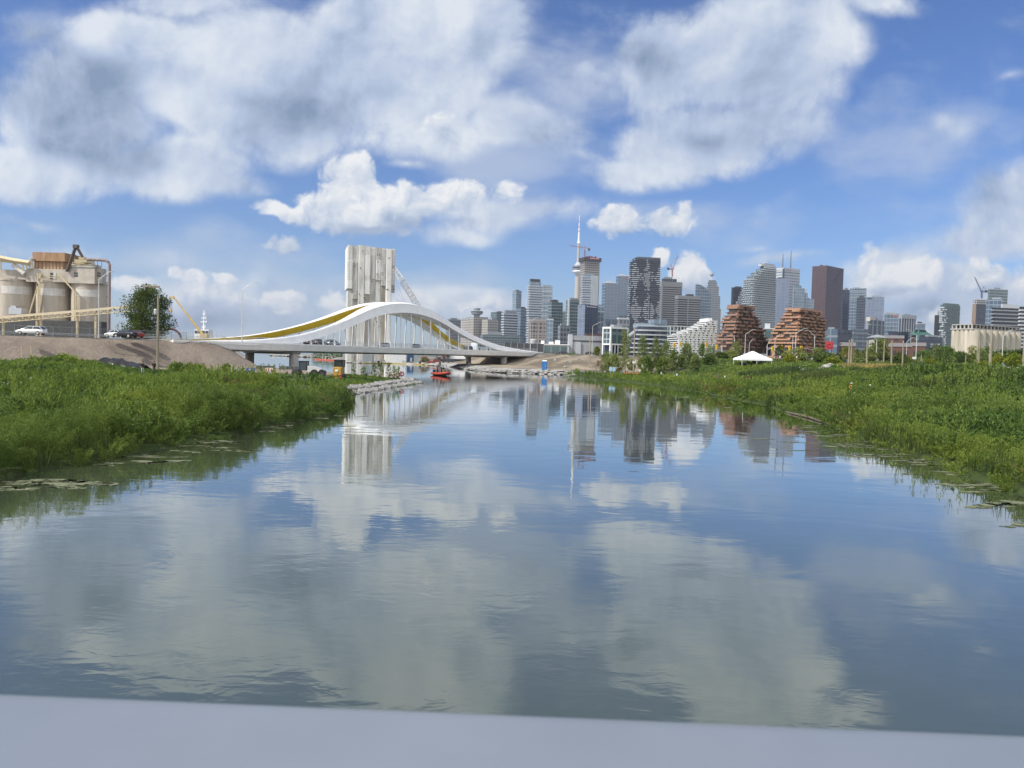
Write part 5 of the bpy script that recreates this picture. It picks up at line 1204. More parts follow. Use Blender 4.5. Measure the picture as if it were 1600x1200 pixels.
# old concrete grain silos on the right
def soya():
    q = Bld('grain_silos', 'weathered concrete grain silo block with fluted walls and an open roof gallery', 1485.5, 1520, 1594, 514, 420, 30, 'silos', base=4.2)
    sm = M('grain_concrete', (.50, .45, .37), .9, var=.2, scale=.35, bump=.05, streak=True)
    mb = MB(); n = 8; r = q.a / n / 2
    q.box('core', sm, .6, .4, 0, q.a - .2, q.b - .3, q.h)
    for k in range(n):
        mb = MB(); mb.lathe([(r * .995, 0), (r * .995, q.h - .5 + .02 * (k % 3))], (r + 2 * r * k, .9, 0), 18); mb.build('silo', sm, q.o, local=True, smooth=True)
    nl = 5; rl = q.b / nl / 2
    for k in range(nl):
        mb = MB(); mb.lathe([(rl * 1.02, 0), (rl * 1.02, q.h - .6 + .02 * (k % 2))], (rl * .96, rl + 2 * rl * k, 0), 18); mb.build('silo', sm, q.o, local=True, smooth=True)
    q.box('roof_slab', concrete, -.3, -.6, q.h - .45, q.a + .3, q.b + .2, q.h + .25)
    hh = q.z(508) - q.h
    for k in range(14): x = q.a * k / 13.2; q.box('gallery_column', concrete, x, .2, q.h + .2, x + .7, 1.0, q.h + hh)
    for k in range(1, 6): y = q.b * k / 5.5; q.box('gallery_column', concrete, .2, y, q.h + .2, 1.0, y + .7, q.h + hh)

    q.box('gallery_roof', concrete, 0, 0, q.h + hh, q.a, q.b - .5, q.h + hh + .5); q.box('gallery_wall', M('gallery_dark', (.10, .08, .07), .9, var=.3), 2.2, 2.0, q.h + .2, q.a - .5, q.b - 2, q.h + hh)
    mb = MB(); mb.tube([(q.a * .12, 3, q.h + hh), (q.a * .12, 3, q.z(502))], .25, 6); mb.build('vent', M('rust', (.22, .11, .07), .8), q.o, local=True)
soya()
# distant far shore of the harbour: low wooded island and mainland behind the hotels
def far_shore():
    mb = MB(); x = -2600.0; pts = []; rg = random.Random(6)
    m = M('far_woods', (.045, .07, .04), .9, var=.3, scale=.02)
    for D, x0, x1, h in ((3300, -1800, -640, 8), (3650, -2900, -300, 10)):
        xs = np.arange(x0, x1, 14.0); top = [(x, D + 60 * vnoise(x, 0, 300), h * (.5 + .9 * vnoise(x, 3, 40) * vnoise(x, 7, 160) + .25 * vnoise(x, 1, 16))) for x in xs]
        mb.loft([[(x, y - 20, -1) for x, y, z in top], [(x, y - 8, z * .8) for x, y, z in top], [(x, y, z) for x, y, z in top], [(x, y + 60, z * .7) for x, y, z in top], [(x, y + 90, -1) for x, y, z in top]], cap=False, closed=False)
    tag(mb.build('far_woods', m, local=True), kind='stuff')
far_shore()
# ---------------------------------------------------------------- vegetation
willow = leaf_mat('willow_leaf', (.058, .098, .026), (.125, .185, .044), (.22, .285, .085), .30)
weed = leaf_mat('weed_leaf', (.085, .13, .028), (.18, .24, .050), (.275, .335, .09), .22)
reed = leaf_mat('reed_leaf', (.045, .068, .024), (.078, .110, .038), (.125, .16, .055), .2)
drygrass = leaf_mat('dry_grass', (.20, .15, .06), (.34, .26, .11), (.46, .37, .18), .4, .15)
birch = leaf_mat('birch_leaf', (.12, .145, .055), (.20, .235, .085), (.30, .33, .14), .5)
maple = leaf_mat('maple_leaf', (.032, .054, .014), (.070, .104, .026), (.125, .16, .044), .35)
limeleaf = leaf_mat('lime_leaf', (.10, .13, .015), (.19, .22, .02), (.28, .29, .04), .5)
bark = M('bark', (.12, .10, .08), .95, var=.3, scale=3, streak=True); palebark = M('pale_bark', (.34, .31, .27), .9, var=.3, scale=3)

def scatter(x0, x1, y0, y1, spacing, seed):
    rg = np.random.default_rng(seed)
    nx, ny = int((x1 - x0) / spacing), int((y1 - y0) / spacing)
    gx_, gy_ = np.meshgrid(np.arange(nx), np.arange(ny))
    x = x0 + (gx_.ravel() + rg.random(nx * ny)) * spacing; y = y0 + (gy_.ravel() + rg.random(nx * ny)) * spacing
    return x, y
def plants(x, y, h, spread, seed, cover=.62, minleaf=.10, px=.0027, aspect=.23, up=.75, low=.10, nst=6):
    """feathery clumps of stems set with slender leaves; returns leaf quads"""
    rg = np.random.default_rng(seed); z = ground(x, y); D = np.hypot(x, y)
    L = np.maximum(minleaf, D * px); n = np.clip(cover * 2 * spread * h / (L * L * aspect * .5), 12, 1400).astype(int)
    idx = np.repeat(np.arange(len(x)), n); N = len(idx); hh = h[idx]; sp = spread[idx]
    stem = rg.integers(0, nst, N)
    ph = (vnoise(x, y, .01, 3) * 6.283)[idx] + stem * (6.283 / nst) + .3 * np.sin(idx * 12.9 + stem * 78.2)
    lean = .15 + .85 * np.modf(np.abs(np.sin(idx * 3.7 + stem * 9.1)) * 91.7)[0]
    sh = .68 + .32 * np.modf(np.abs(np.sin(idx * 7.3 + stem * 5.3)) * 57.3)[0]
    u = low + (1 - low) * rg.random(N) ** .75
    r = sp * lean * u ** 1.35
    side = .13 * hh * (1 - u * .75)
    px_ = x[idx] + r * np.cos(ph) + rg.normal(size=N) * side; py_ = y[idx] + r * np.sin(ph) + rg.normal(size=N) * side
    pz = z[idx] + hh * sh * u - .12 * r
    d = np.stack([np.cos(ph) * lean * .5, np.sin(ph) * lean * .5, np.full(N, up)], 1) + rg.normal(size=(N, 3)) * .5
    ll = L[idx] * rg.uniform(.6, 1.35, N)
    return leaves(np.stack([px_, py_, pz], 1), d, ll, ll * aspect * rg.uniform(.8, 1.3, N), rg)
def domes(x, y, cell, seed):
    """rounded mounds, one per jittered cell: 1 on top of a bush, 0 between bushes"""
    ci, cj = np.floor(x / cell), np.floor(y / cell); best = np.zeros(len(x))
    rnd = lambda a, b, k: np.modf(np.abs(np.sin(a * 127.1 + b * 311.7 + k * 53.3 + seed) * 43758.5453))[0]
    for di in (-1, 0, 1):
        for dj in (-1, 0, 1):
            a, b = ci + di, cj + dj; cx, cy = (a + rnd(a, b, 1)) * cell, (b + rnd(a, b, 2)) * cell; R_ = cell * (.45 + .45 * rnd(a, b, 3))
            best = np.maximum(best, np.sqrt(np.clip(1 - ((x - cx) ** 2 + (y - cy) ** 2) / R_ ** 2, 0, 1)) * (.4 + .6 * rnd(a, b, 4)))
    return best
def stuff(name, V, mat): return tag(fast_mesh(name, V, 4, mat), kind='stuff')

def bank_green():
    # left bank
    parts_w, parts_g = [], []
    for (y0, y1, sp) in ((20, 60, .85), (60, 128, 1.1)):
        x, y = scatter(-86, -12, y0, y1, sp, int(y0))
        d = sdist(x, y, LEFTJ); rd, _ = pline(x, y, ROAD)
        k = (d > -.5) & (rd > 33 + 3 * vnoise(x, y, 4, 3)) & (np.abs(x / y) < .78) & ~((y > 78) & (d < 13 - 6 * sst(y, 100, 84)) & (x > -40)) & ~((y > 104) & (x > -50))
        x, y, d = x[k], y[k], d[k]
        big = sst(fbm(x, y, 9, 11), .25, .75); dm_ = domes(x, y, 4.4, 61); h = (.32 + .55 * big + 1.95 * dm_ * (.45 + .65 * big) + 1.0 * np.exp(-((d - 1.6) / 2.2) ** 2) * (.25 + .75 * domes(x, y, 3.0, 17)) * sst(y, 100, 70)) * (.5 + .5 * sst(d, -.5, 1.2)) * (1 - .55 * sst(y, 80, 104))
        h *= 1 - .62 * np.exp(-(((x / y + .475) / .04) ** 4)) * sst(y, 66, 84)
        s_ = (.55 + .5 * vnoise(x, y, 1.1, 5)) * (1 + .25 * (sp > 1)); sel = fbm(x, y, 10, 21) > .50
        sel &= d > 3
        parts_w.append(plants(x[~sel], y[~sel], h[~sel], s_[~sel], 1)); parts_g.append(plants(x[sel], y[sel], h[sel] * .95, s_[sel] * .9, 2, aspect=.27, up=1.1))
    # right bank
    for (x0, x1, y0, y1, sp) in ((16, 66, 24, 75, .9), (18, 100, 75, 135, 1.25), (12, 130, 135, 205, 1.7)):
        x, y = scatter(x0, x1, y0, y1, sp, int(y0) + 50)
        d = sdist(x, y, RIGHTJ); k = (d > -.4) & (np.abs(x / y) < .78) & (d < 44 + 8 * vnoise(x, y, 6, 2)) & ~((y > 190) & (d > 4)) & ~((y > 160) & (d > 16) & (x < 40))
        k &= ~((np.abs(d - 17) < 2.0 + 1.5 * vnoise(x, y, 9, 4)) & (y > 100))
        x, y, d = x[k], y[k], d[k]
        big = sst(fbm(x, y, 9, 31), .25, .75); dm_ = domes(x, y, 4.6, 71); h = (.32 + .50 * big + 1.6 * dm_ * (.45 + .65 * big) + .85 * np.exp(-((d - 1.6) / 2.4) ** 2) * (.2 + .8 * domes(x, y, 3.2, 27))) * (.5 + .5 * sst(d, -.4, 1.2)) * (1 - .45 * sst(d, 18, 42)) * (1 - .30 * sst(y, 110, 190))
        s_ = (.6 + .55 * vnoise(x, y, 1.3, 6)) * (.9 + .35 * sp - .3); sel = fbm(x, y, 11, 41) > .47
        parts_w.append(plants(x[~sel], y[~sel], h[~sel], s_[~sel], 3)); parts_g.append(plants(x[sel], y[sel], h[sel] * .92, s_[sel] * .9, 4, aspect=.27, up=1.1))
    # broad-leaved plants and brown sedge, scattered in patches along both banks
    pb, ps = [], []
    for (x0, x1, y0, y1, poly, sd) in ((-70, -14, 24, 96, LEFTJ, 5), (16, 86, 26, 130, RIGHTJ, 6)):
        x, y = scatter(x0, x1, y0, y1, 1.5, 500 + sd); d = sdist(x, y, poly); f = fbm(x, y, 7, 80 + sd); ok = (d > .1) & (d < 42) & (np.abs(x / y) < .78) & ~((sd == 5) & (y > 62) & (x / y < -.42) & (x / y > -.53))
        k = ok & (f > .57); h = 1.0 + 1.3 * vnoise(x[k], y[k], 5, 3); pb.append(plants(x[k], y[k], h, np.full(k.sum(), .8), 7, cover=.5, minleaf=.17, px=.0042, aspect=.5, up=.35))
        k = ok & (fbm(x, y, 8, 90 + sd) > (.60 if sd == 5 else .55)) & (d < 14); h = .8 + .7 * vnoise(x[k], y[k], 4, 6); ps.append(plants(x[k], y[k], h, np.full(k.sum(), .85), 8, cover=.6, minleaf=.2, px=.0045, aspect=.07, up=1.0, nst=9))
    stuff('broad_leaf_plants', np.concatenate(pb), leaf_mat('dock_leaf', (.040, .074, .020), (.080, .13, .032), (.13, .19, .052), .5)); stuff('brown_sedge', np.concatenate(ps), leaf_mat('sedge_leaf', (.085, .075, .03), (.15, .135, .05), (.23, .20, .085), .5, .2))
    stuff('riverbank_shrubbery', np.concatenate(parts_w), willow); stuff('tall_weeds', np.concatenate(parts_g), weed)
    # taller flowering stalks standing out of the weeds
    pts = []
    for (x0, x1, y0, y1, poly, sd) in ((-70, -14, 26, 92, LEFTJ, 3), (17, 84, 28, 125, RIGHTJ, 4)):
        x, y = scatter(x0, x1, y0, y1, 1.05, 300 + sd); d = sdist(x, y, poly); k = (d > .2) & (d < 40) & (np.abs(x / y) < .78) & ~((y > 62) & (x / y < -.42) & (x / y > -.53)) & (vnoise(x, y, 6, sd) > .42); pts.append((x[k], y[k]))
    x, y = np.concatenate([p[0] for p in pts]), np.concatenate([p[1] for p in pts]); n = 16; idx = np.repeat(np.arange(len(x)), n); N = len(idx); rg = np.random.default_rng(8); D = np.hypot(x, y)[idx]
    hh = (1.2 + 1.5 * vnoise(x, y, 2.1, 9))[idx]; u = rg.uniform(.45, 1.0, N); lx, ly = (vnoise(x, y, .7, 2)[idx] - .5) * .5, (vnoise(x, y, .7, 5)[idx] - .5) * .5
    pos = np.stack([x[idx] + lx * u + rg.normal(size=N) * .05, y[idx] + ly * u + rg.normal(size=N) * .05, ground(x, y)[idx] + hh * u], 1)
    stuff('flowering_stalks', leaves(pos, np.stack([lx + rg.normal(size=N) * .4, ly + rg.normal(size=N) * .4, np.ones(N)], 1), rg.uniform(.14, .34, N), np.maximum(.022, D * .0010), rg), weed)
    # reeds: a darker belt up the right slope, a few clumps at the water line
    x, y = scatter(30, 95, 70, 165, .9, 9); d = sdist(x, y, RIGHTJ); k = (d > 24) & (d < 42) & (fbm(x, y, 13, 51) > .52); x, y = x[k], y[k]
    x2, y2 = scatter(-34, 40, 26, 90, 1.0, 19); dd = np.maximum(sdist(x2, y2, RIGHTJ), sdist(x2, y2, LEFTJ)); k = (np.abs(dd - .35) < .7) & (vnoise(x2, y2, 5, 8) > .62); x = np.concatenate([x, x2[k]]); y = np.concatenate([y, y2[k]])
    rg = np.random.default_rng(5); n = 22; idx = np.repeat(np.arange(len(x)), n); N = len(idx); D = np.hypot(x, y)[idx]
    pos = np.stack([x[idx] + rg.normal(size=N) * .35, y[idx] + rg.normal(size=N) * .35, ground(x, y)[idx]], 1)
    stuff('reeds', leaves(pos, np.stack([rg.normal(size=N) * .16, rg.normal(size=N) * .16, np.ones(N)], 1), rg.uniform(.9, 1.7, N), np.maximum(.03, D * .0011), rg), reed)
    # short meadow grass on the plateau, spit and mound
    P_ = []
    for (x0, x1, y0, y1, sp, fn, hh) in ((40, 190, 90, 330, 1.5, 'R', .55), (-34, -14, 98, 136, .5, 'S', .34), (-80, -46, 92, 116, .8, 'M', .5), (-8, 48, 196, 330, 1.6, 'A', .35)):
        x, y = scatter(x0, x1, y0, y1, sp, int(x0) + 200); dr, dl = sdist(x, y, RIGHTJ), sdist(x, y, LEFTJ); rd, _ = pline(x, y, ROAD); rd2, _ = pline(x, y, ROAD2)
        k = {'R': (dr > 30) & (y < 200 + .3 * x), 'S': (dl > 3.2) & (dl < 8 + 5 * vnoise(x, y, 5, 3)), 'M': (rd > 20) & (dl > 8), 'A': (dr > 20) & (rd2 < 14) & (rd2 > 9) & (fbm(x, y, 6, 9) > .55)}[fn]
        x, y = x[k], y[k]; n = {'R': 14, 'S': 26, 'M': 26, 'A': 12}[fn]; idx = np.repeat(np.arange(len(x)), n); N = len(idx); D = np.hypot(x, y)[idx]
        pos = np.stack([x[idx] + rg.normal(size=N) * sp * .45, y[idx] + rg.normal(size=N) * sp * .45, ground(x, y)[idx] - .03], 1)
        P_.append(leaves(pos, np.stack([rg.normal(size=N) * .5, rg.normal(size=N) * .5, np.ones(N)], 1), hh * rg.uniform(.5, 1.3, N), np.maximum(.05, D * .0016), rg))
    stuff('meadow_grass', np.concatenate(P_), willow)
    x, y = scatter(60, 112, 118, 168, .9, 77); dr = sdist(x, y, RIGHTJ); a_ = x / y
    k = (dr > 40) & (dr < 52) & (((a_ > .43) & (a_ < .53)) | ((a_ > .20) & (a_ < .27))) & (fbm(x, y, 5, 3) > .38); x, y = x[k], y[k]
    idx = np.repeat(np.arange(len(x)), 26); N = len(idx)
    pos = np.stack([x[idx] + rg.normal(size=N) * .4, y[idx] + rg.normal(size=N) * .4, ground(x, y)[idx]], 1)
    stuff('dry_grass', leaves(pos, np.stack([rg.normal(size=N) * .4, rg.normal(size=N) * .4, np.ones(N)], 1), rg.uniform(.5, 1.1, N), np.full(N, .16), rg), drygrass)
    # white flower heads dotted over the weeds
    x, y = scatter(-70, -16, 28, 60, 2.6, 15); k = (sdist(x, y, LEFTJ) > .3) & (vnoise(x, y, 4, 9) > .66) & (np.abs(x / y) < .72); x, y = x[k], y[k]; N = len(x) * 5; idx = np.repeat(np.arange(len(x)), 5)
    pos = np.stack([x[idx] + rg.normal(size=N) * .15, y[idx] + rg.normal(size=N) * .15, ground(x, y)[idx] + (.7 + 1.5 * sst(fbm(x, y, 7, 11), .22, .78))[idx] + rg.normal(size=N) * .06], 1)
    stuff('flower_heads', leaves(pos, rg.normal(size=(N, 3)), np.full(N, .07), np.full(N, .06), rg), M('petal_white', (.60, .60, .52), .8))
bank_green()

# floating algae along both shores
def algae():
    mb = MB(); rg = random.Random(12)
    def patch(px, py, w, l):
        D = CAMZ * F / (py - hor(px)); c = P(px, py, D); n = 26; r_ = [(.62 + .55 * rg.random()) for _ in range(n)]; r_ = [(r_[i] + r_[i - 1] + r_[(i + 1) % n]) / 3 for i in range(n)]
        ang = rg.uniform(-.3, .3); pts = []
        for i in range(n):
            a = 2 * math.pi * i / n; u_, v_ = w * r_[i] * math.cos(a), l * r_[i] * math.sin(a); pts.append((c.x + u_ * math.cos(ang) - v_ * math.sin(ang), c.y + u_ * math.sin(ang) + v_ * math.cos(ang)))
        k = len(mb.v); mb.prism(pts, .004, .012 + .004 * rg.random())
    for (px, py, w, l, m) in ((90, 755, 2.6, .55, 9), (20, 766, 1.6, .4, 4), (215, 716, 2.0, .6, 8), (180, 725, 1.4, .3, 4), (300, 690, 2.2, .35, 6), (400, 668, 2.2, .6, 8), (470, 660, 2, .5, 6), (500, 652, 2, .6, 6), (330, 700, 1.6, .3, 4), (350, 705, 3.0, .25, 3),
                              (1290, 681, 2.6, .6, 6), (1330, 697, 3.0, .6, 7), (1395, 711, 2.6, .6, 7), (1440, 722, 2.0, .5, 6), (1500, 738, 2.0, .5, 6), (1535, 762, 1.8, .5, 6), (1575, 788, 1.8, .5, 6), (1590, 760, 1.4, .4, 5), (1260, 670, 2.6, .7, 6), (1180, 640, 3, 1.0, 5), (1100, 622, 4, 1.2, 5), (1050, 612, 4, 1.4, 4), (1000, 603, 4, 1.4, 4), (1585, 822, 1.2, .25, 2)):
        for k in range(int(m * 1.5)):
            patch(px + rg.gauss(0, 1) * w * 15, py + rg.gauss(0, 1) * l * 7, w * rg.uniform(.08, .55), l * rg.uniform(.15, .7))
    m, t, b, o = base_mat('algae'); g = t.new('ShaderNodeNewGeometry').outputs['Position']
    n = t.noise(g, 2.2, 6, .7); t.put(b.inputs['Base Color'], t.mix(t.ss(n, .35, .65), (.085, .105, .05), (.19, .20, .11))); b.inputs['Roughness'].default_value = .8
    tr = t.new('ShaderNodeBsdfTransparent'); mx = t.new('ShaderNodeMixShader'); t.put(mx.inputs[0], t.ss(t.noise(g, 1.3, 6, .75), .45, .53)); t.l.new(tr.outputs[0], mx.inputs[1]); t.l.new(b.outputs[0], mx.inputs[2]); t.l.new(mx.outputs[0], o.inputs[0])
    tag(mb.build('floating_algae', m, local=True), kind='stuff')
algae()

# ---------------------------------------------------------------- single trees
def tree_parts(root, h, r, mat, bk, seed, nleaf=900, leaf=.30, clump=26, base=.25, shape='round', thick=.018, lop=(0, 0)):
    """trunk with limbs, crown of leaf clumps at the limb ends; local coordinates"""
    rg = np.random.default_rng(seed); mb = MB(); tips = []
    mb.tube([(0, 0, -.3), (.02 * h, 0, h * .3), (0, .02 * h, h * .62), (lop[0] * .5, lop[1] * .5, h * .92)], [h * thick, h * thick * .75, h * thick * .45, h * thick * .12], 7)
    for k in range(clump):
        u = base + (1 - base) * (k + .5) / clump; a = k * 2.4 + rg.normal() * .3
        w = {'round': math.sin(math.pi * min(1, (u - base) / (1 - base) * .86 + .12)) ** .6, 'cone': (1.05 - u) ** .8 * 1.1, 'slim': math.sin(math.pi * min(1, (u - base) / (1 - base) * .8 + .2)) ** .8}[shape]
        rr = r * w * rg.uniform(.45, 1.05)
        tip = np.array([rr * math.cos(a) + lop[0] * (u - .4), rr * math.sin(a) + lop[1] * (u - .4), h * u]); s_ = np.array([lop[0] * .3 * u, lop[1] * .3 * u, h * max(base * .6, u - .18 - .1 * rg.random())])
        mid = (tip + s_) / 2 + np.array([0, 0, -.02 * h]); mb.tube([s_, mid, tip], [h * thick * .28, h * thick * .18, h * thick * .06], 4); tips.append(tip); tips.append(mid * .45 + tip * .55)
    mb.build('trunk', bk, root, local=True)
    tips = np.array(tips); idx = rg.integers(0, len(tips), nleaf); sg = r * .20 + .012 * h
    off = unit(rg.normal(size=(nleaf, 3))) * (rg.random(nleaf) ** .45)[:, None] * np.array([sg, sg, sg * .62]) * 1.75
    pos = tips[idx] + off * (.45 + .95 * np.modf(np.abs(np.sin(idx * 12.7)) * 43.7)[0])[:, None]
    d = rg.normal(size=(nleaf, 3)) + np.array([0, 0, -.1]); ll = leaf * rg.uniform(.6, 1.3, nleaf)
    fast_mesh('crown', leaves(pos, d, ll, ll * .62, rg), 4, mat, root)
def tree(name, label, px, D, ptop, r, mat, bk, seed, group=None, pbase=None, **k):
    g = G(px, D); h = Zp(px, ptop, D) - g.z; o = thing(name, label, 'tree' if 'shrub' not in name else 'shrub', g, group=group); tree_parts(o, h, r, mat, bk, seed, **k); return o
def trees():
    o = tree('broadleaf_tree', 'large leafy tree on the embankment behind the wooden utility pole', 227, 182, 449, 5.4, maple, bark, 1, nleaf=20000, leaf=.38, clump=44, base=.13, thick=.02, lop=(1.2, 0))
    gp = 'young trees on the right bank'
    for i, (px, D, pt, r, lb) in enumerate(((976, 190, 517, 1.6, 'slender young tree standing before the glass box, tallest of its row'), (1004, 196, 524, 1.8, 'airy young tree second from the glass box'), (1024, 200, 528, 1.5, 'young birch in front of the curved apartment terraces'),
            (1040, 198, 533, 1.8, 'young yellowish birch left of the signal pole'), (1072, 205, 536, 1.7, 'young tree in front of the white stepped building'), (1052, 192, 546, 1.4, 'small bushy tree between two birches near the signal pole'))):
        tree('birch_tree', lb, px, D, pt, r, birch, palebark, 20 + i, gp, nleaf=1900, leaf=.34, clump=26, base=.22, shape='slim', thick=.012)
    sh = 'shrubs and saplings of the right bank'
    for i, (px, D, pt, r, m, lb) in enumerate(((948, 200, 551, 2.4, birch, 'dense shrub at the end of the sandy slope'), (960, 196, 554, 2.2, birch, 'rounded green shrub right of the sandy slope end'), (1012, 186, 557, 1.6, willow, 'green shrub under the second young birch'), (1034, 184, 558, 1.5, willow, 'round green shrub in front of the yellowish birch'),
            (932, 330, 541.5, 1.3, limeleaf, 'small bright conical tree beside the street lamp on the sandy bank'), (1086, 190, 556, 1.6, birch, 'low bush left of the white tent'), (1108, 200, 553, 1.7, willow, 'sapling in front of the white stepped building'), (1140, 215, 548, 2.0, birch, 'bushy young tree left of the white tent'),
            (1128, 212, 553, 1.5, maple, 'dark little tree in front of the left timber block'), (1230, 205, 549, 1.5, birch, 'slim sapling right of the white tent'), (1253, 208, 553, 1.2, birch, 'narrow sapling before the right timber block'), (1247, 214, 556, 1.0, limeleaf, 'pale yellow sapling before the right timber block'), (1279, 200, 556, 1.3, maple, 'dark bush below the red billboard'),
            (1292, 196, 552, 1.5, willow, 'green young tree just right of the red billboard'), (1301, 190, 560, 2.2, limeleaf, 'bright green spreading bush left of the wooden poles'), (1316, 196, 563, 1.7, maple, 'dark bush at the foot of the paired wooden poles'), (1344, 205, 560, 1.8, birch, 'greyish bush between the wooden poles'), (1404, 190, 556, 2.0, maple, 'dark bushy tree beside the lamp post'), (1388, 186, 566, 1.5, willow, 'low green bush left of the bushy dark tree'))):
        tree('sapling', lb, px, D, pt, r, m, bark, 40 + i, sh, nleaf=1700, leaf=.38, clump=20, base=.12, thick=.012)
    tree('broadleaf_tree', 'tall loose tree in front of the pale pavilion', 1373, 230, 530, 3.0, birch, bark, 70, nleaf=4200, leaf=.45, clump=30, base=.15)
    tree('broadleaf_tree', 'smaller loose tree left of the pavilion among the poles', 1356, 222, 545, 2.4, birch, bark, 71, nleaf=2800, leaf=.45, clump=24, base=.15)
    for i, (px, D, pt, r, lb) in enumerate(((1452, 200, 562, 2.0, 'yellow green bush right of the tall lamp post'), (1538, 175, 565, 1.3, 'small yellow tree beside the thick wooden pole'), (1558, 168, 556, 1.8, 'yellow green tree left of the banner lamp post'), (1583, 172, 554, 2.2, 'yellow green tree right of the banner lamp post'))):
        tree('locust_tree', lb, px, D, pt, r, limeleaf, bark, 80 + i, 'yellow young trees by the right road', nleaf=1500, leaf=.32, clump=20, base=.35)
    gp = 'dark trees in front of the grain silos'
    lbs = ['dark tree at the left end of the belt before the grain silos', 'highest rounded tree left of the grain silos', 'tree below the white checkered condominium', 'tree covering the left corner of the grain silos', 'tree below the front corner of the grain silos', 'low tree in the middle of the belt before the silos', 'dark tree between the two slim wooden poles', 'broad tree beneath the fluted silo wall', 'dark tree left of the thick wooden pole', 'tree right behind the thick wooden pole', 'dark tree behind the banner lamp post', 'dark tree at the right end of the belt', 'light tree in front of the belt below the slate office', 'low bush in front of the belt beside the road']
    for i, (px, pt, D) in enumerate(((1443, 549, 300), (1464, 541, 296), (1480, 545, 290), (1494, 552, 286), (1508, 556, 284), (1519, 557, 270), (1530, 553, 282), (1545, 551, 280), (1560, 550, 276), (1574, 549, 274), (1588, 549, 272), (1602, 548, 270), (1455, 556, 262), (1500, 560, 250))):
        tree('belt_tree', lbs[i], px, D, pt, 3.9 if i < 12 else 3.0, maple if i % 3 else willow, bark, 100 + i, gp, nleaf=3000, leaf=.6, clump=26, base=.05)
    for i, (px, D, pt, lb) in enumerate(((553, 118, 566, 'thin sapling left on the stone-edged spit'), (569, 120, 572, 'dark thin stem plant on the spit'), (585, 124, 567, 'pair of slim saplings in the middle of the spit'), (595, 125, 566, 'bushy sapling on the spit'), (608, 127, 567, 'tallest sapling near the tip of the spit'), (616, 128, 571, 'short sapling near the tip of the spit'), (623, 129, 572, 'last sapling before the life ring'))):
        tree('sapling', lb, px, D, pt, .55, willow, bark, 130 + i, 'saplings on the stone spit', nleaf=240, leaf=.22, clump=12, base=.1, shape='slim')
    for i, (px, D, pt, r, lb) in enumerate(((100, 104, 556, 1.9, 'bright leafy bush topping the weedy mound'), (85, 103, 562, 2.4, 'dark green bush on the weedy mound'), (33, 96, 568, 1.6, 'dark rounded bush at the left edge under the embankment'), (278, 112, 568, 1.7, 'dark bush right of the two people'), (296, 112, 570, 1.6, 'bushy shrub at the foot of the dirt slope'), (355, 98, 570, .7, 'small upright shrub beside the wooden stair rail'), (310, 111, 571, 1.4, 'low dark shrub beneath the dirt slope'))):
        tree('shrub', lb, px, D, pt, r, willow if i % 2 else weed, bark, 150 + i, 'shrubs at the foot of the embankment', nleaf=2600, leaf=.26, clump=24, base=.08)
    rg = random.Random(77); kinds = (('light green', birch), ('mid green', willow), ('yellowish', limeleaf), ('dark green', maple)); refs = ((1000, 'the glass box'), (1050, 'the curved terraces'), (1090, 'the white stepped building'), (1150, 'the left timber block'), (1215, 'the gap between the timber blocks'), (1265, 'the right timber block'), (1320, 'the paired wooden poles'), (1375, 'the pavilion'), (1425, 'the church'), (1470, 'the checkered condominium'), (1530, 'the grain silos'), (1590, 'the far right edge'))
    seen = {}
    for i in range(46):
        px = 985 + 13.6 * i + rg.uniform(-4, 4)
        if 1156 < px < 1212: continue
        kn, mt = kinds[(0, 1, 0, 3, 2, 0, 1)[i % 7]]; D = rg.uniform(196, 236); ref = min(refs, key=lambda q: abs(q[0] - px))[1]; sz = rg.choice(('low', 'slim', 'bushy', 'taller')); lb = '%s %s young tree in the planted belt before %s' % (sz, kn, ref)
        seen[lb] = seen.get(lb, 0) + 1
        if seen[lb] > 1: lb += ', %s one of that look' % ('second', 'third', 'fourth', 'fifth')[seen[lb] - 2]
        hp = {'low': 12, 'slim': 23, 'bushy': 19, 'taller': 28}[sz] * rg.uniform(.85, 1.1); g = G(px, D); base_py = hor(px) - (g.z - CAMZ) * F / D
        tree('young_tree', lb, px, D, base_py - hp, {'low': 1.5, 'slim': 1.0, 'bushy': 1.9, 'taller': 1.7}[sz], mt, bark, 300 + i, 'planted belt of young trees on the right bank', nleaf=1000, leaf=.34, clump=20, base=.18, thick=.012)
    # breakwater bushes beyond the bridge
    for i, (px, D, pt, r, lb) in enumerate(((494, 470, 548.2, 2.6, 'low bush on the white stone breakwater, leftmost'), (503, 468, 547.2, 3.0, 'round bush on the white stone breakwater'), (512, 466, 547.4, 2.8, 'broad bush on the breakwater beside the concrete tower'), (521, 462, 548, 2.6, 'bush on the breakwater left of the bulldozer cab'), (531, 458, 549, 2.4, 'last bush on the breakwater before the tower'), (664, 330, 558, 1.8, 'green bush on the far construction shore'))):
        g = G(px, D); o = thing('shrub', lb, 'shrub', g, group='bushes on the far shore'); tree_parts(o, max(1.5, Zp(px, pt, D) - g.z), r, willow, bark, 170 + i, nleaf=420, leaf=.6, clump=14, base=.05)
trees()
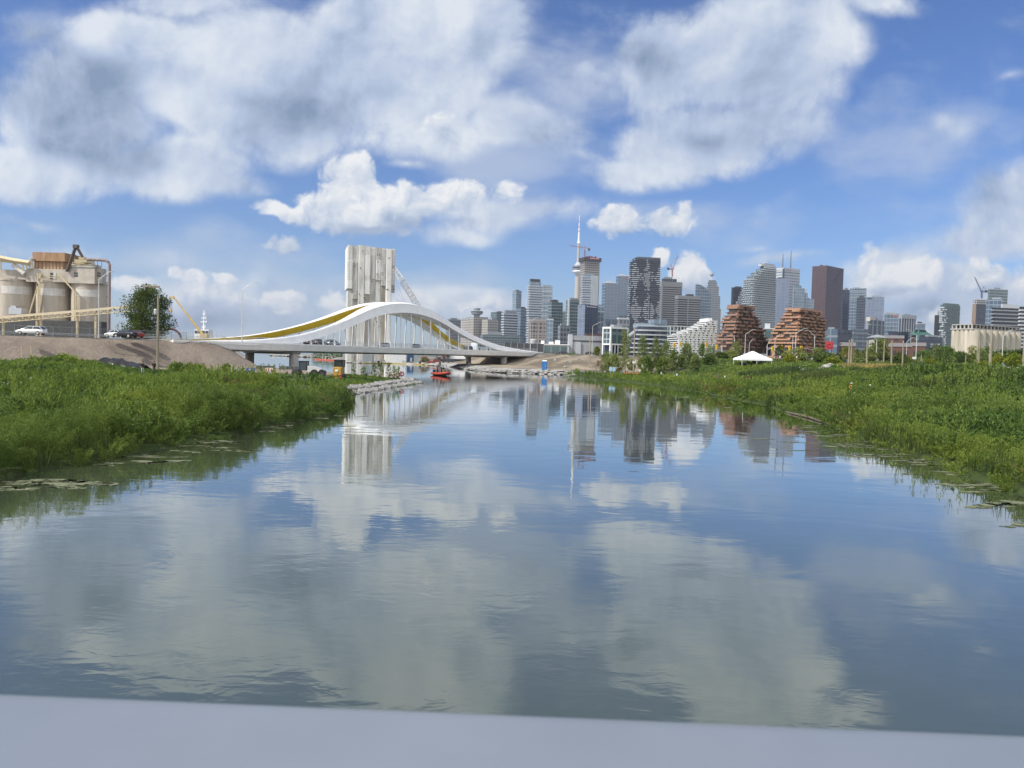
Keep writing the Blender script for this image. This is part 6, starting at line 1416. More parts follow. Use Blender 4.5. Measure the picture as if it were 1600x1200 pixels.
# ---------------------------------------------------------------- rocks
def rock_mesh(seed, flat=.5):
    rg = np.random.default_rng(seed); bm = bmesh.new(); bmesh.ops.create_icosphere(bm, subdivisions=2, radius=.5)
    pl = [(unit(rg.normal(size=(1, 3)))[0], rg.uniform(.26, .42)) for _ in range(9)]
    for v in bm.verts:
        p = np.array(v.co)
        for n_, d_ in pl:
            e_ = p @ n_ - d_
            if e_ > 0: p = p - n_ * e_
        v.co = Vector((p[0], p[1], p[2] * flat * 1.4)) * 1.25
    me = bpy.data.meshes.new('rock'); bm.to_mesh(me); bm.free(); me.materials.append(stone); return me
stone = M('armour_stone', (.31, .30, .28), .9, var=.28, scale=1.6, bump=.04)
RM = [rock_mesh(i, .45 + .1 * (i % 4)) for i in range(7)]
def slab_mesh(seed):
    rg = random.Random(seed); mb = MB(); a, b, h = 1, .62, .26
    top = [(-.5 + .08 * rg.random(), -.5 * b, h), (.5, -.46 * b + .1 * rg.random(), h * .9), (.46, .5 * b, h), (-.48, .44 * b, h * 1.05)]
    bot = [(x * 1.06, y * 1.08, 0) for x, y, z in top]; mb.loft([bot, [(x * 1.03, y * 1.04, z * .75) for x, y, z in top], top])
    o = mb.build('tmp', stone, local=True); me = o.data; bpy.data.objects.remove(o); me.name = 'stone_slab'; return me
SM = [slab_mesh(i) for i in range(5)]
def put_rock(me, name, x, y, z, s, rot, label, group, cat='rock'):
    o = bpy.data.objects.new(name, me); COL.objects.link(o); o.location = (x, y, z); o.scale = s; o.rotation_euler = rot; return tag(o, label, cat, group)
def rocks():
    rg = random.Random(9)
    shore = [(-19.2, 86), (-18.0, 100), (-17.3, 110), (-16.3, 120), (-15.3, 131), (-18, 137)]
    pts = []
    for (ax, ay), (bx, by) in zip(shore[:-1], shore[1:]):
        n = int(math.hypot(bx - ax, by - ay) / 1.15)
        for i in range(n): pts.append((ax + (bx - ax) * i / n, ay + (by - ay) * i / n, math.atan2(by - ay, bx - ax)))
    for k, (x, y, a) in enumerate(pts):
        nx, ny = -math.sin(a), math.cos(a)
        for row in range(2):
            d = .35 + row * 1.35 + rg.uniform(-.2, .2)
            qx, qy = x + nx * d, y + ny * d
            put_rock(SM[rg.randrange(5)], 'stone_slab', qx, qy, .02 + row * .42, (rg.uniform(1.4, 2.4), rg.uniform(1.2, 2.0), rg.uniform(.7, 1.2)), (rg.uniform(.18, .4), rg.uniform(-.12, .12), a + rg.uniform(-.35, .35) + math.pi * 0), 'pale grey stone slab laid on the sloping edge of the left spit', 'stone slabs on the spit')
    line = [(-19, 262), (-12, 236), (-6, 219), (0, 214), (8, 213), (15, 209)]
    for (ax, ay), (bx, by) in zip(line[:-1], line[1:]):
        n = int(math.hypot(bx - ax, by - ay) / 1.1)
        for i in range(n):
            for row in range(2):
                t = (i + rg.random()) / n; x, y = ax + (bx - ax) * t, ay + (by - ay) * t; d = .4 + row * 1.6 + rg.random()
                nx, ny = -(by - ay), bx - ax; L = math.hypot(nx, ny); x += nx / L * d; y += ny / L * d
                s = rg.uniform(.7, 1.5); put_rock(RM[rg.randrange(7)], 'boulder', x, y, gz(x, y) + .12, (s * 1.6, s, s * .55), (0, 0, rg.uniform(0, 6)), 'pale boulder of the riprap along the sandy right shore', 'riprap boulders under the sandy slope')
    line = [(-27, 298), (-36, 328), (-50, 337), (-66, 323), (-74, 338), (-78, 360)]
    for (ax, ay), (bx, by) in zip(line[:-1], line[1:]):
        n = int(math.hypot(bx - ax, by - ay) / 1.3)
        for i in range(n):
            t = (i + rg.random()) / n; x, y = ax + (bx - ax) * t, ay + (by - ay) * t; nx, ny = -(by - ay), bx - ax; L = math.hypot(nx, ny); d = rg.uniform(.2, 2.6); x -= nx / L * d * -1; y += ny / L * d
            s = rg.uniform(1.2, 2.4); put_rock(RM[rg.randrange(7)], 'boulder', x, y, max(.2, gz(x, y)), (s * 1.3, s, s * .7), (0, 0, rg.uniform(0, 6)), 'whitish boulder on the far shore below the concrete tower', 'boulders on the far construction shore')
    for k in range(40):
        t = k / 39; x, y = -172 + 46 * t + rg.uniform(-2, 2), 556 - 58 * t + rg.uniform(-3, 3); s = rg.uniform(2.5, 4.5)
        put_rock(RM[rg.randrange(7)], 'boulder', x, y, .3, (s * 1.5, s, s * .6), (0, 0, rg.uniform(0, 6)), 'white stone of the low breakwater beyond the bridge', 'breakwater stones beyond the bridge')
    lb = {}
    for k, (px, py, D, s) in enumerate(((1203, 584, 150, 1.0), (1213, 584, 152, 1.0), (1221, 583, 154, 1.7), (1238, 583, 156, 1.2), (1235, 580, 160, 1.8), (1247, 578, 164, 2.2), (1254, 581, 160, 1.9), (1258, 575, 170, 1.7), (1280, 582, 158, 2.0), (1290, 580, 160, 2.8), (1296, 577, 164, 2.4), (1228, 576, 172, 1.0), (1212, 577, 172, 1.0), (1266, 573, 178, 1.6), (1285, 572, 182, 1.8), (1312, 571, 182, 1.6), (1336, 572, 180, 1.7))):
        p = P(px, py, D); put_rock(RM[k % 7], 'boulder', p.x, D, max(gz(p.x, D) + .2, p.z - .5), (s * .75, s * .7, s * .5), (0, 0, k), 'big pale boulder on the green slope below the white tent', 'boulders on the park slope')
    for k, (px, py, D, s) in enumerate(((886, 559, 262, 1.6), (868, 560, 258, 1.0), (890, 572, 238, 1.4), (733, 566, 272, 1.8), (884, 573, 234, 1.2), (905, 569, 246, 1.0))):
        p = P(px, py, D); put_rock(RM[k], 'boulder', p.x, D, gz(p.x, D) + .2, (s * 1.2, s, s), (0, 0, k * 2), 'single pale rock lying on the bare sandy slope', 'loose rocks on the sandy slope')
rocks()
def rubble():
    mb = MB(); rg = random.Random(31)
    p = P(641, 562, 322); c = Vector((p.x, 322, gz(p.x, 322)))
    mb.lathe([(4.5, 0), (3.2, .9), (1.8, 1.7), (.4, 2.3)], c, 18); tag(mb.build('gravel_pile', M('gravel', (.36, .34, .32), .95, var=.3, scale=3, bump=.2), smooth=True), 'small grey gravel pile before the white site container', 'gravel pile')
rubble()

# ---------------------------------------------------------------- vehicles
def car(label, pos, rz, color, L=4.5, Hh=1.46, kind='sedan', group=None, name='car'):
    o = thing(name, label, 'car', pos, rz, group); k = L / 4.5; w = .88; paint = M('car_paint_%02d%02d%02d' % tuple(int(c * 99) for c in color), color, .25, .2, var=.02); b_ = 1.0 if kind != 'suv' else 1.08
    st = [(-2.25, .42, .86, .78), (-2.16, .30, .98, .84), (-1.3, .26, b_, w), (.2, .26, b_ - .02, w), (1.0, .27, b_ - .06, w), (1.85, .30, .80, .84), (2.18, .36, .68, .74), (2.25, .42, .60, .66)]
    mb = MB(); mb.loft([[(x * k, -hw * .9, zb), (x * k, -hw, zb + .15), (x * k, -hw, zt - .18), (x * k, -hw * .88, zt), (x * k, hw * .88, zt), (x * k, hw, zt - .18), (x * k, hw, zb + .15), (x * k, hw * .9, zb)] for x, zb, zt, hw in st])
    body = mb.build('body', paint, o, local=True, smooth=True)
    xr = {'sedan': (-1.75, -1.0, .15, 1.05), 'suv': (-2.15, -1.85, .15, .95), 'hatch': (-2.1, -1.55, .1, 1.05)}[kind]
    mb = MB(); mb.loft([[(x0 * k, -hw, z), (x1 * k, -hw, z), (x1 * k, hw, z), (x0 * k, hw, z)] for x0, x1, hw, z in ((xr[0], xr[3], .79, b_ - .05), ((xr[0] + xr[1]) / 2, (xr[2] + xr[3]) / 2, .73, (b_ + Hh) / 2), (xr[1], xr[2], .64, Hh - .04))]); mb.build('window', glass_dark, o, local=True)
    mb = MB(); mb.loft([[(x0 * k, -hw, z), (x1 * k, -hw, z), (x1 * k, hw, z), (x0 * k, hw, z)] for x0, x1, hw, z in ((xr[1] - .06, xr[2] + .06, .66, Hh - .05), (xr[1], xr[2], .60, Hh))]); mb.build('roof', paint, body, local=True)
    for s in (-1, 1):
        for x0, x1 in ((xr[0], xr[1]), (xr[3], xr[2]), ((xr[0] + xr[3]) / 2, (xr[1] + xr[2]) / 2)): mb = MB(); mb.tube([(x0 * k, s * .80, b_ - .05), (x1 * k, s * .66, Hh - .04)], .045, 4); mb.build('pillar', paint, body, local=True)
    for x in (-1.42, 1.36):
        for s in (-1, 1):
            c = (x * k, s * .78, .33); tube_pts = [(c[0], c[1] - .11, c[2]), (c[0], c[1] + .11, c[2])]
            mb = MB(); mb.tube(tube_pts, .33, 16); wl = mb.build('wheel', black, o, local=True); mb = MB(); mb.tube([(c[0], c[1] + s * .09, c[2]), (c[0], c[1] + s * .125, c[2])], .21, 12); mb.build('rim', galv, wl, local=True)
    for s in (-1, 1):
        mb = MB(); mb.cbox((2.12 * k, s * .58, .66), (.22, .32, .13)); mb.build('headlight', white_paint, o, local=True); mb = MB(); mb.cbox((-2.2 * k, s * .62, .80), (.12, .26, .18)); mb.build('taillight', red_paint, o, local=True)
    return o
def on_bridge(px, lane):
    # where the view line through px crosses a lane of the bridge
    r = ray(px, hor(px)).x; b = AX0 + BN * lane; t = (r * b.y - b.x) / (AXD.x - r * AXD.y); q = b + AXD * t; return Vector((q.x, q.y, ROADZ + .06))
ang = math.atan2(BT.y, BT.x); gp = 'cars on the bridge'
car('dark sedan rising onto the bridge behind the low left end of the arch', on_bridge(412, -3), ang, (.05, .06, .07), group=gp)
car('black car on the bridge left of the grey sport utility car', on_bridge(486, 2.2), ang, (.02, .022, .025), kind='hatch', group=gp)
car('dark sport utility car on the bridge just left of the silver one', on_bridge(500, -3.0), ang, (.05, .055, .06), 4.6, 1.68, 'suv', gp)
car('silver grey sport utility car on the bridge between the first hangers', on_bridge(520, -3.0), ang, (.28, .33, .36), 4.7, 1.72, 'suv', gp)
car('white sedan on the bridge in front of the concrete tower', on_bridge(600, -2.6), ang + math.pi, (.74, .74, .73), group=gp)
car('silver sedan on the bridge under the right half of the arch', on_bridge(651, -2.6), ang, (.42, .45, .46), group=gp)
car('dark hatchback on the bridge beside the low end of the yellow rib', on_bridge(731, -2.6), ang + math.pi, (.03, .033, .04), 4.2, 1.52, 'hatch', gp)
def on_road(px, D, dz=.06): x = ray(px, hor(px)).x * D; return Vector((x, D, 6.5 + dz))
car('white hatchback driving on the embankment road below the cement silos', on_road(49, 136), math.pi + .03, (.78, .78, .77), 4.9, 1.52, 'hatch', 'cars on the embankment road')
car('black sedan on the embankment road left of the tree', on_road(196, 146), math.pi - .3, (.025, .027, .03), 4.7, group='cars on the embankment road')
car('white car half hidden behind the black sedan on the embankment road', on_road(181, 149), math.pi - .3, (.72, .72, .72), 4.3, group='cars on the embankment road')
car('dark red car behind the black sedan by the tree', on_road(208, 152), math.pi - .35, (.28, .03, .025), 4.3, group='cars on the embankment road')
def bus():
    p = on_bridge(752, 2.5); o = thing('bus', 'pale blue and white bus at the right end of the bridge', 'bus', p, ang)
    mb = MB(); mb.loft([[(-5.4, s * y, z) for s, y, z in ((-1, 1.2, .35), (-1, 1.25, 2.6), (-1, 1.1, 2.95), (1, 1.1, 2.95), (1, 1.25, 2.6), (1, 1.2, .35))], [(5.4, s * y, z) for s, y, z in ((-1, 1.2, .35), (-1, 1.25, 2.6), (-1, 1.1, 2.95), (1, 1.1, 2.95), (1, 1.25, 2.6), (1, 1.2, .35))]]); mb.build('body', M('bus_pale', (.62, .70, .74), .4), o, local=True)
    for x in np.linspace(-4.4, 4.4, 7): mb = MB(); mb.cbox((x, 0, 1.9), (1.1, 2.56, .85)); mb.build('window', glass_dark, o, local=True)
    for x in (-3.4, 3.2):
        for s in (-1, 1): mb = MB(); mb.tube([(x, s * 1.0, .5), (x, s * 1.24, .5)], .5, 14); mb.build('wheel', black, o, local=True)
bus()
for i, (px, D, c, lb) in enumerate(((1226, 235, (.72, .72, .72), 'white car parked right of the tent'), (1262, 240, (.5, .52, .54), 'silver car parked before the right timber block'), (1292, 250, (.70, .70, .70), 'white car parked below the red billboard'), (1016, 300, (.05, .05, .06), 'dark car parked left of the birches'))):
    g = G(px, D); car(lb, g, .2 * i, c, 4.5, 1.5, 'hatch', 'cars parked in the park')
car('dark car parked on the bank road by the conical tree', G(922, 345) , .2, (.03, .033, .04), group='cars on the far bank road'); car('small dark car on the far bank road right of the bridge end', G(880, 350), .1, (.05, .06, .065), group='cars on the far bank road')

# ---------------------------------------------------------------- lamps, poles, signals
lamp_grey = M('lamp_pole_grey', (.58, .59, .58), .5, .15)
def lamp(label, px, py, D, arm, g=None, r=.085):
    b = G(px, D) if g is None else Vector((ray(px, hor(px)).x * D, D, g)); ztop = Zp(px, py, D); o = thing('street_lamp', label, 'street lamp', b, group='street lamps')
    kz = ztop - 1.6
    mb = MB(); mb.tube([(b.x, D, b.z), (b.x, D, b.z + .5), (b.x, D, b.z + .5), (b.x, D, kz)], [r * 2, r * 2, r * 1.25, r * .9], 8); mb.build('pole', lamp_grey, o)
    e = Vector((b.x + arm, D, ztop)); mb = MB(); mb.tube([(b.x, D, kz), (b.x + arm * .2, D, kz + .42), (b.x + arm * .85, D, ztop - .1), e], r * .7, 6); mb.build('arm', lamp_grey, o)
    mb = MB(); s = 1 if arm > 0 else -1; mb.loft([[(e.x + s * x, D + y, ztop + z) for y, z in ((-.14, -.06), (.14, -.06), (.16, .05), (-.16, .05))] for x in (-.1, .6)]); mb.build('lamp_head', lamp_grey, o)
for a in (('street lamp with its arm to the right in front of the cement silos', 154, 424, 146, 2.2, 6.4), ('street lamp at the left end of the arch bridge', 378, 441, 172, 2.6, 6.3), ('thin street lamp behind the falling right half of the arch', 720, 479, 268, 2.6, 6.3), ('street lamp at the right end of the bridge', 828, 496, 318, 2.6, 6.3), ('street lamp on the sandy bank left of the glass box', 924.5, 503.5, 322, 3.0, None),
          ('street lamp with a left arm in front of the white stepped building', 1059.5, 512.5, 250, -1.8, None), ('street lamp with a left arm in front of the left timber block', 1146, 520, 250, -1.8, None), ('tall street lamp with a right arm in front of the left timber block', 1163, 514.5, 235, 2.4, None), ('low street lamp with a right arm before the left timber block', 1169.5, 529.5, 300, 1.4, None), ('street lamp with a right arm in the gap between the timber blocks', 1209.5, 522, 255, 1.6, None),
          ('street lamp with a left arm before the right timber block', 1237, 519, 250, -1.8, None), ('tallest street lamp before the right timber block, arm to the right', 1241.5, 512.5, 232, 2.8, None), ('street lamp with a left arm beside the red billboard', 1271, 516.5, 240, -2.2, None), ('street lamp with a left arm in front of the tall loose tree', 1368, 523, 225, -2.0, None), ('street lamp with a right arm left of the church spire', 1415, 527, 290, 2.4, None), ('tall street lamp with a left arm right of the church spire', 1430, 515.5, 215, -2.4, None),
          ('street lamp with a banner, arm to the right, before the grain silos', 1564.5, 515.5, 190, 2.0, None), ('small lamp with a left arm beside the thick wooden pole', 1544, 530, 240, -1.4, None), ('slim lamp behind the left timber block signal', 1197.5, 532, 260, .8, None)):
    lamp(*a[:5], g=a[5])
def pole(label, px, py, D, r=.16, arms=0, base_py=None):
    b = G(px, D); z = Zp(px, py, D); o = thing('utility_pole', label, 'utility pole', b, group='wooden poles')
    mb = MB(); mb.tube([(b.x, D, b.z - .2), (b.x, D, z)], [r * 1.2, r * .85], 8); mb.build('pole', wood_pole, o)
    for k in range(arms): mb = MB(); zz = z - .5 - 1.0 * k; mb.cbox((b.x, D - .15, zz), (2.2, .12, .16)); ca = mb.build('crossarm', wood_pole, o)
    return o, b, z
o, b, z = pole('tall wooden utility pole in front of the embankment tree', 246.5, 463, 112, .17)
for px0, px1, py in ((221, 249, 446), (222, 250, 448)):
    a_, c_ = P(px0, py, 112), P(px1, py + 1, 112); mb = MB(); mb.tube([a_, c_], .07, 4); mb.build('crossarm', wood_pole, o)
for px, y0, y1 in ((249, 446, 466), (226, 446, 453), (234, 446, 450), (240, 446, 451)): mb = MB(); mb.tube([P(px, y0, 112), P(px, y1, 112)], .05, 4); mb.build('insulator', galv, o)
mb = MB(); mb.lathe([(.22, 0), (.26, .1), (.26, .75), (.2, .85)], (b.x - .35, 112, Zp(246, 492, 112)), 10); mb.build('transformer', galv, o)
for lb, px, py, D, r in (('wooden pole at the sandy slope standing left of the glass box', 921, 527.5, 230, .17), ('wooden pole in front of the curved apartment terraces', 990, 511, 205, .17), ('left wooden pole in front of the white stepped building', 1112, 507, 240, .14), ('middle wooden pole in front of the white stepped building', 1102, 530, 240, .13), ('wooden pole between the white building and the left timber block', 1127, 530, 240, .13), ('left one of the paired wooden poles right of the red billboard', 1325.5, 531, 170, .17), ('right one of the paired wooden poles right of the red billboard', 1329, 529, 172, .18), ('leaning wooden pole left of the tall loose tree', 1353.5, 532, 165, .18), ('wooden pole right of the tall loose tree', 1380, 532.5, 190, .16), ('wooden pole in front of the gabled warehouse', 1392, 532, 185, .18), ('wooden pole left of the curved lamps by the church', 1409.5, 532, 185, .17), ('short post right of the tall lamp', 1438.5, 554, 185, .12), ('slim wooden pole in front of the silo corner', 1526, 525, 190, .15), ('second slim wooden pole in front of the fluted silos', 1528.5, 534, 200, .15), ('thick wooden pole in front of the grain silos', 1546.5, 515, 150, .22), ('wooden pole cut by the right edge of the photograph', 1598, 520, 150, .19), ('thin short post in the tree belt', 1508, 555, 190, .10)):
    pole(lb, px, py, D, r)
sig_yellow = M('signal_yellow', (.80, .50, .01), .4); 
def signal(label, ppx, hpx, hpy, D, ppy=None):
    b = G(ppx, D); hp = P(hpx, hpy, D); o = thing('traffic_signal', label, 'traffic light', b, group='traffic signals')
    zt = hp.z + .25; mb = MB(); mb.tube([(b.x, D, b.z), (b.x, D, zt + .2)], .12, 8); mb.build('pole', lamp_grey, o)
    if abs(hp.x - b.x) > .5: mb = MB(); mb.tube([(b.x, D, zt - .6), (hp.x, D, zt)], .07, 6); mb.build('arm', lamp_grey, o)
    mb = MB(); mb.cbox((hp.x, D - .2, hp.z), (.62, .34, 1.45)); h = mb.build('signal_head', sig_yellow, o)
    for k, c in enumerate(((.35, .02, .015), (.4, .25, .01), (.02, .25, .12))):
        mb = MB(); z = hp.z + .42 - .42 * k; mb.tube([(hp.x, D - .38, z), (hp.x, D - .52, z)], .15, 10); mb.build('lens', M('lens%d' % k, c, .3), h)
for a in (('yellow traffic light left of the lamp in front of the white stepped building', 1059.5, 1053, 539.5, 232), ('yellow traffic light right of the lamp in front of the white stepped building', 1059.5, 1063, 538, 236), ('yellow traffic light in the middle of the white stepped building', 1112, 1103.5, 539, 236), ('yellow traffic light at the right edge of the white stepped building', 1127, 1120, 542.5, 234), ('yellow traffic light left of the lamp between the timber blocks', 1197.5, 1207, 545, 228), ('yellow traffic light on the long arm between the timber blocks', 1197.5, 1221, 543, 230), ('yellow traffic light at the foot of the lamp before the right timber block', 1237, 1233.5, 545, 230), ('yellow traffic light on the arm from the billboard lamp', 1271, 1251.5, 544.5, 228)):
    signal(*a)
# banner on the lamp before the silos
g = G(1566, 188); a_, c_ = P(1563, 579, 188), P(1569.5, 566, 188); mb = MB(); mb.box(a_.x, 187.6, g.z, c_.x, 187.75, c_.z); tag(mb.build('banner', M('banner_blue', (.42, .52, .68), .7, var=.25, scale=1.2)), 'light blue printed banner at the foot of the lamp before the silos', 'banner')
# ---------------------------------------------------------------- people
skin = M('skin', (.42, .25, .17), .6); hair_m = M('hair_dark', (.03, .02, .015), .6)
def body_mesh(arm=0.0, stride=.1, seed=0):
    J = dict(pel=(0, 0, .95, .15), wai=(0, 0, 1.10, .135), che=(0, 0, 1.32, .16), nec=(0, -.01, 1.47, .065), hd0=(0, -.02, 1.55, .085), hd1=(0, -.025, 1.64, .10), hd2=(0, -.02, 1.72, .075), nose=(0, -.135, 1.62, .018))
    E = [('pel', 'wai'), ('wai', 'che'), ('che', 'nec'), ('nec', 'hd0'), ('hd0', 'hd1'), ('hd1', 'hd2'), ('hd1', 'nose')]
    for s, k in ((-1, 'l'), (1, 'r')):
        up_ = arm if s > 0 else arm * .4
        J.update({k + 'sh': (s * .18, 0, 1.41, .072), k + 'el': (s * .25, .04 - .12 * up_, 1.13 + .02 * up_, .048), k + 'wr': (s * (.27 - .12 * up_), -.05 - .26 * up_, .90 + .26 * up_, .034), k + 'ha': (s * (.27 - .16 * up_), -.08 - .30 * up_, .83 + .32 * up_, .036),
                  k + 'hi': (s * .095, 0, .88, .10), k + 'kn': (s * .105, -.03 + s * stride * .5, .50, .068), k + 'an': (s * .11, .02 + s * stride, .10, .045), k + 'to': (s * .12, -.14 + s * stride, .045, .042)})
        E += [('che', k + 'sh'), (k + 'sh', k + 'el'), (k + 'el', k + 'wr'), (k + 'wr', k + 'ha'), ('pel', k + 'hi'), (k + 'hi', k + 'kn'), (k + 'kn', k + 'an'), (k + 'an', k + 'to')]
    ks = list(J); me = bpy.data.meshes.new('b'); me.from_pydata([J[k][:3] for k in ks], [(ks.index(a), ks.index(b)) for a, b in E], [])
    o = bpy.data.objects.new('tmp', me); COL.objects.link(o); m = o.modifiers.new('s', 'SKIN'); o.modifiers.new('u', 'SUBSURF').levels = 1
    for i, k in enumerate(ks): me.skin_vertices[0].data[i].radius = (J[k][3], J[k][3] * (.75 if k in ('wai', 'che', 'pel') else 1))
    me.skin_vertices[0].data[0].use_root = True
    out_ = bpy.data.meshes.new_from_object(o.evaluated_get(bpy.context.evaluated_depsgraph_get())); bpy.data.objects.remove(o); return out_
BODY = [body_mesh(0, .06), body_mesh(.9, .12), body_mesh(.3, .2)]
def cloth(c): return M('cloth_%02d%02d%02d' % tuple(int(q * 99) for q in c), c, .9, var=.08)
def person(label, x, y, z, rz, shirt, legs, pose=0, hat=None, group=None, sc_=1.0, hair=True):
    me = BODY[pose].copy(); me.name = 'person'
    for m in (skin, cloth(shirt), cloth(legs), black): me.materials.append(m)
    for p in me.polygons:
        c = p.center
        p.material_index = 3 if c.z < .10 else 2 if c.z < .96 and abs(c.x) < .2 and not (c.z > .78 and abs(c.x) > .19) else 1 if c.z < 1.47 and (c.z > 1.14 or abs(c.x) < .19) else 0
        p.use_smooth = True
    o = bpy.data.objects.new('person', me); COL.objects.link(o); o.location = (x, y, z); o.rotation_euler = (0, 0, rz); o.scale = (sc_,) * 3; tag(o, label, 'person', group)
    if hair:
        mb = MB(); mb.lathe([(.108, 1.60), (.118, 1.66), (.105, 1.735), (.06, 1.775), (.01, 1.785)], (0, .012, 0), 12); mb.build('hair', hair_m, o, local=True, smooth=True)
    if hat: mb = MB(); mb.lathe([(.24, 1.69), (.23, 1.71), (.12, 1.72), (.11, 1.80), (.05, 1.83)], (0, -.02, 0), 14); mb.build('hat', cloth(hat), o, local=True)
    return o
def crowd():
    gp = 'people walking on the banks'
    for lb, px, D, zb, rz, sh, lg, ps, hat in (('woman in a black top and pale skirt walking through the left bank weeds', 223, 101, .75, .4, (.02, .02, .022), (.45, .45, .43), 1, None), ('man in a dark shirt walking behind the woman on the left bank', 241, 103, .75, .5, (.02, .022, .025), (.10, .10, .11), 0, None),
            ('person in black at the foot of the sandy slope', 940.5, 186, None, 1.0, (.03, .03, .032), (.03, .03, .03), 0, None), ('person in grey blue beside the one in black near the sandy slope', 945.5, 187, None, 2.0, (.25, .30, .38), (.10, .10, .12), 2, None), ('person in a blue shirt right of the blue panels', 972, 183, None, .6, (.12, .22, .42), (.05, .06, .10), 1, None), ('person in black clothes right of the one in blue', 977.5, 182, None, 2.4, (.025, .025, .028), (.03, .03, .03), 0, None),
            ('person in white on the path under the young trees', 981, 196, None, 1, (.62, .62, .60), (.10, .12, .18), 0, None), ('person in a white shirt at the tall white signpost', 1000, 188, None, 2.5, (.65, .65, .63), (.04, .04, .05), 1, None), ('person in a red shirt at the tall white signpost', 1006, 188, None, -.6, (.50, .06, .05), (.35, .25, .2), 1, None), ('person in a dark shirt between the two at the signpost', 1003, 190, None, .3, (.03, .03, .04), (.04, .04, .05), 0, None),
            ('person in a white shirt and black trousers alone above the right shore', 1033.5, 160, .9, 1.2, (.70, .70, .70), (.02, .02, .022), 1, None), ('person in pale blue bending in the right bank grass', 1058, 158, .5, 2, (.45, .52, .60), (.3, .32, .34), 2, None), ('person in dark clothes in the grass left of the red shirt', 1099, 147, .75, 1, (.05, .06, .07), (.04, .04, .05), 0, None), ('person in an orange red shirt in the right bank grass', 1118, 143, .85, .7, (.62, .12, .07), (.10, .10, .12), 2, None), ('person in navy beside the red shirt', 1124, 144, .85, 2, (.03, .04, .08), (.05, .05, .07), 0, None), ('person in white stooping in the grass right of the navy shirt', 1133, 142, .75, 1.4, (.68, .70, .74), (.15, .2, .3), 1, None),
            ('person in black and dark red standing alone in the grass', 1169, 142, .9, -.8, (.10, .03, .03), (.03, .03, .03), 0, None), ('worker in an orange shirt and grey hat wading through the right bank weeds', 1331, 102, .62, .4, (.75, .22, .02), (.1, .1, .1), 0, (.45, .45, .42)), ('worker in a light blue shirt and pale hat in the right bank weeds', 1361, 96, .55, .2, (.50, .60, .70), (.2, .22, .25), 1, (.66, .62, .52))):
        x = ray(px, hor(px) + 15).x * D; z = gz(x, D)
        person(lb, x, D, max(z, zb or z), rz, sh, lg, ps, hat, gp)
    gp = 'people under and around the tent'; rg = random.Random(3); cols = [((.6, .6, .58), 'white'), ((.05, .05, .06), 'black'), ((.10, .14, .30), 'navy'), ((.45, .07, .06), 'red'), ((.5, .5, .5), 'grey')]
    for i, (px, D, wh) in enumerate(((1163, 190, 'at the left post of the white tent'), (1168, 192, 'under the left half of the white tent'), (1176, 193, 'in the middle of the white tent'), (1179, 191, 'left of the blue screen in the tent'), (1196, 190, 'right of the blue screen in the tent'), (1203, 192, 'by the right post of the white tent'), (1205.5, 189, 'just outside the right tent post'), (1211, 200, 'a few steps right of the tent'), (1214, 201, 'second right of the tent'), (1218, 203, 'third right of the tent'), (1244, 205, 'between two saplings right of the tent'), (1261, 204, 'near the dark bush by the billboard'), (1323, 178, 'left of the paired wooden poles'))):
        c, nm = cols[i % 5]; g = G(px, D); person('person in %s %s' % (nm, wh), g.x, D, g.z, rg.uniform(-2, 2), c, (.06, .06, .08), i % 3, None, gp)
crowd()
# ---------------------------------------------------------------- white tent
def tent():
    D = 188; g = G(1183, D); c = Vector((g.x, D + 4, gz(g.x, D + 4))); w = 3.75; ze = Zp(1183, 560.5, D); zp = Zp(1183, 548.4, D); o = thing('marquee_tent', 'white peaked event tent on thin posts in the park', 'tent', c)
    fab = M('tent_fabric', (.84, .84, .84), .7, var=.02)
    mb = MB(); rings = []
    for s, z in ((1.0, ze - .45), (1.0, ze), (.72, ze + (zp - ze) * .24), (.4, ze + (zp - ze) * .56), (.12, ze + (zp - ze) * .9), (.01, zp)): rings.append([(c.x + s * w * x, c.y + s * w * y, z) for x, y in ((-1, -1), (0, -1), (1, -1), (1, 0), (1, 1), (0, 1), (-1, 1), (-1, 0))])
    mb.loft(rings, cap=False); mb.build('canopy', fab, o)
    for x in (-1, 0, 1):
        for y in (-1, 1): mb = MB(); q = (c.x + x * w * .97, c.y + y * w * .97); mb.tube([(q[0], q[1], gz(*q)), (q[0], q[1], ze)], .05, 6); mb.build('post', white_paint, o)
    a_, b_ = P(1187, 567, D + 2), P(1194, 561.5, D + 2); mb = MB(); mb.box(a_.x, D + 2, a_.z, b_.x, D + 2.12, b_.z); t_ = tag(mb.build('screen', M('screen_blue', (.10, .28, .50), .3, var=.3)), 'blue display panel standing inside the white tent', 'display')
    for k in range(2): mb = MB(); q = (c.x - 2 + 3.4 * k, c.y - 1); gg = gz(*q); mb.cbox((q[0], q[1], gg + .72), (1.8, .75, .05)); tb = thing('folding_table', 'white folding table under the tent, %s' % ('left one' if k == 0 else 'right one'), 'table', (q[0], q[1], gg)); mb.build('table_top', white_paint, tb); [MB().tube([(q[0] + sx, q[1] + sy, gg), (q[0] + sx, q[1] + sy, gg + .7)], .025, 4).build('leg', galv, tb) for sx in (-.8, .8) for sy in (-.3, .3)]
tent()
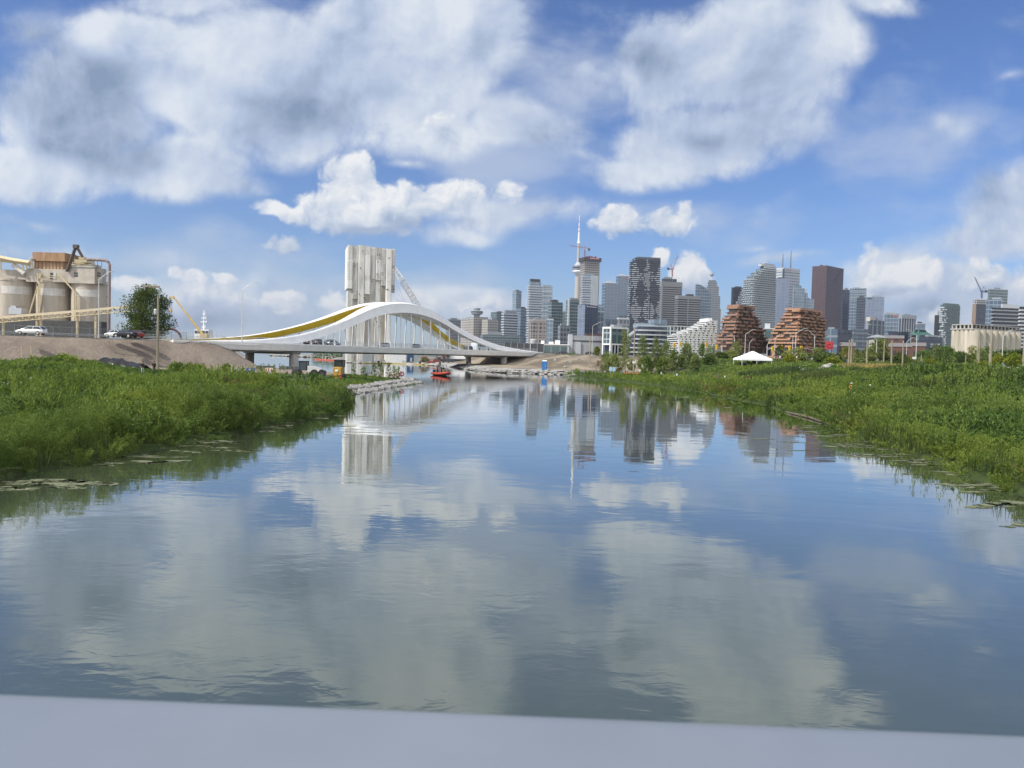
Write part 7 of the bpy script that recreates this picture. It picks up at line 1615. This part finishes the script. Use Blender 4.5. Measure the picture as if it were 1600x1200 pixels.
# ---------------------------------------------------------------- rescue boat
def rib():
    p = P(690, 585, 176); o = thing('rescue_boat', 'orange inflatable rescue boat with a black canopy and crew on the river', 'boat', (p.x, 176, 0), R(-58))
    mb = MB(); pts = [(-3.0, -1.15, .42), (1.2, -1.15, .45), (2.4, -.85, .58), (3.1, -.35, .72), (3.25, 0, .76), (3.1, .35, .72), (2.4, .85, .58), (1.2, 1.15, .45), (-3.0, 1.15, .42)]
    mb.tube(pts, [.22, .29, .28, .26, .24, .26, .28, .29, .22], 10); mb.build('tube', M('boat_orange', (.40, .05, .02), .5), o, local=True, smooth=True)
    mb = MB(); mb.loft([[(x, -w_, z), (x, 0, z2), (x, w_, z), (x, w_ * .8, .42), (x, -w_ * .8, .42)] for x, w_, z, z2 in ((-2.9, .9, .1, -.25), (1.0, .9, .12, -.25), (2.9, .15, .4, .2))]); mb.build('hull', M('boat_grey', (.12, .12, .13), .6), o, local=True)
    mb = MB(); mb.loft([[(x0, -.5, z), (x1, -.5, z), (x1, .5, z), (x0, .5, z)] for x0, x1, z in ((-.5, .8, .4), (-.4, .55, 1.25), (-.3, .3, 1.35))]); cs = mb.build('console', M('boat_black', (.025, .025, .028), .5), o, local=True)
    mb = MB(); mb.add([(.5, -.5, 1.25), (.5, .5, 1.25), (.2, .45, 1.8), (.2, -.45, 1.8), (.53, -.5, 1.25), (.53, .5, 1.25), (.23, .45, 1.8), (.23, -.45, 1.8)], [(0, 1, 2, 3), (7, 6, 5, 4)]); mb.build('windscreen', glass_dark, cs, local=True)
    mb = MB(); mb.loft([[(x, y, z) for x, y in ((-1.3, -.85), (.9, -.85), (.9, .85), (-1.3, .85))] for z in (2.35, 2.45)]); mb.build('canopy', M('boat_black', (.025, .025, .028), .5), o, local=True)
    for x in (-1.2, .8):
        for s in (-1, 1): mb = MB(); mb.tube([(x, s * .8, .4), (x * .95, s * .8, 2.36)], .05, 6); mb.build('frame', galv, o, local=True)
    for s in (-.35, .35): mb = MB(); mb.loft([[(-3.3 + x, s + y, z) for x, y in ((-.25, -.18), (.25, -.18), (.25, .18), (-.25, .18))] for z in (.2, .8, 1.2)]); mb.build('outboard', black, o, local=True)
    mb = MB(); mb.tube([(-1.0, 0, 2.4), (-1.0, 0, 3.2)], .03, 4); mb.cbox((-1.0, 0, 2.6), (.5, .3, .22)); mb.build('mast', dark_metal, o, local=True)
    Rm = Matrix.Rotation(R(-58), 3, 'Z')
    for lb, lx, ly, sh, lg, ps in (('crew member in a black jacket and yellow trousers at the bow of the rescue boat', 1.3, -.2, (.03, .03, .03), (.62, .40, .06), 0), ('crew member in black at the console of the rescue boat', -.75, .15, (.03, .03, .035), (.04, .04, .04), 1), ('crew member in dark orange at the stern of the rescue boat', -1.7, -.35, (.40, .14, .03), (.04, .04, .05), 0)):
        q = Rm @ Vector((lx, ly, 0)); person(lb, p.x + q.x, 176 + q.y, .42, R(-58) + 1.57, sh, lg, ps, None, 'boat crew')
rib()
# ---------------------------------------------------------------- construction plant on the spit
def tracks(o, c, L, W, h, tw, mat=None):
    for s in (-1, 1):
        mb = MB(); mb.loft([[(c.x + s * W / 2 + x, c.y + y, c.z + z) for y, z in ((-L / 2, h * .35), (-L / 2 + h * .4, 0), (L / 2 - h * .4, 0), (L / 2, h * .35), (L / 2, h * .7), (L / 2 - h * .4, h), (-L / 2 + h * .4, h), (-L / 2, h * .7))] for x in (-tw / 2, tw / 2)]); mb.build('track', dark_metal, o)
def dozer():
    p = P(529.5, 587, 118); c = Vector((p.x, 118, gz(p.x, 118))); o = thing('bulldozer', 'yellow bulldozer with a black cab seen head on at the waterside', 'bulldozer', c)
    tracks(o, c, 3.4, 1.25, .8, .36)
    mb = MB(); mb.loft([[(c.x - .62, c.y + y, c.z + z0), (c.x + .62, c.y + y, c.z + z0), (c.x + .58, c.y + y, c.z + z1), (c.x - .58, c.y + y, c.z + z1)] for y, z0, z1 in ((-1.5, .45, 1.75), (-.2, .5, 1.9), (1.2, .5, 1.9))]); mb.build('hood', cat_yellow, o)
    mb = MB(); mb.loft([[(c.x + sx * s, c.y + y, z + c.z) for sx, y in ((-.66, -.2), (.66, -.2), (.66, 1.0), (-.66, 1.0))] for z, s in ((1.9, 1.0), (2.85, .95))]); cb = mb.build('cab', glass_dark, o)
    mb = MB(); mb.cbox((c.x, c.y + .4, c.z + 2.92), (1.5, 1.5, .13)); [mb.tube([(c.x + sx, c.y + y, c.z + 1.85), (c.x + sx * .96, c.y + y, c.z + 2.9)], .05, 4) for sx in (-.68, .68) for y in (-.2, 1.0)]; mb.build('cab_frame', black, cb)
    mb = MB(); mb.loft([[(c.x - .85, c.y + y, c.z + z), (c.x + .85, c.y + y, c.z + z), (c.x + .85, c.y + y - .08, c.z + z), (c.x - .85, c.y + y - .08, c.z + z)] for y, z in ((-2.0, .05), (-1.85, .3), (-2.0, .6))]); mb.build('blade', cat_yellow, o)
    mb = MB(); mb.cbox((c.x - .02, c.y - 1.56, c.z + 1.35), (.46, .05, .28)); mb.build('emblem', white_paint, o); mb = MB(); mb.tube([(c.x + .3, c.y - .8, c.z + 1.8), (c.x + .3, c.y - .8, c.z + 2.4)], .05, 6); mb.build('exhaust', dark_metal, o)
dozer()
def roller():
    p = P(483, 582, 122); c = Vector((p.x, 122, gz(p.x, 122))); o = thing('soil_compactor', 'white and red soil compactor with a black cab parked by the pier', 'compactor', c)
    mb = MB(); mb.loft([[(c.x + x, c.y + y, z + c.z) for y, z in ((-.7, z0), (.7, z0), (.65, z1), (-.65, z1))] for x, z0, z1 in ((-.1, .8, 1.75), (1.2, .8, 1.6), (1.9, .85, 1.25))]); mb.build('hood', M('machine_white', (.50, .50, .49), .5), o)
    mb = MB(); mb.loft([[(c.x - .85 + sx * s, c.y + y * s, z + c.z) for sx, y in ((-.62, -.7), (.62, -.7), (.62, .7), (-.62, .7))] for z, s in ((1.0, 1.0), (2.35, .93))]); cb = mb.build('cab', glass_dark, o); mb = MB(); mb.cbox((c.x - .85, c.y, c.z + 2.42), (1.35, 1.5, .14)); [mb.tube([(c.x - .85 + sx, c.y + y, c.z + 1), (c.x - .85 + sx * .94, c.y + y * .94, c.z + 2.4)], .05, 4) for sx in (-.63, .63) for y in (-.71, .71)]; mb.build('cab_frame', black, cb)
    mb = MB(); mb.cbox((c.x - 1.9, c.y, c.z + .62), (1.3, 1.5, .36)); mb.cbox((c.x + 2.1, c.y, c.z + .75), (1.0, 1.3, .5)); mb.build('chassis', red_paint, o)
    for x in (1.0, 2.2): mb = MB(); mb.tube([(c.x + x, c.y - .85, c.z + .6), (c.x + x, c.y - .45, c.z + .6)], .6, 16); wl = mb.build('wheel', black, o); mb = MB(); mb.tube([(c.x + x, c.y - .9, c.z + .6), (c.x + x, c.y - .84, c.z + .6)], .3, 10); mb.build('rim', dark_metal, wl)
    mb = MB(); mb.tube([(c.x - 2.0, c.y - .8, c.z + .6), (c.x - 2.0, c.y + .8, c.z + .6)], .6, 18); mb.build('drum', dark_metal, o)
roller()
def drum(label, px, py, D):
    p = P(px, py, D); c = (p.x, D, gz(p.x, D)); mb = MB(); mb.lathe([(.30, 0), (.30, .06), (.24, .08)], c, 14); o = thing('traffic_drum', label, 'traffic barrel', c)
    for i in range(5): mb = MB(); r = .25 - .018 * i; mb.lathe([(r, .08 + .2 * i), (r - .012, .27 + .2 * i)], c, 14); mb.build('band', orange_paint if i % 2 == 0 else M('band_black', (.10, .05, .04), .6), o)
    mb = MB(); mb.lathe([(.30, 0), (.30, .06), (.24, .08)], c, 14); mb.build('base', black, o)
drum('orange and dark striped traffic barrel in front of the bulldozer', 531.5, 587, 113); drum('orange traffic barrel beside the roller compactor', 427, 577, 122)
def lifering():
    p = P(628, 589, 129.5); x, y, z = p.x, 129.5, gz(p.x, 129.5); o = thing('life_ring_post', 'red life ring hanging on a white post at the tip of the spit', 'life ring', (x, y, z)); mb = MB(); mb.tube([(x, y, z - .1), (x, y, z + 1.45)], .05, 6); mb.build('post', white_paint, o)
    mb = MB(); ring = [(x + .32 * math.cos(a), y - .08, z + 1.2 + .32 * math.sin(a)) for a in np.linspace(0, 2 * math.pi, 17)]; mb.tube(ring, .1, 8); mb.build('ring', red_paint, o)
lifering()
# site stair rail, blue sign, hoardings by the left path
def stair_rail():
    D = 92; pts = [(362, 572.5, 593), (367, 575, 595), (372, 577.6, 597), (377, 580, 599), (382, 583, 601), (386, 585, 602)]; o = thing('stair_railing', 'sloping timber stair rail with grey balusters above the left bank weeds', 'railing', P(374, 594, D)); wd = M('new_timber', (.50, .38, .24), .8)
    mb = MB(); mb.tube([P(361, 572, D), P(387, 585.5, D)], .05, 6); mb.build('handrail', galv, o)
    for a, b, c in pts: mb = MB(); mb.tube([P(a, b, D), P(a, c, D)], .035, 4); mb.build('baluster', galv, o)
    mb = MB(); mb.tube([P(362, 571, D), P(362, 598, D)], .09, 6); mb.build('post', wd, o)
stair_rail()
def sign_blue():
    D = 98; o = thing('site_sign', 'blue notice board with white lines of text behind the stair rail', 'sign', P(392, 596, D)); mb = MB(); pts = [P(a, b, D) for a, b in ((385, 575), (399, 575), (397.5, 583), (386.5, 583))]; mb.extrude([pts[0], pts[3], pts[2], pts[1]], (0, .06, 0)); pl = mb.build('board', M('sign_blue_bright', (.035, .08, .36), .5), o)
    for (a, b, w) in ((388.5, 577, 7), (389.5, 579, 5), (387.8, 581, 8.5)): mb = MB(); q, r = P(a, b + .4, D - .03), P(a + w, b - .3, D - .03); mb.box(q.x, D - .04, q.z, r.x, D - .01, r.z); mb.build('text_line', white_paint, pl)
    for a in (387, 397): mb = MB(); mb.tube([P(a, 574.5, D + .1), P(a, 600, D + .1)], .04, 6); mb.build('post', galv, o)
sign_blue()
def red_board():
    D = 108; o = thing('barrier_board', 'white and red barrier board behind the weeds right of the blue sign', 'barrier', P(420, 590, D)); mb = MB(); a, b = P(414, 580, D), P(426, 575, D); mb.box(a.x, D, a.z, b.x, D + .08, b.z); bd = mb.build('board', white_paint, o)
    for k in range(3): mb = MB(); q = a.x + (b.x - a.x) * (.1 + .32 * k); mb.box(q, D - .03, a.z + .05, q + .16, D, b.z - .05); mb.build('stripe', red_paint, bd)
    for q in (a.x + .1, b.x - .1): mb = MB(); mb.tube([(q, D + .1, gz(q, D)), (q, D + .1, b.z)], .04, 4); mb.build('post', wood_pole, o)
red_board()
def tarp():
    D = 108; mb = MB(); n = 16; rows = []
    for i in range(n):
        u_ = i / (n - 1); px = 160 + 72 * u_; top = 560 - 5 * math.exp(-((u_ - .1) / .12) ** 2) - 4.0 * math.exp(-((u_ - .42) / .16) ** 2) + 14 * max(0, u_ - .45); rows.append((px, top + 1.2 * math.sin(i * 2.3)))
    R_ = []
    for j in range(6):
        v_ = j / 5; row = []
        for i, (px, py) in enumerate(rows):
            q = P(px, py, D); g0 = gz(q.x, D - 2.2); w_ = (1 - abs(2 * v_ - 1)) ** .7; row.append((q.x + .15 * math.sin(j * 3 + i), D - 2.4 + 3.6 * v_ + .25 * math.sin(i * 1.7 + j), g0 - .1 + max(.12, q.z - g0) * w_ + .08 * math.sin(i * 3.1 + j * 2.2)))
        R_.append(row)
    mb.loft(R_, cap=False, closed=False); o = mb.build('tarpaulin', M('tarp_black', (.018, .018, .02), .35, var=.2), smooth=True); tag(o, 'crumpled black plastic tarpaulin lying on the mound below the embankment', 'tarpaulin'); m = o.modifiers.new('thick', 'SOLIDIFY'); m.thickness = .03
tarp()
# fences
link_m, t_, b_, o_ = base_mat('chain_link'); tr_ = t_.new('ShaderNodeBsdfTransparent'); mx_ = t_.new('ShaderNodeMixShader'); mx_.inputs[0].default_value = .20; b_.inputs['Base Color'].default_value = (.16, .18, .19, 1); t_.l.new(tr_.outputs[0], mx_.inputs[1]); t_.l.new(b_.outputs[0], mx_.inputs[2]); t_.l.new(mx_.outputs[0], o_.inputs[0])
def fence(name, label, pts, h, step, mat, rails=(1.0,), mesh=False, r=.035, zf=None, cat='fence'):
    pts = [Vector((x, y, 0)) for x, y in pts]; P_ = []
    for a, b in zip(pts[:-1], pts[1:]):
        n = max(1, int((b - a).length / step)); P_ += [a.lerp(b, k / n) for k in range(n)]
    P_.append(pts[-1]); Z = [(zf(p.x, p.y) if zf else gz(p.x, p.y)) for p in P_]; o = thing(name, label, cat, (P_[0].x, P_[0].y, Z[0]))
    for p, z in zip(P_, Z): mb = MB(); mb.tube([(p.x, p.y, z - .1), (p.x, p.y, z + h)], r, 5); mb.build('post', mat, o)
    for f in rails: mb = MB(); mb.tube([(p.x, p.y, z + h * f) for p, z in zip(P_, Z)], r * .6, 4); mb.build('rail', mat, o)
    if mesh: mb = MB(); mb.loft([[(p.x, p.y + .01, z + .05) for p, z in zip(P_, Z)], [(p.x, p.y + .01, z + h) for p, z in zip(P_, Z)]], cap=False, closed=False); mb.build('wire_mesh', link_m, o)
def offset_road(side, pts):
    out_ = []
    for i, p in enumerate(pts):
        a, b = Vector(pts[max(0, i - 1)][:2]), Vector(pts[min(len(pts) - 1, i + 1)][:2]); d = (b - a).normalized(); n = Vector((d.y, -d.x)) * side; out_.append((p[0] + n.x, p[1] + n.y))
    return out_
fence('chain_link_fence', 'chain link fence along the top edge of the dirt embankment', offset_road(9.6, ROAD[2:]), 1.9, 3.0, M('fence_post', (.20, .22, .23), .5), (1.0, .04), True, .05)
fence('guard_rail', 'low galvanised guard rail beside the embankment road', offset_road(8.0, ROAD[2:]), .8, 4.0, galv, (.95, .75, .55), False, .06, cat='guard rail')
fence('stake_fence', 'row of thin wooden stakes along the foot of the embankment', [(-62, 112), (-50, 117), (-36, 122)], 1.1, 2.2, wood_pole, (.9,), False, .03)
fence('stake_fence', 'row of thin stakes on the dirt by the left bridge pier', [(-58, 150), (-40, 152), (-30, 148)], 1.1, 3.0, wood_pole, (), False, .03)
for i, px in enumerate((33.5, 48.5)):
    D = 112; p = P(px, 566, D); mb = MB(); mb.box(p.x - .05, D - .03, p.z - .4, p.x + .05, D + .03, Zp(px, 541, D)); tag(mb.build('survey_stake', M('new_timber', (.50, .38, .24), .8)), '%s of the two tall survey stakes before the dirt embankment' % ('left one', 'right one')[i], 'stake', 'survey stakes')
# right bank small things
def potty():
    D = 216; p = P(850.5, 577, D); c = Vector((p.x, D, gz(p.x, D))); o = thing('portable_toilet', 'blue portable toilet with a white roof on the right riprap shore', 'portable toilet', c); bl = M('toilet_blue', (.03, .14, .38), .5); w = .68; h = Zp(850, 564.5, D) - c.z
    mb = MB(); mb.cbox((c.x, c.y, c.z + h / 2), (w * 2, 1.3, h)); bd = mb.build('body', bl, o); mb = MB(); mb.cbox((c.x - .02, c.y - .67, c.z + h * .48), (w * 1.4, .06, h * .82)); dr = mb.build('door', M('toilet_blue_door', (.04, .18, .46), .5), o); mb = MB(); mb.cbox((c.x + .3, c.y - .72, c.z + h * .5), (.08, .05, .2)); mb.build('handle', white_paint, dr)
    mb = MB(); mb.loft([[(c.x + s * x, c.y + s * y, c.z + z) for x, y in ((-w, -.66), (w, -.66), (w, .66), (-w, .66))] for z, s in ((h, 1.04), (h + .12, 1.0), (h + .3, .7))]); mb.build('roof', white_paint, o)
potty()
def misc_right():
    D = 184; p = P(958, 580, D); g = gz(p.x, D); o = thing('display_stand', 'pair of light blue panels standing at the right shore path', 'display', (p.x, D, g))
    for k in range(2): mb = MB(); a, b = P(952 + 5.2 * k, 580, D), P(956.6 + 5.2 * k, 573.5, D); mb.box(a.x, D, a.z, b.x, D + .08, b.z); mb.build('panel', M('panel_skyblue', (.35, .52, .68), .5, var=.2), o); mb = MB(); mb.tube([((a.x + b.x) / 2, D + .1, g), ((a.x + b.x) / 2, D + .1, a.z)], .04, 4); mb.build('leg', galv, o)
    p = P(987, 584, 176); g = gz(p.x, 176); mb = MB(); mb.loft([[(p.x + x, 176 + y * w_, max(g + .45, p.z) + z) for y, z in ((-.35, .12), (0, -.12), (.35, .12), (0, .2))] for x, w_ in ((-1.9, .1), (-1.0, .9), (.8, 1), (1.9, .1))]); tag(mb.build('kayak', M('kayak_orange', (.62, .22, .05), .4), smooth=True), 'orange kayak lying on the right bank path', 'kayak')
    for lb, px, y0, y1, D, r in (('rusty steel pile standing in the sandy slope', 933.5, 563, 577, 232, .32), ('thin tan stake at the edge of the green bank', 930.5, 570.5, 580.5, 200, .12)):
        p = P(px, y1, D); g = gz(p.x, D); mb = MB(); mb.tube([(p.x, D, g - .3), (p.x, D, max(g + 1.2, Zp(px, y0, D)))], r, 8); tag(mb.build('steel_pile' if 'steel' in lb else 'stake', M('rust', (.22, .11, .07), .8) if 'rust' in lb else wood_pole), lb, 'pile' if 'rust' in lb else 'stake')
    D = 187; p = P(1004.5, 575, D); g = gz(p.x, D); o = thing('signpost', 'white sign on a post among the people under the young trees', 'sign', (p.x, D, g)); mb = MB(); mb.tube([(p.x, D, g), (p.x, D, g + 2.6)], .05, 6); mb.build('post', galv, o); mb = MB(); mb.cbox((p.x, D - .06, g + 2.4), (.7, .04, .8)); mb.build('board', white_paint, o)
    for i, (px, py, D, lb) in enumerate(((990.5, 566, 196, 'white rounded sign board left of the people at the signpost'), (1056.5, 563.5, 196, 'white triangular tag on the lamp before the white building'), (966.5, 567.5, 202, 'small white marker on the shrubby slope'))):
        p = P(px, py, D); g = gz(p.x, D); o = thing('marker_sign', lb, 'sign', (p.x, D, g)); mb = MB(); mb.cbox((p.x, D, max(p.z, g + 1)), (.8, .05, .6)); mb.build('board', white_paint, o); mb = MB(); mb.tube([(p.x, D + .05, g), (p.x, D + .05, max(p.z, g + 1))], .04, 4); mb.build('post', galv, o)
    # low road barrier at the right
    a, b = G(1448, 195), G(1640, 172); mb = MB(); d = (b - a); n = Vector((-d.y, d.x, 0)).normalized(); prof = [(-.3, 0), (-.24, .25), (-.1, .4), (-.08, .9), (.08, .9), (.1, .4), (.24, .25), (.3, 0)]
    mb.loft([[q + n * u_ + Vector((0, 0, v_ - .1)) for u_, v_ in prof] for q in [a + d * (k / 8) for k in range(9)]]); tag(mb.build('road_barrier', pale_concrete), 'long pale concrete road barrier before the tree belt at right', 'barrier')
    D = 262; a, b = P(1384, 559, D), P(1432, 556.5, D); o = thing('guard_rail', 'white guard rail beside the lamp posts below the church', 'guard rail', (a.x, D, gz(a.x, D))); mb = MB(); mb.box(a.x, D, a.z - .2, b.x, D + .1, a.z + .5); mb.build('rail', white_paint, o)
    for k in range(6): x = a.x + (b.x - a.x) * k / 5; mb = MB(); mb.tube([(x, D + .15, gz(x, D)), (x, D + .15, a.z + .4)], .07, 4); mb.build('post', galv, o)
    for i, (px, D, w, h, lb) in enumerate(((1180, 330, 9, 2.4, 'pale grey site trailer behind the tent'), (1300, 300, 10, 2.4, 'white trailer right of the red billboard legs'))):
        g = G(px, D); o = thing('site_trailer', lb, 'trailer', g); mb = MB(); mb.box(g.x - w / 2, D, g.z + .4, g.x + w / 2, D + 3, g.z + .4 + h); mb.build('body', slabg, o); [MB().box(x - .5, D - .05, g.z + 1.5, x + .5, D + .02, g.z + 2.3).build('window', glass_dark, o) for x in np.linspace(g.x - w / 2 + 1.5, g.x + w / 2 - 1.5, 5)]
    lg = P(1290, 660, 60); q0, q1 = P(1228, 649, 78), P(1296, 662, 64); mb = MB(); mb.tube([(q0.x, q0.y, .08), ((q0.x + q1.x) / 2 + .3, 71, .12), (q1.x, q1.y, .06)], [.09, .11, .07], 8); tag(mb.build('driftwood_log', M('log_brown', (.15, .12, .085), .9, var=.3)), 'grey driftwood log floating at the right water edge', 'log')
misc_right()
# ---------------------------------------------------------------- far construction shore seen under the bridge
def site():
    def box_unit(nm, lb, px0, px1, py0, py1, D, mat, cat='container', roof=None):
        a, b = P(px0, py1, D), P(px1, py0, D); g = gz(a.x, D); o = thing(nm, lb, cat, (a.x, D, g)); mb = MB(); mb.box(a.x, D, g, b.x, D + 3, b.z); bd = mb.build('body', mat, o)
        for k in range(int((b.x - a.x) / .8)): mb = MB(); mb.box(a.x + .3 + .8 * k, D - .06, g + .15, a.x + .5 + .8 * k, D + .01, b.z - .15); mb.build('corrugation', mat, bd)
        mb = MB(); mb.box(b.x - 1.4, D - .09, g + .1, b.x - .5, D - .01, g + 1.8); mb.build('door', M('door_grey', (.40, .42, .43), .6), o)
        if roof: mb = MB(); mb.box(a.x - .1, D - .1, b.z, b.x + .1, D + 3.1, b.z + .25); mb.build('roof', roof, o)
    box_unit('site_container', 'white site container with its orange canopy under the bridge', 608.5, 634, 552.5, 563, 332, M('container_white', (.68, .69, .70), .5))
    a, b = P(608, 552, 333), P(628, 548.5, 333); mb = MB(); mb.extrude([(a.x, 332.6, a.z + .1), (b.x, 332.6, a.z + .1), (b.x - .6, 332.6, b.z + .3), (a.x + .4, 332.6, b.z + .3)], (0, 2.4, 0)); tag(mb.build('equipment_cover', M('cover_orange', (.50, .15, .07), .6)), 'orange equipment lying on top of the white site container', 'equipment')
    box_unit('site_container', 'dark blue site container right of the white one', 636, 646, 553, 559.5, 338, M('container_blue', (.03, .08, .18), .5)); box_unit('site_container', 'grey site container right of the dark blue one', 646.5, 661, 554, 563, 334, M('container_grey', (.26, .29, .30), .55))
    box_unit('site_container', 'grey covered equipment box at the foot of the concrete tower', 567, 582, 554, 563, 322, M('container_grey', (.26, .29, .30), .55))
    def excavator(lb, px, D, mat, s=1.0, flip=1):
        g = G(px, D); g.z = gz(g.x, D); o = thing('excavator', lb, 'excavator', g); c = Vector((g.x, D, g.z)); tracks(o, c, 3.6 * s, 2.2 * s, .8 * s, .5 * s)
        mb = MB(); mb.cbox((c.x + .2 * flip, D, c.z + 1.35 * s), (2.6 * s, 2.4 * s, 1.0 * s)); mb.build('house', mat, o); mb = MB(); mb.cbox((c.x - .7 * s * flip, D - .7, c.z + 2.1 * s), (1.1 * s, .9 * s, 1.2 * s)); mb.build('cab', glass_dark, o)
        q = lambda x, z: (c.x - flip * x * s, D, c.z + z * s); mb = MB(); mb.tube([q(.6, 1.6), q(2.0, 3.6), q(3.6, 3.4)], .25 * s, 6); bm_ = mb.build('boom', mat, o); mb = MB(); mb.tube([q(3.5, 3.5), q(4.3, 1.4)], .2 * s, 6); mb.build('arm', mat, bm_); mb = MB(); mb.cbox(q(4.3, 1.0), (.9 * s, 1.0 * s, .8 * s)); mb.build('bucket', dark_metal, bm_)
    ex = M('excavator_red', (.26, .05, .04), .5); excavator('red excavator left of the dark cars under the bridge', 672, 326, ex); excavator('second red excavator nearer the bridge pier', 683, 322, ex, 1.1, -1); excavator('dark excavator at the right of the red ones', 697, 318, M('excavator_dark', (.05, .055, .06), .5), 1.0, 1); excavator('grey machine beside the grey equipment box', 590, 326, M('container_grey', (.26, .29, .30), .55), .8, -1)
    for lb, px, c in (('black car parked on the far construction shore', 693, (.03, .03, .035)), ('dark blue pickup parked on the far construction shore', 703, (.05, .07, .1))): car(lb, G(px, 330), .3, c, 4.6, 1.6, 'suv', 'cars on the construction site')
    mb = MB(); pts = [P(x, y, D) for x, y, D in ((492, 561, 400), (505, 562.5, 390), (520, 564, 380), (540, 562, 372))]; mb.tube([(p.x, p.y, .12) for p in pts], .35, 8); tag(mb.build('floating_boom', M('boom_red', (.48, .10, .05), .5)), 'red floating boom on the harbour water left of the concrete tower', 'boom')
    mb = MB(); mb.tube([(-62, 318.5, .1), (-52, 331, .1), (-38, 322, .1), (-32, 312, .1)], .3, 8); tag(mb.build('floating_boom', M('boom_yellow', (.34, .27, .10), .6)), 'dull yellow floating boom along the white rock shore', 'boom')
    for i, (px, lb, c) in enumerate(((565, 'person in a navy jacket at the foot of the concrete tower', (.05, .06, .12)), (662.5, 'worker in a yellow vest before the grey container', (.55, .5, .05)))):
        g = G(px, 316); person(lb, g.x, 318, gz(g.x, 318), .5, c, (.05, .05, .08), i, None, 'workers on the far shore')
    p = P(424, 573, 150); g = gz(p.x, 150)
    for i, (px, lb) in enumerate(((405, 'low dark pipe stack by the left pier'), (440, 'dark concrete block row beside the left pier'))):
        q = P(px, 575, 165); gg = gz(q.x, 165); mb = MB(); [mb.cbox((q.x + .95 * k, 165, gg + .35), (.8, .8, .7)) for k in range(4)]; o = thing('block_row', lb, 'blocks', (q.x, 165, gg)); [MB().cbox((q.x + .95 * k, 165, gg + .35), (.8, .8, .7)).build('block', M('block_dark', (.09, .09, .09), .8), o) for k in range(4)]
site()
# ---------------------------------------------------------------- summer haze over the city
def haze():
    mb = MB(); mb.box(-12600, -450, -2.7, 12600, 12600, 640)
    m = bpy.data.materials.new('haze'); m.use_nodes = True; t = NT(m.node_tree); t.n.clear(); o = t.new('ShaderNodeOutputMaterial')
    v = t.new('ShaderNodeVolumePrincipled'); v.inputs['Density'].default_value = HAZE; v.inputs['Color'].default_value = (.80, .88, 1.0, 1); v.inputs['Anisotropy'].default_value = .35
    t.l.new(v.outputs[0], o.inputs['Volume'])
    tag(mb.build('haze', m, local=True), kind='stuff')
HAZE = .00006
haze()
